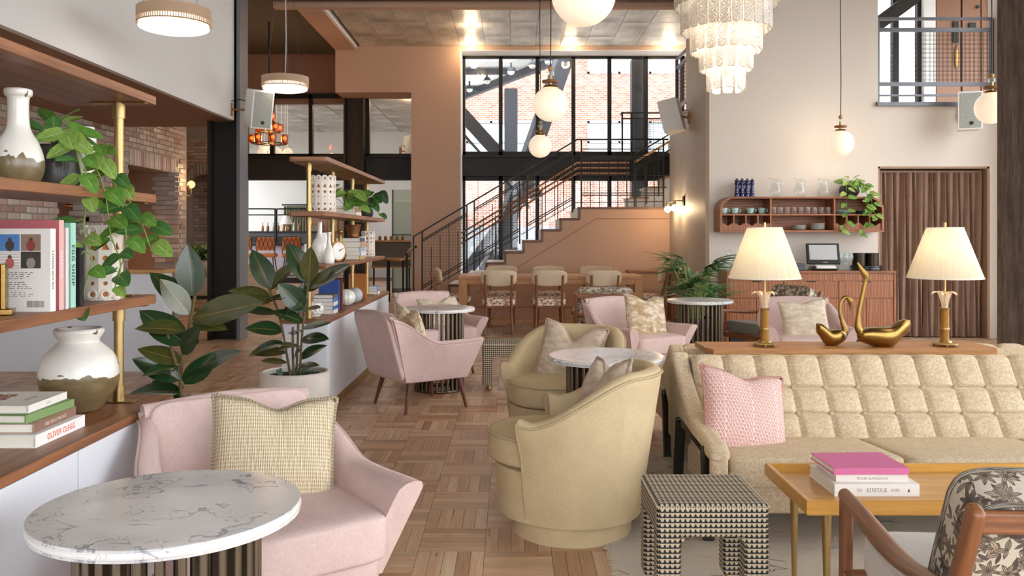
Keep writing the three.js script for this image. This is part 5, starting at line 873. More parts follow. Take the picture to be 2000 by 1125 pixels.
// ---------- far bookcase contents ----------
{
  const lay = (label, x, y, d, t, w, dp, c, turn = PI / 2) => book('stacked_book', label, [x, y, Z(d)], turn, w, t, dp, std(c, 0.75), null, 'stacked books on the far bookcase');
  let y = 1.46; [[0.03, '#e8e4de', 'white book at the bottom of the upper-shelf stack'], [0.026, '#b98a6a', 'tan book in the upper-shelf stack'], [0.024, '#c9a489', 'peach book on top of the upper-shelf stack']].forEach(([t, c, l], i) => { lay(l, -1.40, y, 7.65, t, 0.26 - i * 0.02, 0.2, c); y += t; });
  y = 1.085; [[0.032, '#c7a763', 'ochre book at the bottom of the middle-shelf stack'], [0.036, '#dfe3e8', 'pale book second in the middle-shelf stack'], [0.036, '#a9b4c4', 'grey-blue book third in the middle-shelf stack'], [0.048, '#caa085', 'thick tan book in the middle-shelf stack'], [0.034, '#46536e', 'navy book on top of the middle-shelf stack']].forEach(([t, c, l], i) => { lay(l, -1.405 + (i % 2) * 0.01, y, 7.85, t, 0.27 - i * 0.01, 0.21, c); y += t; });
  solo('copper_pot', turned([[0, 0.004], [0.045, 0], [0.052, 0.04], [0.068, 0.11], [0.07, 0.112], [0.06, 0.1], [0, 0.09]], 28, 24), M.copper, 'copper pot standing on the stacked books', 'pot', [-1.40, y, Z(7.95)]);
  y = 0.70; [[0.03, '#e6e2da', 'cream book at the bottom of the low stack'], [0.03, '#3f63b0', 'blue book second in the low stack'], [0.028, '#dcd9d2', 'white book in the low stack'], [0.03, '#4a6fb8', 'bright blue book in the low stack'], [0.026, '#5d5a57', 'dark book on top of the low stack']].forEach(([t, c, l]) => { lay(l, -1.415, y, 6.85, t, 0.17, 0.15, c); y += t; });
  y = 0.70; [[0.028, '#e9e6e0', 'white book under the small blue ones at the far end'], [0.026, '#6f8fc4', 'pale blue book in the small far stack'], [0.026, '#8aa0c9', 'lavender book on top of the small far stack']].forEach(([t, c, l]) => { lay(l, -1.40, y, 9.05, t, 0.16, 0.13, c); y += t; });
  const sb = (l, x, d, w, h, t, c) => standing(l, x, d, w, h, t, std(c, 0.6), null, null, 0.70, 'standing books on the far bookcase');
  sb('large blue book standing on the far bookcase base', -1.375, 7.15, 0.16, 0.235, 0.04, '#2f4f9c'); sb('dark red book standing behind the blue one', -1.36, 7.22, 0.17, 0.245, 0.03, '#6a3328');
  sb('large orange-brown book standing near the far end of the base', -1.37, 8.45, 0.16, 0.23, 0.05, '#b06a2e');
  // clock
  const c = thing('desk_clock', 'round white desk clock in a wooden rim', 'clock', [-1.345, 1.085, Z(6.98)], 0.95);
  mesh('rim', new THREE.TorusGeometry(0.072, 0.008, 10, 40).translate(0, 0.086, 0), M.oak, c); mesh('case', T(new THREE.CylinderGeometry(0.07, 0.07, 0.03, 40).rotateX(PI / 2), 0, 0.086, -0.012), M.oak, c);
  mesh('face', new THREE.CircleGeometry(0.069, 40).translate(0, 0.086, 0.0045), std('#ffffff', 0.4, { map: ctex(256, 256, (x) => { x.fillStyle = '#f4f2ee'; x.fillRect(0, 0, 256, 256); x.fillStyle = '#222'; x.font = '26px sans-serif'; x.textAlign = 'center'; x.textBaseline = 'middle'; for (let k = 1; k <= 12; k++) { const a = k * PI / 6; if (k % 3 === 0) x.fillText(String(k), 128 + Math.sin(a) * 92, 128 - Math.cos(a) * 92); else x.fillRect(127 + Math.sin(a) * 96, 127 - Math.cos(a) * 96, 4, 4); } }) }), c);
  mesh('hour_hand', rod([0, 0.086, 0.007], [0.03, 0.1, 0.007], 0.003), M.black, c); mesh('minute_hand', rod([0, 0.086, 0.007], [0.045, 0.106, 0.007], 0.002), M.black, c); for (const s of [-1, 1]) mesh('foot', rod([s * 0.03, 0.02, 0], [s * 0.045, 0, 0.01], 0.005), M.black, c);
  // vases
  const bump = (l, p, r, h) => { const t = thing('bumpy_vase', l, 'vase', p); mesh('body', turned([[0, 0], [r * 0.8, 0], [r, h * 0.2], [r * 0.9, h * 0.5], [r * 0.35, h * 0.7], [r * 0.3, h], [r * 0.2, h], [0, h * 0.6]], 32, 30), M.ceramic, t); const b = []; for (let i = 0; i < 6; i++) for (let k = 0; k < 12; k++) { const a = (k + (i % 2) * 0.5) / 12 * 2 * PI, rr = r * (0.9 + 0.1 * Math.sin(i)); b.push(sph(r * 0.16, Math.cos(a) * rr * (1 - i * 0.05), h * (0.08 + i * 0.09), Math.sin(a) * rr * (1 - i * 0.05), 8)); } mesh('beads', mergeGeometries(b), M.ceramic, t).userData.kind = 'stuff'; };
  bump('tall white hobnail vase on the middle shelf', [-1.435, 1.085, Z(6.72)], 0.06, 0.30); bump('squat white lattice vase beside the near pole', [-1.50, 1.085, Z(6.55)], 0.05, 0.14);
  solo('bud_vase', turned([[0, 0], [0.035, 0], [0.042, 0.04], [0.03, 0.10], [0.017, 0.14], [0.012, 0.20], [0.018, 0.225], [0.01, 0.228], [0, 0.15]], 28, 40), M.ceramic, 'white bottle bud vase beside the desk clock', 'vase', [-1.345, 1.085, Z(6.62)]);
  solo('brass_vase', turned([[0, 0], [0.03, 0], [0.05, 0.04], [0.045, 0.075], [0.018, 0.11], [0.015, 0.2], [0.022, 0.24], [0.012, 0.24], [0, 0.15]], 28, 40), M.gold, 'slim brass bottle vase behind the desk clock', 'vase', [-1.395, 1.085, Z(7.32)]);
  { const l = thing('small_table_lamp', 'small lamp with white shade on the middle shelf', 'table lamp', [-1.50, 1.085, Z(7.1)]); mesh('base', turned([[0, 0], [0.035, 0], [0.045, 0.05], [0.03, 0.09], [0.01, 0.1], [0.008, 0.14], [0, 0.14]], 24, 24), M.greyPlastic, l); mesh('shade', T(new THREE.CylinderGeometry(0.038, 0.055, 0.09, 28, 1, true), 0, 0.185, 0), std('#f0ece8', 0.8, { side: THREE.DoubleSide }), l); }
  { let yy = 1.085; for (let k = 0; k < 7; k++) { solo('white_cup', turned([[0, 0.002], [0.042, 0], [0.052, 0.03], [0.053, 0.032], [0.046, 0.03], [0.036, 0.008], [0, 0.006]], 28, 16), M.ceramic, ORD[k] + ' white ceramic cup from the bottom of the nested pile on the middle shelf', 'cup', [-1.41, yy, Z(8.42)], null, 'nested white cups'); yy += 0.027; } }
  solo('knobbly_bowl', (() => { const g = []; for (let i = 0; i < 5; i++) for (let k = 0; k < 12; k++) { const a = (k + (i % 2) * 0.5) / 12 * 2 * PI, rr = 0.055 * Math.sin(0.6 + i * 0.45); g.push(sph(0.018, Math.cos(a) * rr, 0.016 + i * 0.018, Math.sin(a) * rr, 10)); } g.push(sph(0.05, 0, 0.05, 0)); return mergeGeometries(g); })(), M.ceramic, 'white knobbly bowl at the near end of the far bookcase', 'bowl', [-1.44, 0.70, Z(6.55)]);
  solo('ribbed_ball_vase', smooth(surf(48, 20, (u, v) => { const th = (v - 0.5) * PI * 0.96, ph = u * 2 * PI, r = 0.072 * (1 + 0.05 * Math.cos(ph * 12)); return [Math.cos(th) * Math.cos(ph) * r, 0.07 + Math.sin(th) * 0.07, Math.cos(th) * Math.sin(ph) * r]; }, true)), M.ceramic, 'white round vase beside the blue standing book', 'vase', [-1.385, 0.70, Z(7.55)]);
  solo('ribbed_ball_vase', smooth(surf(60, 24, (u, v) => { const th = (v - 0.5) * PI * 0.96, ph = u * 2 * PI, r = 0.07 * (1 + 0.03 * Math.cos(th * 22)); return [Math.cos(th) * Math.cos(ph) * r, 0.068 + Math.sin(th) * 0.068, Math.cos(th) * Math.sin(ph) * r]; }, true)), std('#b9bcc2', 0.5), 'grey ribbed round vase behind the white one', 'vase', [-1.37, 0.70, Z(7.85)]);
}

// ================= WALL SHELF AND ITS CROCKERY =================
{
  const x0 = 2.534, x1 = 4.53, yb = 1.33, yt = 1.76, z1 = Z(10.87), z0 = Z(11.2) + 0.003, D = z1 - z0, r = 0.17, th = 0.03;
  const t = thing('wall_shelf', 'rosewood wall shelf with rounded upper corners and scalloped cubbies', 'shelf', [0, 0, 0]);
  const outline = (a, b, c, d, q) => { const s = new THREE.Shape(); s.moveTo(a, c); s.lineTo(b, c); s.lineTo(b, d - q); s.absarc(b - q, d - q, q, 0, PI / 2, false); s.lineTo(a + q, d); s.absarc(a + q, d - q, q, PI / 2, PI, false); s.closePath(); return s; };
  const o = outline(x0, x1, yb, yt, r); o.holes.push(new THREE.Path(outline(x0 + th, x1 - th, yb + th * 0.8, yt - th * 0.8, r - th * 0.7).getPoints(12)));
  mesh('case', T(extr(o, D, 0.003, 'x', 16), 0, 0, z0), M.rose, t);
  mesh('back_panel', T(extr(outline(x0 + 0.01, x1 - 0.01, yb + 0.01, yt - 0.01, r - 0.01), 0.012), 0, 0, z0 + 0.001), M.rose, t);
  mesh('mid_shelf', rb(x1 - x0 - 0.05, 0.018, D - 0.02, 0.002, (x0 + x1) / 2, 1.54, (z0 + z1) / 2), M.rose, t);
  for (const x of [3.155, 3.93]) mesh('divider', rb(0.02, yt - yb - 0.05, D - 0.015, 0.002, x, (yt + yb) / 2, (z0 + z1) / 2, 'y'), M.rose, t);
  const half = [[x0 + th, 3.145], [3.94, x1 - th]];
  for (const [a, b] of half) for (let k = 0; k < 4; k++) {
    const l = lerp(a, b, k / 4), q = lerp(a, b, (k + 1) / 4), w = q - l; if (k) mesh('cubby_divider', rb(0.018, 0.19, D - 0.03, 0.002, l, 1.445, (z0 + z1) / 2, 'y'), M.rose, t);
    const s = new THREE.Shape(); s.moveTo(l, yb + 0.02); s.lineTo(q, yb + 0.02); s.lineTo(q, yb + 0.105); s.lineTo(q - w * 0.22, yb + 0.105); s.quadraticCurveTo((l + q) / 2, yb + 0.055, l + w * 0.22, yb + 0.105); s.lineTo(l, yb + 0.105); s.closePath(); mesh('scalloped_front', T(extr(s, 0.014, 0.001, 'y', 10), 0, 0, z1 - 0.03), M.rose, t);
    
  }
  const zc = (z0 + z1) / 2 + 0.04, navy = phy('#20245e', 0.2, { clearcoat: 0.8 });
  const mill = turned([[0, 0], [0.03, 0], [0.031, 0.03], [0.024, 0.05], [0.026, 0.09], [0.02, 0.13], [0.026, 0.16], [0.027, 0.175], [0.02, 0.18], [0.026, 0.2], [0.012, 0.213], [0.008, 0.218], [0.009, 0.226], [0, 0.23]], 24, 60);
  for (let k = 0; k < 7; k++) solo('pepper_mill', mill, navy, ORD[k % 4] + ' navy pepper mill from the rounded shelf end, ' + (k < 4 ? 'front row' : 'back row'), 'pepper mill', [2.77 + (k % 4) * 0.063 + (k > 3 ? 0.03 : 0), yt, zc + (k > 3 ? -0.07 : 0.0)], null, 'navy pepper mills');
  for (let k = 0; k < 3; k++) { const j = thing('glass_pitcher', ['glass pitcher nearest the pepper mills', 'middle glass pitcher on the wall shelf', 'glass pitcher nearest the trailing plant'][k], 'pitcher', [3.245 + k * 0.297, yt, zc], 0, 'glass pitchers'); mesh('body', turned([[0.0, 0.002], [0.05, 0.002], [0.07, 0.03], [0.073, 0.07], [0.06, 0.12], [0.046, 0.165], [0.048, 0.2], [0.055, 0.222]], 32, 30), M.glass, j); mesh('handle', tube([[0.05, 0.2, 0], [0.095, 0.185, 0], [0.1, 0.14, 0], [0.066, 0.095, 0]], 0.007, 16, 8), M.glass, j); mesh('lip', tube([[-0.05, 0.216, 0.02], [-0.075, 0.226, 0], [-0.05, 0.216, -0.02]], 0.005, 10, 6), M.glass, j); }
  const mint = phy('#b7d6d2', 0.25, { clearcoat: 0.6 }), cupG = turned([[0, 0.003], [0.022, 0], [0.036, 0.02], [0.044, 0.05], [0.047, 0.067], [0.042, 0.066], [0.036, 0.03], [0, 0.01]], 28, 24), hd = tube([[0.042, 0.055, 0], [0.07, 0.05, 0], [0.066, 0.028, 0], [0.038, 0.024, 0]], 0.005, 14, 7), sau = turned([[0, 0.002], [0.04, 0.001], [0.07, 0.009], [0.071, 0.011], [0.04, 0.005], [0, 0.005]], 32, 16);
  [[2.61, 0], [2.745, 0], [2.935, 1], [3.075, 1]].forEach(([x, k], i) => { solo('saucer', sau, mint, ['saucer under the first mint cup from the shelf end', 'saucer under the second mint cup', 'saucer under the third mint cup', 'saucer under the mint cup nearest the tumblers'][i], 'saucer', [x, 1.549, zc], null, 'mint saucers'); const c = thing('mint_cup', ['mint cup first from the rounded shelf end', 'mint cup second from the rounded shelf end', 'mint cup third from the rounded shelf end', 'mint cup nearest the glass tumblers'][i], 'cup', [x, 1.555, zc], -0.3, 'mint cups'); mesh('bowl', cupG, mint, c); mesh('handle', hd, mint, c); });
  const tumb = turned([[0.0, 0.003], [0.03, 0.003], [0.034, 0.02], [0.036, 0.085]], 20, 12), smoky = phy('#e7d9d0', 0.05, { transmission: 0.9, thickness: 0 });
  for (let k = 0; k < 18; k++) solo('glass_tumbler', tumb, smoky, ORD[k % 9] + ' glass tumbler from the mint cups, ' + (k < 9 ? 'front' : 'back') + ' row of the middle bay', 'tumbler', [3.205 + (k % 9) * 0.083, 1.549, zc + (k < 9 ? 0.05 : -0.05)], null, 'glass tumblers');
  const plate = turned([[0, 0.003], [0.05, 0.001], [0.085, 0.012], [0.086, 0.015], [0.05, 0.007], [0, 0.007]], 36, 16), pg = phy('#d9d9d6', 0.35, { clearcoat: 0.3 });
  for (let k = 0; k < 5; k++) solo('plate', plate, pg, ORD[k] + ' grey plate from the bottom of the shorter stack', 'plate', [3.53, yb + 0.026 + k * 0.011, zc], null, 'grey plates, shorter stack');
  for (let k = 0; k < 7; k++) solo('plate', plate, pg, ORD[k] + ' grey plate from the bottom of the taller stack', 'plate', [3.76, yb + 0.026 + k * 0.011, zc], null, 'grey plates, taller stack');
  for (let k = 0; k < 2; k++) solo('teal_dish', turned([[0, 0.003], [0.07, 0.001], [0.1, 0.03], [0.103, 0.045], [0.096, 0.04], [0.06, 0.01], [0, 0.01]], 36, 16), phy(k ? '#2c4a48' : '#6f9a94', 0.3, { clearcoat: 0.5 }), k ? 'dark teal dish behind the trailing plant' : 'green glazed dish below the trailing plant', 'dish', [4.06 + k * 0.27, 1.549, zc]);
}
// ================= SIDEBOARD =================
{
  const x0 = 2.575, x1 = 4.60, h = 0.865, z0 = Z(11.2) + 0.035, z1 = Z(10.7), D = z1 - z0, cz = (z0 + z1) / 2;
  const t = thing('sideboard', 'long rosewood sideboard with drawers and cupboard doors below the wall shelf', 'sideboard', [0, 0, 0]);
  mesh('body', box(x1 - x0 - 0.03, h - 0.1, D - 0.025, (x0 + x1) / 2, (h - 0.03) / 2 + 0.035, cz - 0.01, 'y'), M.rose, t);
  mesh('top', rb(x1 - x0, 0.03, D + 0.01, 0.003, (x0 + x1) / 2, h - 0.015, cz + 0.005), M.walnut, t);
  mesh('end_panel', rb(0.025, h - 0.03, D, 0.003, x0 + 0.013, (h - 0.03) / 2, cz, 'y'), M.rose, t); mesh('end_panel', rb(0.025, h - 0.03, D, 0.003, x1 - 0.013, (h - 0.03) / 2, cz, 'y'), M.rose, t);
  mesh('fascia', box(x1 - x0 - 0.06, 0.085, 0.02, (x0 + x1) / 2, h - 0.075, z1 - 0.012, 'y'), M.rose, t);
  const w = (x1 - x0 - 0.06) / 3;
  for (let k = 0; k < 3; k++) {
    const cx = x0 + 0.03 + w * (k + 0.5), dr = mesh('drawer', rb(w - 0.006, 0.2, 0.02, 0.002, cx, h - 0.222, z1 - 0.011, 'y'), M.rose, t); mesh('finger_pull', rb(0.11, 0.014, 0.004, 0.0015, cx, h - 0.128, z1 + 0.0005), M.black, dr);
    if (k === 1) for (const s of [-1, 1]) mesh('inset_panel', rb(0.2, 0.14, 0.004, 0.001, cx + s * 0.15, h - 0.225, z1 + 0.0005, 'y'), M.rose, dr);
    for (const s of [-1, 1]) mesh('cupboard_door', rb(w / 2 - 0.006, 0.46, 0.02, 0.002, cx + s * w / 4, h - 0.56, z1 - 0.011, 'y'), M.rose, t);
  }
  mesh('plinth', box(x1 - x0 - 0.1, 0.07, D - 0.08, (x0 + x1) / 2, 0.035, cz), M.black, t);
  const y = h;
  const p = thing('till_terminal', 'tilted touchscreen till on a silver and black base', 'till', [3.78, y, Z(10.85)], -0.1); mesh('base', uvm(T(new RoundedBoxGeometry(0.3, 0.05, 0.22, 3, 0.02), 0, 0.028, 0)), M.blackGloss, p); mesh('base_cover', uvm(T(new RoundedBoxGeometry(0.24, 0.03, 0.2, 3, 0.014).rotateX(0.2), 0.01, 0.055, 0.02)), M.whitePlastic, p); mesh('stand', box(0.1, 0.1, 0.03, 0, 0.1, -0.05), M.black, p);
  const sc = new THREE.Group(); sc.name = 'monitor'; sc.position.set(0, 0.2, -0.01); sc.rotation.x = -0.28; p.add(sc); mesh('housing', uvm(new RoundedBoxGeometry(0.39, 0.26, 0.035, 3, 0.01)), M.black, sc); mesh('screen', T(new THREE.PlaneGeometry(0.325, 0.185), 0, 0.015, 0.0182), std('#b9bbbc', 0.3), sc); mesh('brand_strip', T(new THREE.PlaneGeometry(0.06, 0.008), 0.02, -0.11, 0.0182), std('#9a9a9a', 0.5), sc);
  const pr = thing('receipt_printer', 'dark grey receipt printer beside the till', 'printer', [3.465, y, Z(10.85)], 0.05); mesh('case', rb(0.15, 0.085, 0.18, 0.012, 0, 0.044, 0), std('#4b4f5c', 0.5), pr); mesh('slot', box(0.1, 0.006, 0.004, 0, 0.06, 0.091), M.black, pr);
  const p2 = thing('card_box', 'small black box under the lampshade on the sideboard', 'box', [2.74, y, Z(10.85)]); mesh('case', rb(0.12, 0.06, 0.1, 0.008, 0, 0.03, 0), M.black, p2); mesh('lid', rb(0.124, 0.012, 0.104, 0.004, 0, 0.062, 0), M.black, p2);
  const tr = thing('round_tray', 'stack of round black trays at the end of the sideboard', 'tray', [4.32, y, Z(10.9)]); for (let k = 0; k < 2; k++) mesh('tray', turned([[0, 0.003], [0.17, 0.002], [0.185, 0.012], [0.188, 0.03], [0.183, 0.03], [0.178, 0.014], [0, 0.01]], 44, 24).translate(0, k * 0.026, 0), M.blackGloss, tr);
  for (const [x, l] of [[4.24, 'dark metal canister on the black trays, nearer the till'], [4.40, 'dark metal canister on the black trays, nearer the curtain']]) { const c = thing('metal_canister', l, 'canister', [x, y + 0.04, Z(10.92)], 0, 'dark canisters'); mesh('body', cyl(0.078, 0.078, 0.165, 0, 0.083, 0, 40), std('#3a3029', 0.3, { metalness: 0.8 }), c); mesh('rim', new THREE.TorusGeometry(0.077, 0.003, 6, 40).rotateX(PI / 2).translate(0, 0.166, 0), M.black, c); }
  const wg = turned([[0.03, 0.001], [0.028, 0.004], [0.004, 0.01], [0.004, 0.09], [0.02, 0.105], [0.036, 0.14], [0.034, 0.18], [0.029, 0.21]], 20, 40);
  for (let k = 0; k < 6; k++) solo('wine_glass', wg, M.glass, ORD[k % 3] + ' stemmed wine glass from the till, ' + (k < 3 ? 'front row' : 'back row'), 'wine glass', [3.985 + (k % 3) * 0.062, y, Z(10.85) - (k / 3 | 0) * 0.09], null, 'wine glasses');
  const cf = turned([[0.0, 0.002], [0.05, 0.002], [0.055, 0.02], [0.055, 0.13], [0.03, 0.18], [0.026, 0.22], [0.034, 0.255]], 24, 40);
  for (let k = 0; k < 3; k++) solo('glass_carafe', cf, M.glass, ORD[k] + ' clear glass carafe from the corner behind the palm', 'carafe', [2.66 + k * 0.11, y, Z(10.98) + (k % 2) * 0.02], null, 'glass carafes');
}
// ================= CURTAIN =================
{
  const x0 = 4.62, x1 = 5.95, H = 2.1, t = thing('brown_curtain', 'pleated brown velvet curtain hanging in the doorway', 'curtain', [0, 0, Z(11.36)]);
  const f = (a, b, n, ph) => smooth(surf(n * 14, 10, (u, v) => { const c = u * n, k = c - Math.floor(c), zz = 0.055 * (1 - Math.abs(2 * k - 1) ** 1.6) + 0.015 * Math.sin(u * 9 + v * 2 + ph); return [lerp(a, b, u) + 0.012 * Math.sin(v * 5 + u * 30), 0.012 + v * (H - 0.03), zz]; }));
  const m = cloth('#8a6e5d', 15, { amt: 10, sheen: 1, m: 0.5 });
  mesh('drape', f(x0, 5.22, 8, 0), m, t); mesh('drape', T(f(5.2, x1, 10, 2), 0, 0, 0.02), m, t); mesh('rod', box(x1 - x0, 0.025, 0.04, (x0 + x1) / 2, H - 0.005, 0.02), std('#8b7866', 0.6), t);
}
struct('wall_behind_curtain', bx(4.59, 5.985, 0, 2.15, 11.6, 11.7), M.brown);
// ================= RIGHT PILLAR =================
{
  const pt = tex(256, 512, (u, v) => { const n = fbm(u, v, 24, 6, 261, 4), m = fbm(u, v, 60, 30, 262, 2); return mixc(hex('#574e49'), hex('#a09186'), clamp(0.25 + 0.8 * (n - 0.4) + 0.5 * (m - 0.5))); });
  struct('column_right', bx(4.07, 4.7, 0, 4.62, 6.86, 7.5), std('#ffffff', 0.85, { map: rep(pt, 0.9, 1.8), bumpMap: rep(pt, 0.9, 1.8), bumpScale: 0.012 }), 'rough dark timber-textured pillar behind the sofa');
}
// ================= TABLE LAMPS AND SWANS =================
{
  const linTex = tex(512, 64, (u, v) => { const n = pn(u * 160, v, 160, 1, 271) * 26 + Math.sin(u * 2 * PI * 80) * 8; return [238 + n * 0.3 - 14, 228 + n * 0.4 - 14, 206 + n * 0.5 - 16]; });
  const shadeM = phy('#ffffff', 0.95, { map: linTex, transmission: 0.35, thickness: 0 });
  const amberCol = phy('#a8782f', 0.25, { metalness: 0.55, bumpMap: rep(grain, 0.05), bumpScale: 0.004 });
  for (const [x, l] of [[1.364, 'brass and crystal table lamp with pleated cream shade nearest the wall shelf'], [2.334, 'brass and crystal table lamp with pleated cream shade before the curtain']]) {
    const t = thing('table_lamp', l, 'table lamp', [x, 0.70, Z(4.82)], x, 'pleated table lamps');
    mesh('base', turned([[0, 0.022], [0.055, 0.02], [0.066, 0.016], [0.066, 0.012], [0, 0.01]], 8, 12), M.brass, t); for (let k = 0; k < 6; k++) mesh('foot', sph(0.006, Math.cos(k * 1.047) * 0.055, 0.006, Math.sin(k * 1.047) * 0.055, 10), M.brass, t);
    mesh('column', join([cyl(0.0215, 0.0215, 0.07, 0, 0.057, 0, 6), cyl(0.021, 0.0225, 0.1, 0, 0.148, 0, 6)].map((g) => g)), amberCol, t); mesh('band', join([cyl(0.026, 0.026, 0.008, 0, 0.095, 0, 20), cyl(0.028, 0.024, 0.01, 0, 0.2, 0, 20), cyl(0.03, 0.04, 0.014, 0, 0.024, 0, 20)]), M.brass, t);
    for (let k = 0; k < 6; k++) { const a = k * 1.047 + 0.3; mesh('crystal_leaf', smooth(surf(8, 12, (u, v) => { const w = 0.02 * Math.sin(PI * (0.12 + 0.8 * v)) * (u * 2 - 1), r = 0.014 + 0.055 * v * v, y = 0.2 + 0.095 * Math.sin(v * PI * 0.62) - 0.012 * v * v, dx = Math.cos(a), dz = Math.sin(a); return [dx * r - dz * w, y + 0.006 * (u * 2 - 1) ** 2, dz * r + dx * w]; })), phy('#f2e6d4', 0.15, { transmission: 0.6, thickness: 0, side: THREE.DoubleSide }), t); }
    mesh('stem', cyl(0.0065, 0.0065, 0.46, 0, 0.42, 0), M.brass, t); mesh('finial', cyl(0.008, 0.008, 0.03, 0, 0.65, 0), M.brass, t);
    const sg = surf(240, 8, (u, v) => { const a = u * 2 * PI, r = lerp(0.19, 0.092, v) * (1 + 0.004 * Math.sin(a * 60)); return [Math.cos(a) * r, lerp(0.365, 0.636, v), Math.sin(a) * r]; }); const uvv = []; for (let j = 0; j <= 8; j++) for (let i = 0; i <= 240; i++) uvv.push(i / 240 * 2, j / 8); sg.setAttribute('uv', new THREE.Float32BufferAttribute(uvv, 2)); sg.computeVertexNormals();
    mesh('shade', sg, shadeM, t); mesh('trim', new THREE.TorusGeometry(0.19, 0.003, 6, 60).rotateX(PI / 2).translate(0, 0.366, 0), M.ceramic, t); mesh('trim', new THREE.TorusGeometry(0.092, 0.003, 6, 60).rotateX(PI / 2).translate(0, 0.636, 0), M.ceramic, t);
    mesh('bulb', sph(0.028, 0, 0.5, 0.0, 16), M.bulb, t); lamp(x, 1.2, Z(4.82), 0.2, '#ffe8c8', 2);
  }
  function swan(label, p, turn, s, bodyL, pts, headPts) {
    const t = thing('brass_swan', label, 'figurine', p, turn, 'brass swans');
    const body = smooth(surf(40, 24, (u, v) => { const th = u * 2 * PI, k = v, L = bodyL; // loft from breast (k=0) to tail (k=1)
      const w = 0.058 * Math.sin(PI * Math.min(1, 0.04 + k * 0.9)) ** 0.62 * (1 - 0.35 * k * k), h = 0.047 * Math.sin(PI * Math.min(1, 0.05 + 0.86 * k)) ** 0.6 + 0.002, cy = 0.05 + 0.045 * sst(0.55, 1, k) + 0.004 * Math.sin(k * 9), sn = Math.sin(th); const cl = k < 0.001 || k > 0.999 ? 0 : 1; return [lerp(-L * 0.42, L * 0.58, k), Math.max(0.001, cy + cl * (sn < 0 ? sn * Math.min(h * 1.15, 0.05 + 0.02 * k) : sn * h * (1 + 0.2 * Math.cos(th * 2)))), Math.cos(th) * w * cl]; }, true));
    const neck = new THREE.TubeGeometry(curve(pts), 40, 1, 12); const np = neck.attributes.position, cv = curve(pts);
    for (let j = 0; j <= 40; j++) { const c = cv.getPointAt(j / 40), rr = lerp(0.02, 0.0105, Math.min(1, j / 16)) ; for (let i = 0; i <= 12; i++) { const n = j * 13 + i; np.setXYZ(n, c.x + (np.getX(n) - c.x) * rr, c.y + (np.getY(n) - c.y) * rr, c.z + (np.getZ(n) - c.z) * rr); } }
    const e = curve(headPts), hd = new THREE.TubeGeometry(e, 16, 1, 12), hp = hd.attributes.position; for (let j = 0; j <= 16; j++) { const c = e.getPointAt(j / 16), q = j / 16, rr = q < 0.4 ? lerp(0.010, 0.0155, Math.sin(q / 0.4 * PI / 2)) : lerp(0.0155, 0.0035, (q - 0.4) / 0.6); for (let i = 0; i <= 12; i++) { const n = j * 13 + i; hp.setXYZ(n, c.x + (hp.getX(n) - c.x) * rr, c.y + (hp.getY(n) - c.y) * rr, c.z + (hp.getZ(n) - c.z) * rr * 0.75); } }
    neck.computeVertexNormals(); hd.computeVertexNormals(); for (const g of [body, neck, hd]) g.scale(s, s, s);
    mesh('body', body, M.gold, t); mesh('neck', neck, M.gold, t); mesh('head', hd, M.gold, t);
  }
  swan('taller brass swan with neck stretched upright and bill raised', [1.975, 0.70, Z(4.80)], 0.1, 1.2, 0.25, [[-0.075, 0.045, 0], [-0.10, 0.085, 0], [-0.098, 0.14, 0], [-0.082, 0.22, 0], [-0.066, 0.29, 0]], [[-0.067, 0.285, 0], [-0.062, 0.305, 0], [-0.068, 0.322, 0], [-0.085, 0.345, 0], [-0.104, 0.375, 0]]);
  swan('smaller brass swan with neck curled forward and head bowed', [1.745, 0.70, Z(4.85)], PI + 0.15, 1.0, 0.17, [[-0.055, 0.045, 0], [-0.068, 0.075, 0], [-0.054, 0.12, 0], [-0.04, 0.17, 0], [-0.043, 0.225, 0], [-0.06, 0.255, 0], [-0.08, 0.26, 0]], [[-0.076, 0.26, 0], [-0.092, 0.25, 0], [-0.1, 0.23, 0], [-0.1, 0.19, 0]]);
}

// ================= PLANTS =================
function leafGeo(nu, nv, w, tip, fold, bend, base = 0) {   // unit leaf along +y, face towards +z
  const g = surf(nv, nu, (a, u) => { const v = a * 2 - 1, hw = w * Math.max(0.001, Math.sin(PI * Math.min(1, base + (1 - base) * u ** tip)) ** 0.8); return [v * hw, u, fold * hw * Math.abs(v) + bend * (u * u) * -1]; });
  g.computeVertexNormals(); return g;
}
const leafTex = (a, b, rib, seed) => tex(64, 128, (u, v) => { const r = Math.abs(u - 0.5), n = fbm(u, v, 6, 8, seed, 3), vein = sst(0.92, 1, Math.sin((v * 14 - r * 8) * PI)) * 0.15; return mixc(mixc(hex(a), hex(b), clamp(n * 1.3 - 0.2 + vein)), hex(rib), r < 0.03 ? 0.7 : 0); });
const withUV = (g, nu, nv) => { const uv = []; for (let j = 0; j <= nu; j++) for (let i = 0; i <= nv; i++) uv.push(i / nv, j / nu); g.setAttribute('uv', new THREE.Float32BufferAttribute(uv, 2)); return g; };
function setLeaf(parent, geo, mat, base, dir, nrm, len) {
  const y = V(...dir).normalize(), z = V(...nrm); z.addScaledVector(y, -z.dot(y)).normalize(); if (!isFinite(z.x) || z.lengthSq() < 0.1) z.set(0, 0, 1).addScaledVector(y, -y.z).normalize(); const x = y.clone().cross(z);
  const m = mesh('leaf', geo, mat, parent); const k = new THREE.Matrix4().makeBasis(x, y, z); m.quaternion.setFromRotationMatrix(k); m.scale.setScalar(len); m.position.set(...base); return m;
}
const rubG = [[0.27, 0.1, 0.08], [0.25, 0.25, 0.16], [0.26, 0.15, 0.0], [0.23, 0.3, 0.25]].map(([w, f, b]) => withUV(leafGeo(9, 6, w, 0.85, f, b, 0.02), 9, 6));
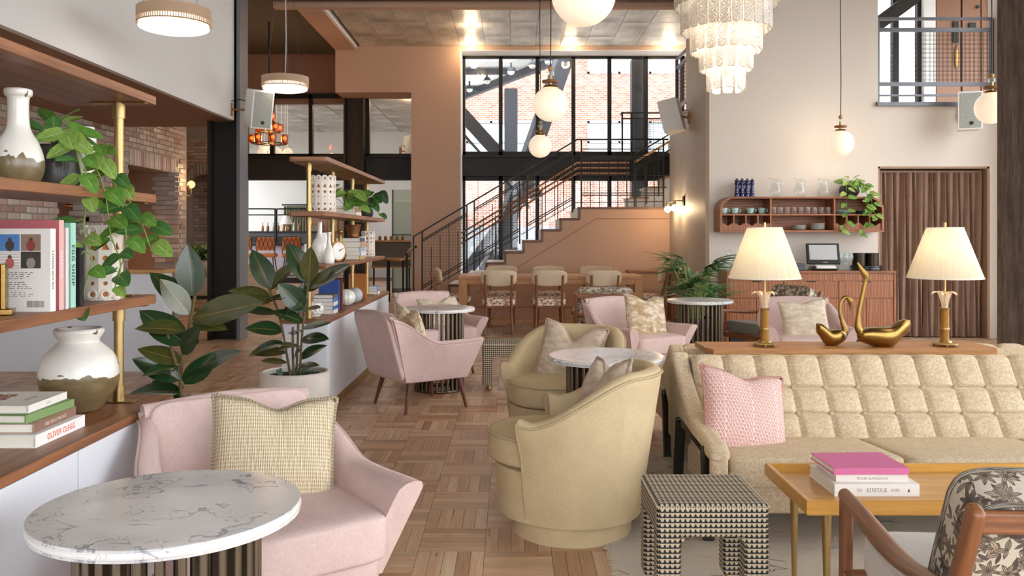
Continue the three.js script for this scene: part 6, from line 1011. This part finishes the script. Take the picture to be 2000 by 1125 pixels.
const rubM = [['#24401f', '#17301a', '#8a6a3a', 301], ['#2f4a26', '#1e3a1f', '#a07a45', 302], ['#5d5526', '#3d4a22', '#a5823f', 303]].map(([a, b, r, s]) => phy('#ffffff', 0.28, { map: leafTex(a, b, r, s), clearcoat: 0.6, clearcoatRoughness: 0.2, side: THREE.DoubleSide }));
// leaves: [x, y, z, dx, dy, dz, nx, ny, nz, length, kind]
function rubberPlant(label, p, stems, leaves, pot) {
  const t = thing('rubber_plant', label, 'plant', p); stems.forEach((s) => mesh('stem', tube(s, 0.008, 20, 7), M.stem, t));
  for (const [x, y, z, dx, dy, dz, nx, ny, nz, l, k] of leaves) { setLeaf(t, rubG[k % 4], rubM[k % 3], [x, y, z], [dx, dy, dz], [nx, ny, nz], l * 1.18); }
  return t;
}
function potThing(label, p, r, h, mat, pts) { const t = thing('plant_pot', label, 'plant pot', p); mesh('body', turned(pts, 56, 50), mat, t); mesh('soil', cyl(r * 0.86, r * 0.86, 0.02, 0, h - 0.04, 0, 30), M.soil, t); return t; }
const terrTex = tex(512, 512, (u, v) => { const n = (fbm(u, v, 5, 5, 311, 4) - 0.5) * 14, s = hsh(u * 170, v * 170, 312); const c = s > 0.965 ? -38 : s < 0.02 ? 10 : 0; return [226 + n + c, 217 + n + c, 206 + n + c]; });
const terraz = std('#ffffff', 0.8, { map: rep(terrTex, 0.5) });
potThing('large cream terrazzo planter at the end of the far bookcase', [-1.405, 0, Z(5.83)], 0.225, 0.41, terraz, [[0, 0.001], [0.12, 0.001], [0.15, 0.02], [0.2, 0.14], [0.22, 0.28], [0.224, 0.39], [0.222, 0.41], [0.196, 0.41], [0.192, 0.36], [0, 0.35]]);
potThing('pale planter hidden between the near cabinet and the pink armchair', [-1.50, 0, Z(4.08)], 0.17, 0.32, terraz, [[0, 0.001], [0.1, 0.001], [0.13, 0.02], [0.16, 0.14], [0.17, 0.3], [0.168, 0.32], [0.148, 0.32], [0.14, 0.28], [0, 0.27]]);
// leaf lists follow the photograph: base point, direction, facing, length (plant-local metres)
rubberPlant('glossy rubber plant behind the near cabinet', [-1.50, 0.30, Z(4.08)], [[[0, 0, 0], [0.0, 0.2, 0.0], [0.0, 0.38, 0.01], [0.03, 0.55, 0.0], [0.06, 0.72, 0]], [[0.01, 0.3, 0], [-0.02, 0.42, 0.02], [-0.06, 0.56, 0.02]]],
  [[0.05, 0.72, 0, -0.06, 1, 0.1, 0.35, 0.1, 1, 0.2, 0], [0.03, 0.66, 0, -0.75, 0.85, 0, 0.75, 0.4, 0.7, 0.21, 1], [0.05, 0.62, 0, 1, 0.22, 0.1, -0.1, 0.7, 0.7, 0.29, 2], [0.05, 0.6, 0.0, 0.85, -0.05, 0.3, -0.2, 0.7, 0.7, 0.15, 5], [0.02, 0.5, 0, -0.75, 0.62, 0.1, 0.3, 0.6, 0.8, 0.22, 4], [0.03, 0.5, 0.02, 0.45, 0.2, 0.6, -0.2, 0.9, 0.3, 0.12, 5], [0, 0.42, 0, -0.85, 0.35, 0.2, 0.3, 0.8, 0.6, 0.17, 8], [0.01, 0.36, 0.0, 0.9, 0.45, 0.0, -0.4, 0.8, 0.5, 0.24, 4], [0.01, 0.32, 0, 0.75, 0.7, 0.0, 0.6, -0.2, 0.8, 0.17, 0], [0.0, 0.40, 0.02, -0.6, 0.0, 0.6, 0.2, 0.9, 0.4, 0.14, 1], [0, 0.28, 0, -0.9, 0.15, 0.2, 0.2, 0.9, 0.5, 0.2, 3], [0.0, 0.26, 0, 0.3, 0.15, 0.8, 0, 0.9, 0.4, 0.14, 1], [0, 0.22, 0, -0.5, 0.4, -0.1, 0.4, 0.5, 0.8, 0.16, 0], [0, 0.14, 0.02, 0.8, 0.12, 0.3, 0, 1, 0.3, 0.18, 2], [0, 0.15, 0, -0.8, 0.05, 0.2, 0, 1, 0.3, 0.16, 4], [0.04, 0.64, 0.02, -0.55, 0.9, 0.35, 0.6, 0.1, 0.8, 0.17, 8], [0.02, 0.56, 0.01, -0.9, 0.2, 0.3, 0.2, 0.8, 0.5, 0.18, 5], [0.01, 0.46, 0.02, 0.5, 0.7, 0.35, -0.2, 0.3, 0.9, 0.15, 0], [0.0, 0.34, 0.02, -0.75, 0.5, 0.3, 0.3, 0.4, 0.8, 0.19, 3], [0.0, 0.2, 0.02, 0.6, 0.3, 0.6, 0, 0.8, 0.5, 0.16, 1]]);
rubberPlant('glossy rubber plant in the cream terrazzo planter', [-1.405, 0.37, Z(5.83)], [[[-0.03, 0, 0], [-0.06, 0.18, 0], [-0.1, 0.4, 0.01], [-0.17, 0.58, 0]], [[0.03, 0, 0.0], [0.04, 0.2, 0], [0.06, 0.42, 0], [0.09, 0.62, 0]], [[0, 0, 0.02], [-0.01, 0.15, 0.02], [-0.01, 0.33, 0.02]], [[0.0, 0, -0.03], [0.01, 0.24, -0.03], [0.02, 0.47, -0.02]]],
  [[-0.16, 0.58, 0, -0.45, 1, 0, 0.5, 0.2, 0.8, 0.24, 0], [-0.16, 0.57, 0, 0.75, 0.95, 0, -0.6, 0.4, 0.7, 0.22, 5], [-0.17, 0.54, 0, -1, 0.1, 0.2, 0.1, 0.9, 0.5, 0.22, 2], [-0.15, 0.5, 0.0, -0.9, 0.3, 0.35, 0.2, 0.6, 0.8, 0.19, 8], [-0.14, 0.5, 0, 0.5, 0.25, 0.7, 0, 0.9, 0.4, 0.15, 1], [-0.12, 0.42, 0, -0.85, 0.1, 0.4, 0.1, 0.9, 0.4, 0.19, 6], [-0.1, 0.4, 0, 0.7, 0.55, 0.2, -0.3, 0.8, 0.5, 0.17, 4], [-0.08, 0.3, 0, -0.9, 0.2, 0.3, 0.2, 0.7, 0.7, 0.2, 1], [-0.07, 0.22, 0, -0.95, -0.12, 0.2, 0.1, 0.9, 0.4, 0.2, 3], [-0.06, 0.16, 0, -0.95, 0.1, 0.3, 0.1, 0.9, 0.5, 0.19, 5], [-0.05, 0.1, 0.01, -0.7, 0.1, 0.5, 0, 0.9, 0.4, 0.15, 2],
   [0.09, 0.62, 0, -0.5, 1, 0.05, 0.35, 0.15, 0.9, 0.25, 1], [0.09, 0.62, 0.01, 0.1, 1, 0.15, 0.05, -0.1, 1, 0.2, 2], [0.09, 0.58, 0, 0.95, 0.55, 0.0, -0.4, 0.7, 0.6, 0.27, 6], [0.09, 0.56, 0, 0.75, 0.85, 0, -0.7, 0.2, 0.7, 0.18, 8], [0.06, 0.5, 0, -0.95, 0.25, 0.2, 0.2, 0.9, 0.4, 0.2, 3], [0.07, 0.44, 0, -0.4, 0.55, 0.5, 0.2, 0.4, 0.9, 0.23, 0], [0.06, 0.44, 0.02, 0.6, 0.1, 0.5, -0.1, 0.9, 0.4, 0.15, 2], [0.05, 0.36, 0, -0.75, 0.4, 0.3, 0.2, 0.8, 0.6, 0.18, 1], [0.05, 0.32, 0.0, 0.9, 0.25, 0.2, -0.1, 0.9, 0.4, 0.17, 4], [0.04, 0.25, 0, 0.9, 0.1, 0.4, 0, 0.8, 0.6, 0.18, 0], [0.04, 0.2, 0, -0.5, 0.2, 0.6, 0, 0.9, 0.4, 0.14, 4], [0.035, 0.12, 0, 0.75, 0.55, 0.1, -0.3, 0.6, 0.7, 0.16, 3], [0.03, 0.08, 0.02, 0.9, 0.1, 0.2, 0, 0.9, 0.4, 0.12, 0],
   [0.02, 0.46, -0.02, 0.2, 1, 0, 0, 0.1, 1, 0.14, 4], [0.0, 0.28, 0.02, 0.3, 0.3, 0.8, 0, 0.9, 0.3, 0.16, 0], [-0.01, 0.2, 0.02, -0.3, 0.1, 0.9, 0, 0.9, 0.3, 0.13, 1], [0, 0.08, 0.03, 0.5, 0.1, 0.7, 0, 0.9, 0.3, 0.12, 2], [0.0, 0.12, 0.02, 0.2, 0.35, 0.5, 0, 0.6, 0.8, 0.13, 5]]);
// ground cover in the planter
{ const s = thing('creeping_plant', 'small creeping plant at the rim of the cream planter', 'plant', [-1.405, 0.385, Z(5.83)]); for (let k = 0; k < 16; k++) { const a = R(0, 6.3), r = R(0.06, 0.15); setLeaf(s, rubG[2], std('#5a7f68', 0.5, { side: THREE.DoubleSide }), [Math.cos(a) * r, 0.0, Math.sin(a) * r], [Math.cos(a + 1), 0.7, Math.sin(a + 1)], [0, 1, 0.3], R(0.04, 0.07)); } }

// trailing vines (heart-shaped leaves)
const heartG = [0.0, 0.12].map((b) => withUV(surf(8, 14, (a, u) => { const v = a * 2 - 1, hw = 0.36 * (u < 0.25 ? Math.sqrt(Math.max(0, 1 - ((0.25 - u) / 0.25) ** 2)) : Math.cos((u - 0.25) / 0.75 * PI / 2) ** 0.62) + 0.001; return [v * hw, u - 0.16 * (1 - u) ** 2 * v * v, 0.2 * hw * Math.abs(v) - b * u * u]; }), 14, 8)); heartG.forEach((g) => g.computeVertexNormals());
const vineM = [['#79a444', '#568636', '#c3d597', 321], ['#a3bf62', '#7aa048', '#dfe8b8', 322], ['#558545', '#3f6d36', '#a0bd7c', 323], ['#35593a', '#294a2d', '#7d9a68', 324]].map(([a, b, r, s]) => phy('#ffffff', 0.4, { map: leafTex(a, b, r, s), clearcoat: 0.3, transmission: 0.1, thickness: 0, side: THREE.DoubleSide }));
function pothos(label, p, pot, vines, leafL, mats, crown) {
  const t = thing('trailing_pothos', label, 'plant', p);
  for (const v of vines) {
    const c = curve(v); mesh('vine', new THREE.TubeGeometry(c, 30, leafL * 0.035, 5), M.vine, t); const n = Math.max(3, Math.round(c.getLength() / (leafL * 0.8)));
    for (let k = 1; k <= n; k++) { const q = c.getPointAt(Math.min(1, k / n)), s = k % 2 ? 1 : -1, d = [s * R(0.5, 1), R(-0.9, -0.1), R(0.2, 0.9)], L = leafL * R(0.75, 1.2), e = [q.x + d[0] * L * 0.35, q.y + R(-0.1, 0.3) * L, q.z + d[2] * L * 0.3]; mesh('petiole', rod([q.x, q.y, q.z], e, leafL * 0.018, leafL * 0.014, 5), M.vine, t); setLeaf(t, heartG[k % 2], mats[R() * mats.length | 0], e, d, [R(-0.3, 0.3) + s * 0.2, 0.5, 0.9], L); }
  }
  for (let k = 0; k < crown; k++) { const a = k / crown * 2 * PI + R(-0.3, 0.3), r = R(0.2, 0.6), e = [Math.cos(a) * r * leafL * 2, leafL * R(0.4, 1.5), Math.sin(a) * r * leafL * 2]; mesh('petiole', tube([[0, 0, 0], [e[0] * 0.4, e[1] * 0.8, e[2] * 0.4], e], leafL * 0.02, 10, 5), M.vine, t); setLeaf(t, heartG[k % 2], mats[k % mats.length], e, [Math.cos(a), R(-0.5, 0.6), Math.sin(a)], [Math.cos(a) * 0.2, 0.8, 0.6], leafL * R(0.85, 1.25)); }
}
const dp = [[0, 0], [0.06, 0], [0.072, 0.03], [0.07, 0.09], [0.064, 0.12], [0.066, 0.13], [0.058, 0.13], [0.055, 0.1], [0, 0.1]];
solo('black_pot', turned(dp, 40, 40), M.darkpot, 'matte black pot with a ridge on the near bookcase holding the vine', 'plant pot', [-1.435, 1.447, Z(2.82)]);
pothos('trailing pothos spilling over the near bookcase shelves', [-1.435, 1.565, Z(2.82)], null, [
  [[0, 0, 0], [0.06, 0.03, 0.03], [0.125, -0.05, 0.0], [0.15, -0.15, -0.02], [0.155, -0.26, -0.04], [0.17, -0.36, -0.08], [0.155, -0.44, -0.07]], [[0, 0, 0], [0.07, 0.02, 0], [0.135, -0.06, -0.06], [0.17, -0.14, -0.12], [0.2, -0.22, -0.16], [0.22, -0.31, -0.19]],
  [[0, 0, 0.02], [0.06, 0.03, 0.05], [0.115, -0.03, 0.06], [0.12, -0.14, 0.04], [0.105, -0.25, 0.03], [0.13, -0.34, 0.03], [0.11, -0.42, 0.03], [0.095, -0.5, 0.04]], [[0, 0, 0], [0.06, 0.04, 0.02], [0.13, -0.02, -0.04], [0.15, -0.12, -0.09], [0.16, -0.2, -0.12], [0.21, -0.24, -0.2], [0.24, -0.27, -0.24]],
  [[0, 0, 0], [0.05, 0.05, 0.04], [0.1, 0.0, 0.07], [0.115, -0.09, 0.06]], [[0, 0, 0], [0.07, 0.05, -0.03], [0.14, -0.03, -0.08], [0.16, -0.13, -0.1], [0.17, -0.3, -0.12], [0.15, -0.4, -0.1]]], 0.07, vineM.slice(0, 3), 13);
pothos('leafy vine on the upper shelf of the far bookcase', [-1.41, 1.54, Z(7.6)], null, [[[0, 0, 0], [0.05, 0.06, 0], [0.11, 0.04, 0.03], [0.13, -0.03, 0.04]], [[0, 0, 0], [0.04, 0.1, 0.05], [0.1, 0.1, 0.08]]], 0.12, vineM.slice(0, 2), 10);
solo('glazed_pot', turned([[0, 0], [0.05, 0], [0.07, 0.05], [0.06, 0.09], [0.05, 0.09], [0, 0.06]], 28, 20), M.darkpot, 'dark patterned pot at the far end of the upper shelf', 'plant pot', [-1.41, 1.46, Z(8.72)]);
pothos('dark leafy plant at the far end of the upper shelf', [-1.41, 1.55, Z(8.72)], null, [[[0, 0, 0], [0.07, 0.08, 0.02], [0.12, 0.02, 0.03], [0.13, -0.06, 0.03]], [[0, 0, 0], [0.06, 0.12, 0], [0.13, 0.12, 0.02]]], 0.11, [vineM[3], vineM[2]], 10);
solo('stone_pot', turned([[0, 0], [0.07, 0], [0.115, 0.05], [0.12, 0.09], [0.1, 0.14], [0.085, 0.14], [0, 0.1]], 36, 24), M.darkpot, 'round dark pot on top of the wall shelf', 'plant pot', [4.16, 1.76, Z(11.02)]);
pothos('pothos trailing from the top of the wall shelf', [4.16, 1.88, Z(11.0)], null, [[[0, 0, 0], [-0.08, 0.03, 0.12], [-0.11, -0.1, 0.16], [-0.1, -0.28, 0.16], [-0.12, -0.45, 0.16], [-0.17, -0.55, 0.16]], [[0, 0, 0], [0.08, 0.03, 0.12], [0.14, -0.1, 0.16], [0.13, -0.28, 0.17], [0.18, -0.42, 0.17], [0.1, -0.52, 0.17], [0.06, -0.6, 0.17]], [[0, 0, 0], [0.1, 0.05, 0.1], [0.18, -0.06, 0.16], [0.2, -0.2, 0.17], [0.24, -0.34, 0.17], [0.27, -0.4, 0.17]], [[0, 0, 0], [0.12, 0.06, 0.1], [0.16, -0.15, 0.16], [0.14, -0.3, 0.18]]], 0.085, vineM.slice(0, 2), 14);
// palm behind the round table
{
  potThing('dark planter holding the palm behind the round table', [1.86, 0, Z(9.05)], 0.2, 0.45, M.darkpot, [[0, 0.001], [0.14, 0.001], [0.17, 0.03], [0.2, 0.3], [0.2, 0.45], [0.18, 0.45], [0.17, 0.4], [0, 0.39]]);
  const t = thing('lady_palm', 'bushy green palm behind the round marble table', 'plant', [1.86, 0.4, Z(9.05)]), lg = withUV(leafGeo(6, 2, 0.055, 0.7, 0.35, 0.22, 0.1), 6, 2);
  const pm = [['#4c8542', '#35692e', '#6d9a4a', 331], ['#62964a', '#447a38', '#93b05c', 332], ['#3a6d3c', '#2a5530', '#5d8a4d', 333]].map(([a, b, r, s]) => phy('#ffffff', 0.4, { map: leafTex(a, b, r, s), clearcoat: 0.4, side: THREE.DoubleSide }));
  for (let k = 0; k < 30; k++) {
    const a = k * 2.4, h = 0.25 + 0.42 * ((k * 7) % 30) / 30, r = 0.05 + 0.2 * R(), e = [Math.cos(a) * r, h, Math.sin(a) * r]; mesh('stalk', tube([[Math.cos(a) * 0.05, 0, Math.sin(a) * 0.05], [e[0] * 0.6, h * 0.6, e[2] * 0.6], e], 0.005, 8, 5), M.vine, t);
    for (let q = 0; q < 8; q++) { const b = a + (q - 3.5) * 0.36, up = 0.55 - Math.abs(q - 3.5) * 0.16 + R(-0.1, 0.1); setLeaf(t, lg, pm[(k + q) % 3], e, [Math.cos(b), up, Math.sin(b)], [0, 1, 0.2], R(0.2, 0.34)); }
  }
}
// far plants by the niche
{ const b = thing('planter_box', 'long white planter box by the far brick wall', 'planter', [-6.5, 0, Z(19.3)]); mesh('box', rb(1.2, 0.75, 0.3, 0.01, 0, 0.375, 0), M.cabinet, b); mesh('soil', box(1.1, 0.02, 0.22, 0, 0.755, 0), M.soil, b); const t = thing('leafy_shrub', 'dark leafy shrub in the white planter by the brick niche', 'plant', [-6.5, 0.75, Z(19.3)]); for (let k = 0; k < 70; k++) setLeaf(t, heartG[k % 2], vineM[k % 4], [R(-0.5, 0.5), R(0, 0.25), R(-0.12, 0.15)], [R(-1, 1), R(-0.2, 1), R(0, 1)], [0, 0.6, 0.7], R(0.1, 0.18)); }
function boucleChair(label, p, turn) { const t = thing('boucle_chair', label, 'armchair', p, turn, 'cream boucle chairs'); mesh('seat', T(cushionGeo(0.7, 0.38, 0.7, 0.35, 14, 0.02), 0, 0.25, 0), M.boucle, t); mesh('back', T(cushionGeo(0.72, 0.5, 0.22, 0.4, 14, 0), 0, 0.48, -0.28), M.boucle, t); for (const s of [-1, 1]) mesh('arm', T(cushionGeo(0.18, 0.4, 0.7, 0.4, 12, 0), s * 0.32, 0.4, 0), M.boucle, t); mesh('plinth', cyl(0.28, 0.28, 0.08, 0, 0.04, 0), M.black, t); }
boucleChair('cream boucle armchair beside the brick pier', [-6.35, 0, Z(18.2)], 0.3); boucleChair('cream boucle armchair just right of the black steel column', [-5.0, 0, Z(17.4)], 0.9);

// ================= BAR BEYOND THE OPENING =================
{
  const b = thing('bar_counter', 'long bar counter with lavender front and dark top', 'bar', [-6.1, 0, Z(24)]);
  mesh('front', box(3.8, 1.0, 0.5, 0, 0.5, -0.3), paint('#b9b7c6', 91, 0.7, 5), b); mesh('counter_top', rb(3.9, 0.06, 0.75, 0.01, 0, 1.04, -0.3), M.black, b); mesh('kick', box(3.8, 0.14, 0.02, 0, 0.07, -0.04), M.black, b); mesh('foot_rail', rod([-1.9, 0.22, 0.12], [1.9, 0.22, 0.12], 0.02), M.brass, b);
  const bb = thing('back_bar', 'dark grey back bar unit behind the counter', 'cabinet', [-6.4, 0, Z(25.6)]); mesh('case', rb(2.6, 1.35, 0.4, 0.01, -0.3, 0.675, 0), std('#4f4f52', 0.6), bb); mesh('shelf', rb(2.7, 0.05, 0.45, 0.005, -0.3, 1.37, 0), M.black, bb); mesh('niche', box(1.5, 0.3, 0.02, -0.4, 1.1, 0.201), M.black, bb);
  for (let k = 0; k < 8; k++) solo('bar_bottle', turned([[0, 0], [0.035, 0], [0.037, 0.12], [0.014, 0.17], [0.012, 0.24], [0, 0.24]], 14, 20), phy(['#b0762c', '#6e3b18', '#c9c4b4', '#8a5a22'][k % 4], 0.2, { clearcoat: 0.5 }), ORD[k] + ' small bottle from the column end of the back bar', 'bottle', [-7.1 + k * 0.15, 1.396, Z(25.6)], null, 'bottles on the back bar');
  const lp = thing('bar_lamp', 'small white-shaded lamp on the back bar', 'table lamp', [-6.45, 1.396, Z(25.75)]); mesh('stem', cyl(0.012, 0.05, 0.22, 0, 0.11, 0), M.brass, lp); mesh('shade', T(new THREE.CylinderGeometry(0.08, 0.2, 0.26, 28, 1, true), 0, 0.33, 0), std('#f2efe9', 0.8, { side: THREE.DoubleSide }), lp);
  const pr = thing('pipe_rack', 'black pipe rack standing over the bar counter', 'rack', [-6.9, 1.07, Z(24.2)]); for (const [a, c] of [[-0.55, 0.52], [0.6, 1.45]]) { mesh('hoop', tube([[a, 0.9, 0], [a, 0.92, 0], [c - 0.05, 0.92, 0], [c, 0.88, 0], [c, 0.4, 0], [c, 0, 0]], 0.018, 40, 7), M.iron, pr); mesh('crossbar', rod([a, 0.76, 0], [c, 0.76, 0], 0.016), M.iron, pr); } mesh('post', rod([0.56, 0, 0], [0.56, 0.9, 0], 0.03), M.iron, pr);
  [[-6.95, 'leather bar stool partly hidden by the steel column'], [-6.35, 'orange leather bar stool with laced back, second from the column'], [-5.68, 'orange leather bar stool with laced back, nearest the bookcase']].forEach(([x, l]) => {
    const s = thing('bar_stool', l, 'bar stool', [x, 0, Z(23.3)], 0.1, 'leather bar stools'); mesh('seat', rb(0.5, 0.1, 0.42, 0.03, 0, 0.76, 0), M.leather, s); mesh('backrest', rb(0.46, 0.34, 0.03, 0.012, 0, 1.06, 0.19), M.leather, s);
    for (let k = 0; k < 4; k++) { mesh('lacing', bar([-0.22 + k * 0.11, 0.9, 0.212], [-0.11 + k * 0.11, 1.22, 0.212], 0.012, 0.006, 0), M.black, s); mesh('lacing', bar([-0.11 + k * 0.11, 0.9, 0.214], [-0.22 + k * 0.11, 1.22, 0.214], 0.012, 0.006, 0), M.black, s); }
    for (const q of [-1, 1]) { mesh('leg', rod([q * 0.26, 0, 0.24], [q * 0.17, 0.74, 0.14], 0.014), M.iron, s); mesh('leg', rod([q * 0.26, 0, -0.24], [q * 0.17, 0.74, -0.14], 0.014), M.iron, s); mesh('back_post', rod([q * 0.23, 0.72, 0.17], [q * 0.24, 1.24, 0.2], 0.012), M.iron, s); } mesh('foot_ring', rod([-0.24, 0.24, 0.2], [0.24, 0.24, 0.2], 0.012), M.iron, s);
  });
  const cu = thing('bar_curtain', 'pale green striped curtain at the bar window', 'curtain', [-6.75, 0.3, Z(26.6)]); mesh('drape', smooth(surf(90, 4, (u, v) => [u * 0.72, 0.2 + v * 1.65, 0.06 * Math.sin(u * 2 * PI * 9)])), cloth('#a9aa94', 95, { amt: 8 }), cu); mesh('rod', rod([-0.05, 1.88, 0], [0.8, 1.88, 0], 0.02), M.iron, cu);
  struct('wall_bar_brown', bx(-5.98, -5.0, 0, 2.0, 26.5, 26.6), M.brown, 'brown panel wall with framed pictures');
  for (const [x, y, w, h, l] of [[-5.76, 1.36, 0.34, 0.5, 'larger framed picture on the brown wall by the bar'], [-5.28, 1.58, 0.3, 0.4, 'smaller framed picture on the brown wall, seen past the lantern']]) { const f = thing('framed_picture', l, 'picture', [x, y, Z(26.48)]); mesh('frame', join([box(w, 0.04, 0.03, 0, h / 2, 0), box(w, 0.04, 0.03, 0, -h / 2, 0), box(0.04, h, 0.03, w / 2, 0, 0), box(0.04, h, 0.03, -w / 2, 0, 0)]), M.copper, f); mesh('picture', box(w - 0.03, h - 0.03, 0.01, 0, 0, -0.005), paint('#a08c7c', 96, 0.7, 30, 0.2), f); }
  const cs = thing('host_console', 'grey cabinet with wood trim by the green glass screen', 'cabinet', [-2.5, 0.62, Z(18.9)]); mesh('case', rb(0.8, 0.52, 0.4, 0.01, 0, 0.26, 0), std('#6b6a63', 0.6), cs); mesh('top', rb(0.86, 0.035, 0.46, 0.006, 0, 0.54, 0), M.oak, cs); mesh('trim', rb(0.84, 0.03, 0.43, 0.005, 0, 0.0, 0), M.oak, cs); for (const x of [-0.37, 0.37]) mesh('leg', rod([x, -0.62, 0.15], [x, 0, 0.15], 0.018), M.iron, cs);
  for (let k = 0; k < 5; k++) solo('desk_ornament', turned([[0, 0], [0.03, 0], [0.035, 0.05], [0.02, 0.09], [0, 0.09]], 12, 12), M.copper, ORD[k] + ' small bronze ornament from the column side of the host cabinet', 'ornament', [-2.76 + k * 0.12, 0.62 + 0.558, Z(18.85)], null, 'ornaments on the host cabinet');
  const ra = thing('ramp_rail', 'low wooden handrail on black posts beside the stair foot', 'railing', [0, 0, 0]); mesh('handrail', tube([[-2.35, 0.83, Z(16.9)], [-2.0, 0.83, Z(16.6)], [-1.75, 1.02, Z(15.4)], [-1.55, 1.1, Z(14.6)]], 0.022, 24, 8), M.oak, ra); mesh('handrail', rod([-2.4, 0.83, Z(17.3)], [-1.9, 0.83, Z(17.3)], 0.022), M.oak, ra); for (const [x, d, h] of [[-2.33, 16.9, 0.83], [-2.0, 16.6, 0.83], [-1.8, 15.48, 0.98], [-2.35, 17.3, 0.83]]) mesh('post', cyl(0.018, 0.018, h, x, h / 2, Z(d)), M.iron, ra);
  const sg = thing('warning_sign', 'yellow paper sign lettered WARNING on the brick wall', 'sign', [-5.19, 1.32, Z(8.98)]); sg.rotation.y = PI / 2;
  mesh('paper', new THREE.BoxGeometry(0.2, 0.24, 0.004), std('#ffffff', 0.8, { map: ctex(128, 160, (x) => { x.fillStyle = '#e6d77f'; x.fillRect(0, 0, 128, 160); x.fillStyle = '#3a3a2a'; x.font = 'bold 24px sans-serif'; x.textAlign = 'center'; x.fillText('WARNING', 64, 34); for (let k = 0; k < 6; k++) x.fillRect(20, 54 + k * 15, 88, 6); }) }), sg);
  const s2 = thing('notice_sign', 'small white notice with a red band on the brick wall', 'sign', [-5.19, 1.26, Z(9.28)]); s2.rotation.y = PI / 2; mesh('paper', new THREE.BoxGeometry(0.17, 0.2, 0.004), M.whitePlastic, s2); mesh('band', new THREE.BoxGeometry(0.17, 0.05, 0.005), std('#b5384a', 0.7), s2, [0, 0.075, 0]);
  const pl = thing('side_room_lamp', 'warm pendant lamp glimpsed through the brick opening', 'pendant lamp', [-6.4, 1.75, Z(13.2)]); mesh('shade', T(new THREE.ConeGeometry(0.16, 0.14, 24, 1, true), 0, 0.04, 0), M.copper, pl); mesh('bulb', sph(0.05, 0, 0, 0, 14), M.bulb, pl); mesh('cord', cyl(0.004, 0.004, 0.9, 0, 0.52, 0, 6), M.black, pl); lamp(-6.4, 1.75, Z(13.2), 1.8, '#ffb060', 2);
  const ch = thing('side_room_table', 'small wooden table in the dim room behind the brick opening', 'table', [-6.0, 0, Z(13.4)]); mesh('top', rb(0.7, 0.04, 0.6, 0.01, 0, 0.75, 0), M.oak, ch); for (const x of [-0.28, 0.28]) for (const z of [-0.22, 0.22]) mesh('leg', rod([x * 1.15, 0, z * 1.15], [x, 0.74, z], 0.012), M.iron, ch);
  // unseen window, added to let sky light into the bar room
  const bw = struct('window_11', join([bx(-8.36, -8.28, 0.4, 0.48, 20.2, 27), bx(-8.36, -8.28, 3.82, 3.9, 20.2, 27), ...[20.2, 22.4, 24.6, 26.9].map((d) => bx(-8.36, -8.28, 0.4, 3.9, d, d + 0.08))]), M.iron); for (let k = 0; k < 3; k++) mesh('pane', bx(-8.33, -8.32, 0.48, 3.82, 20.3 + k * 2.2, 22.36 + k * 2.2), M.pane, bw);
  struct('wall_bar_left', bx(-8.4, -8.2, 0, 0.4, 20.2, 27.2), M.white);
}

renderer.render(scene, camera);
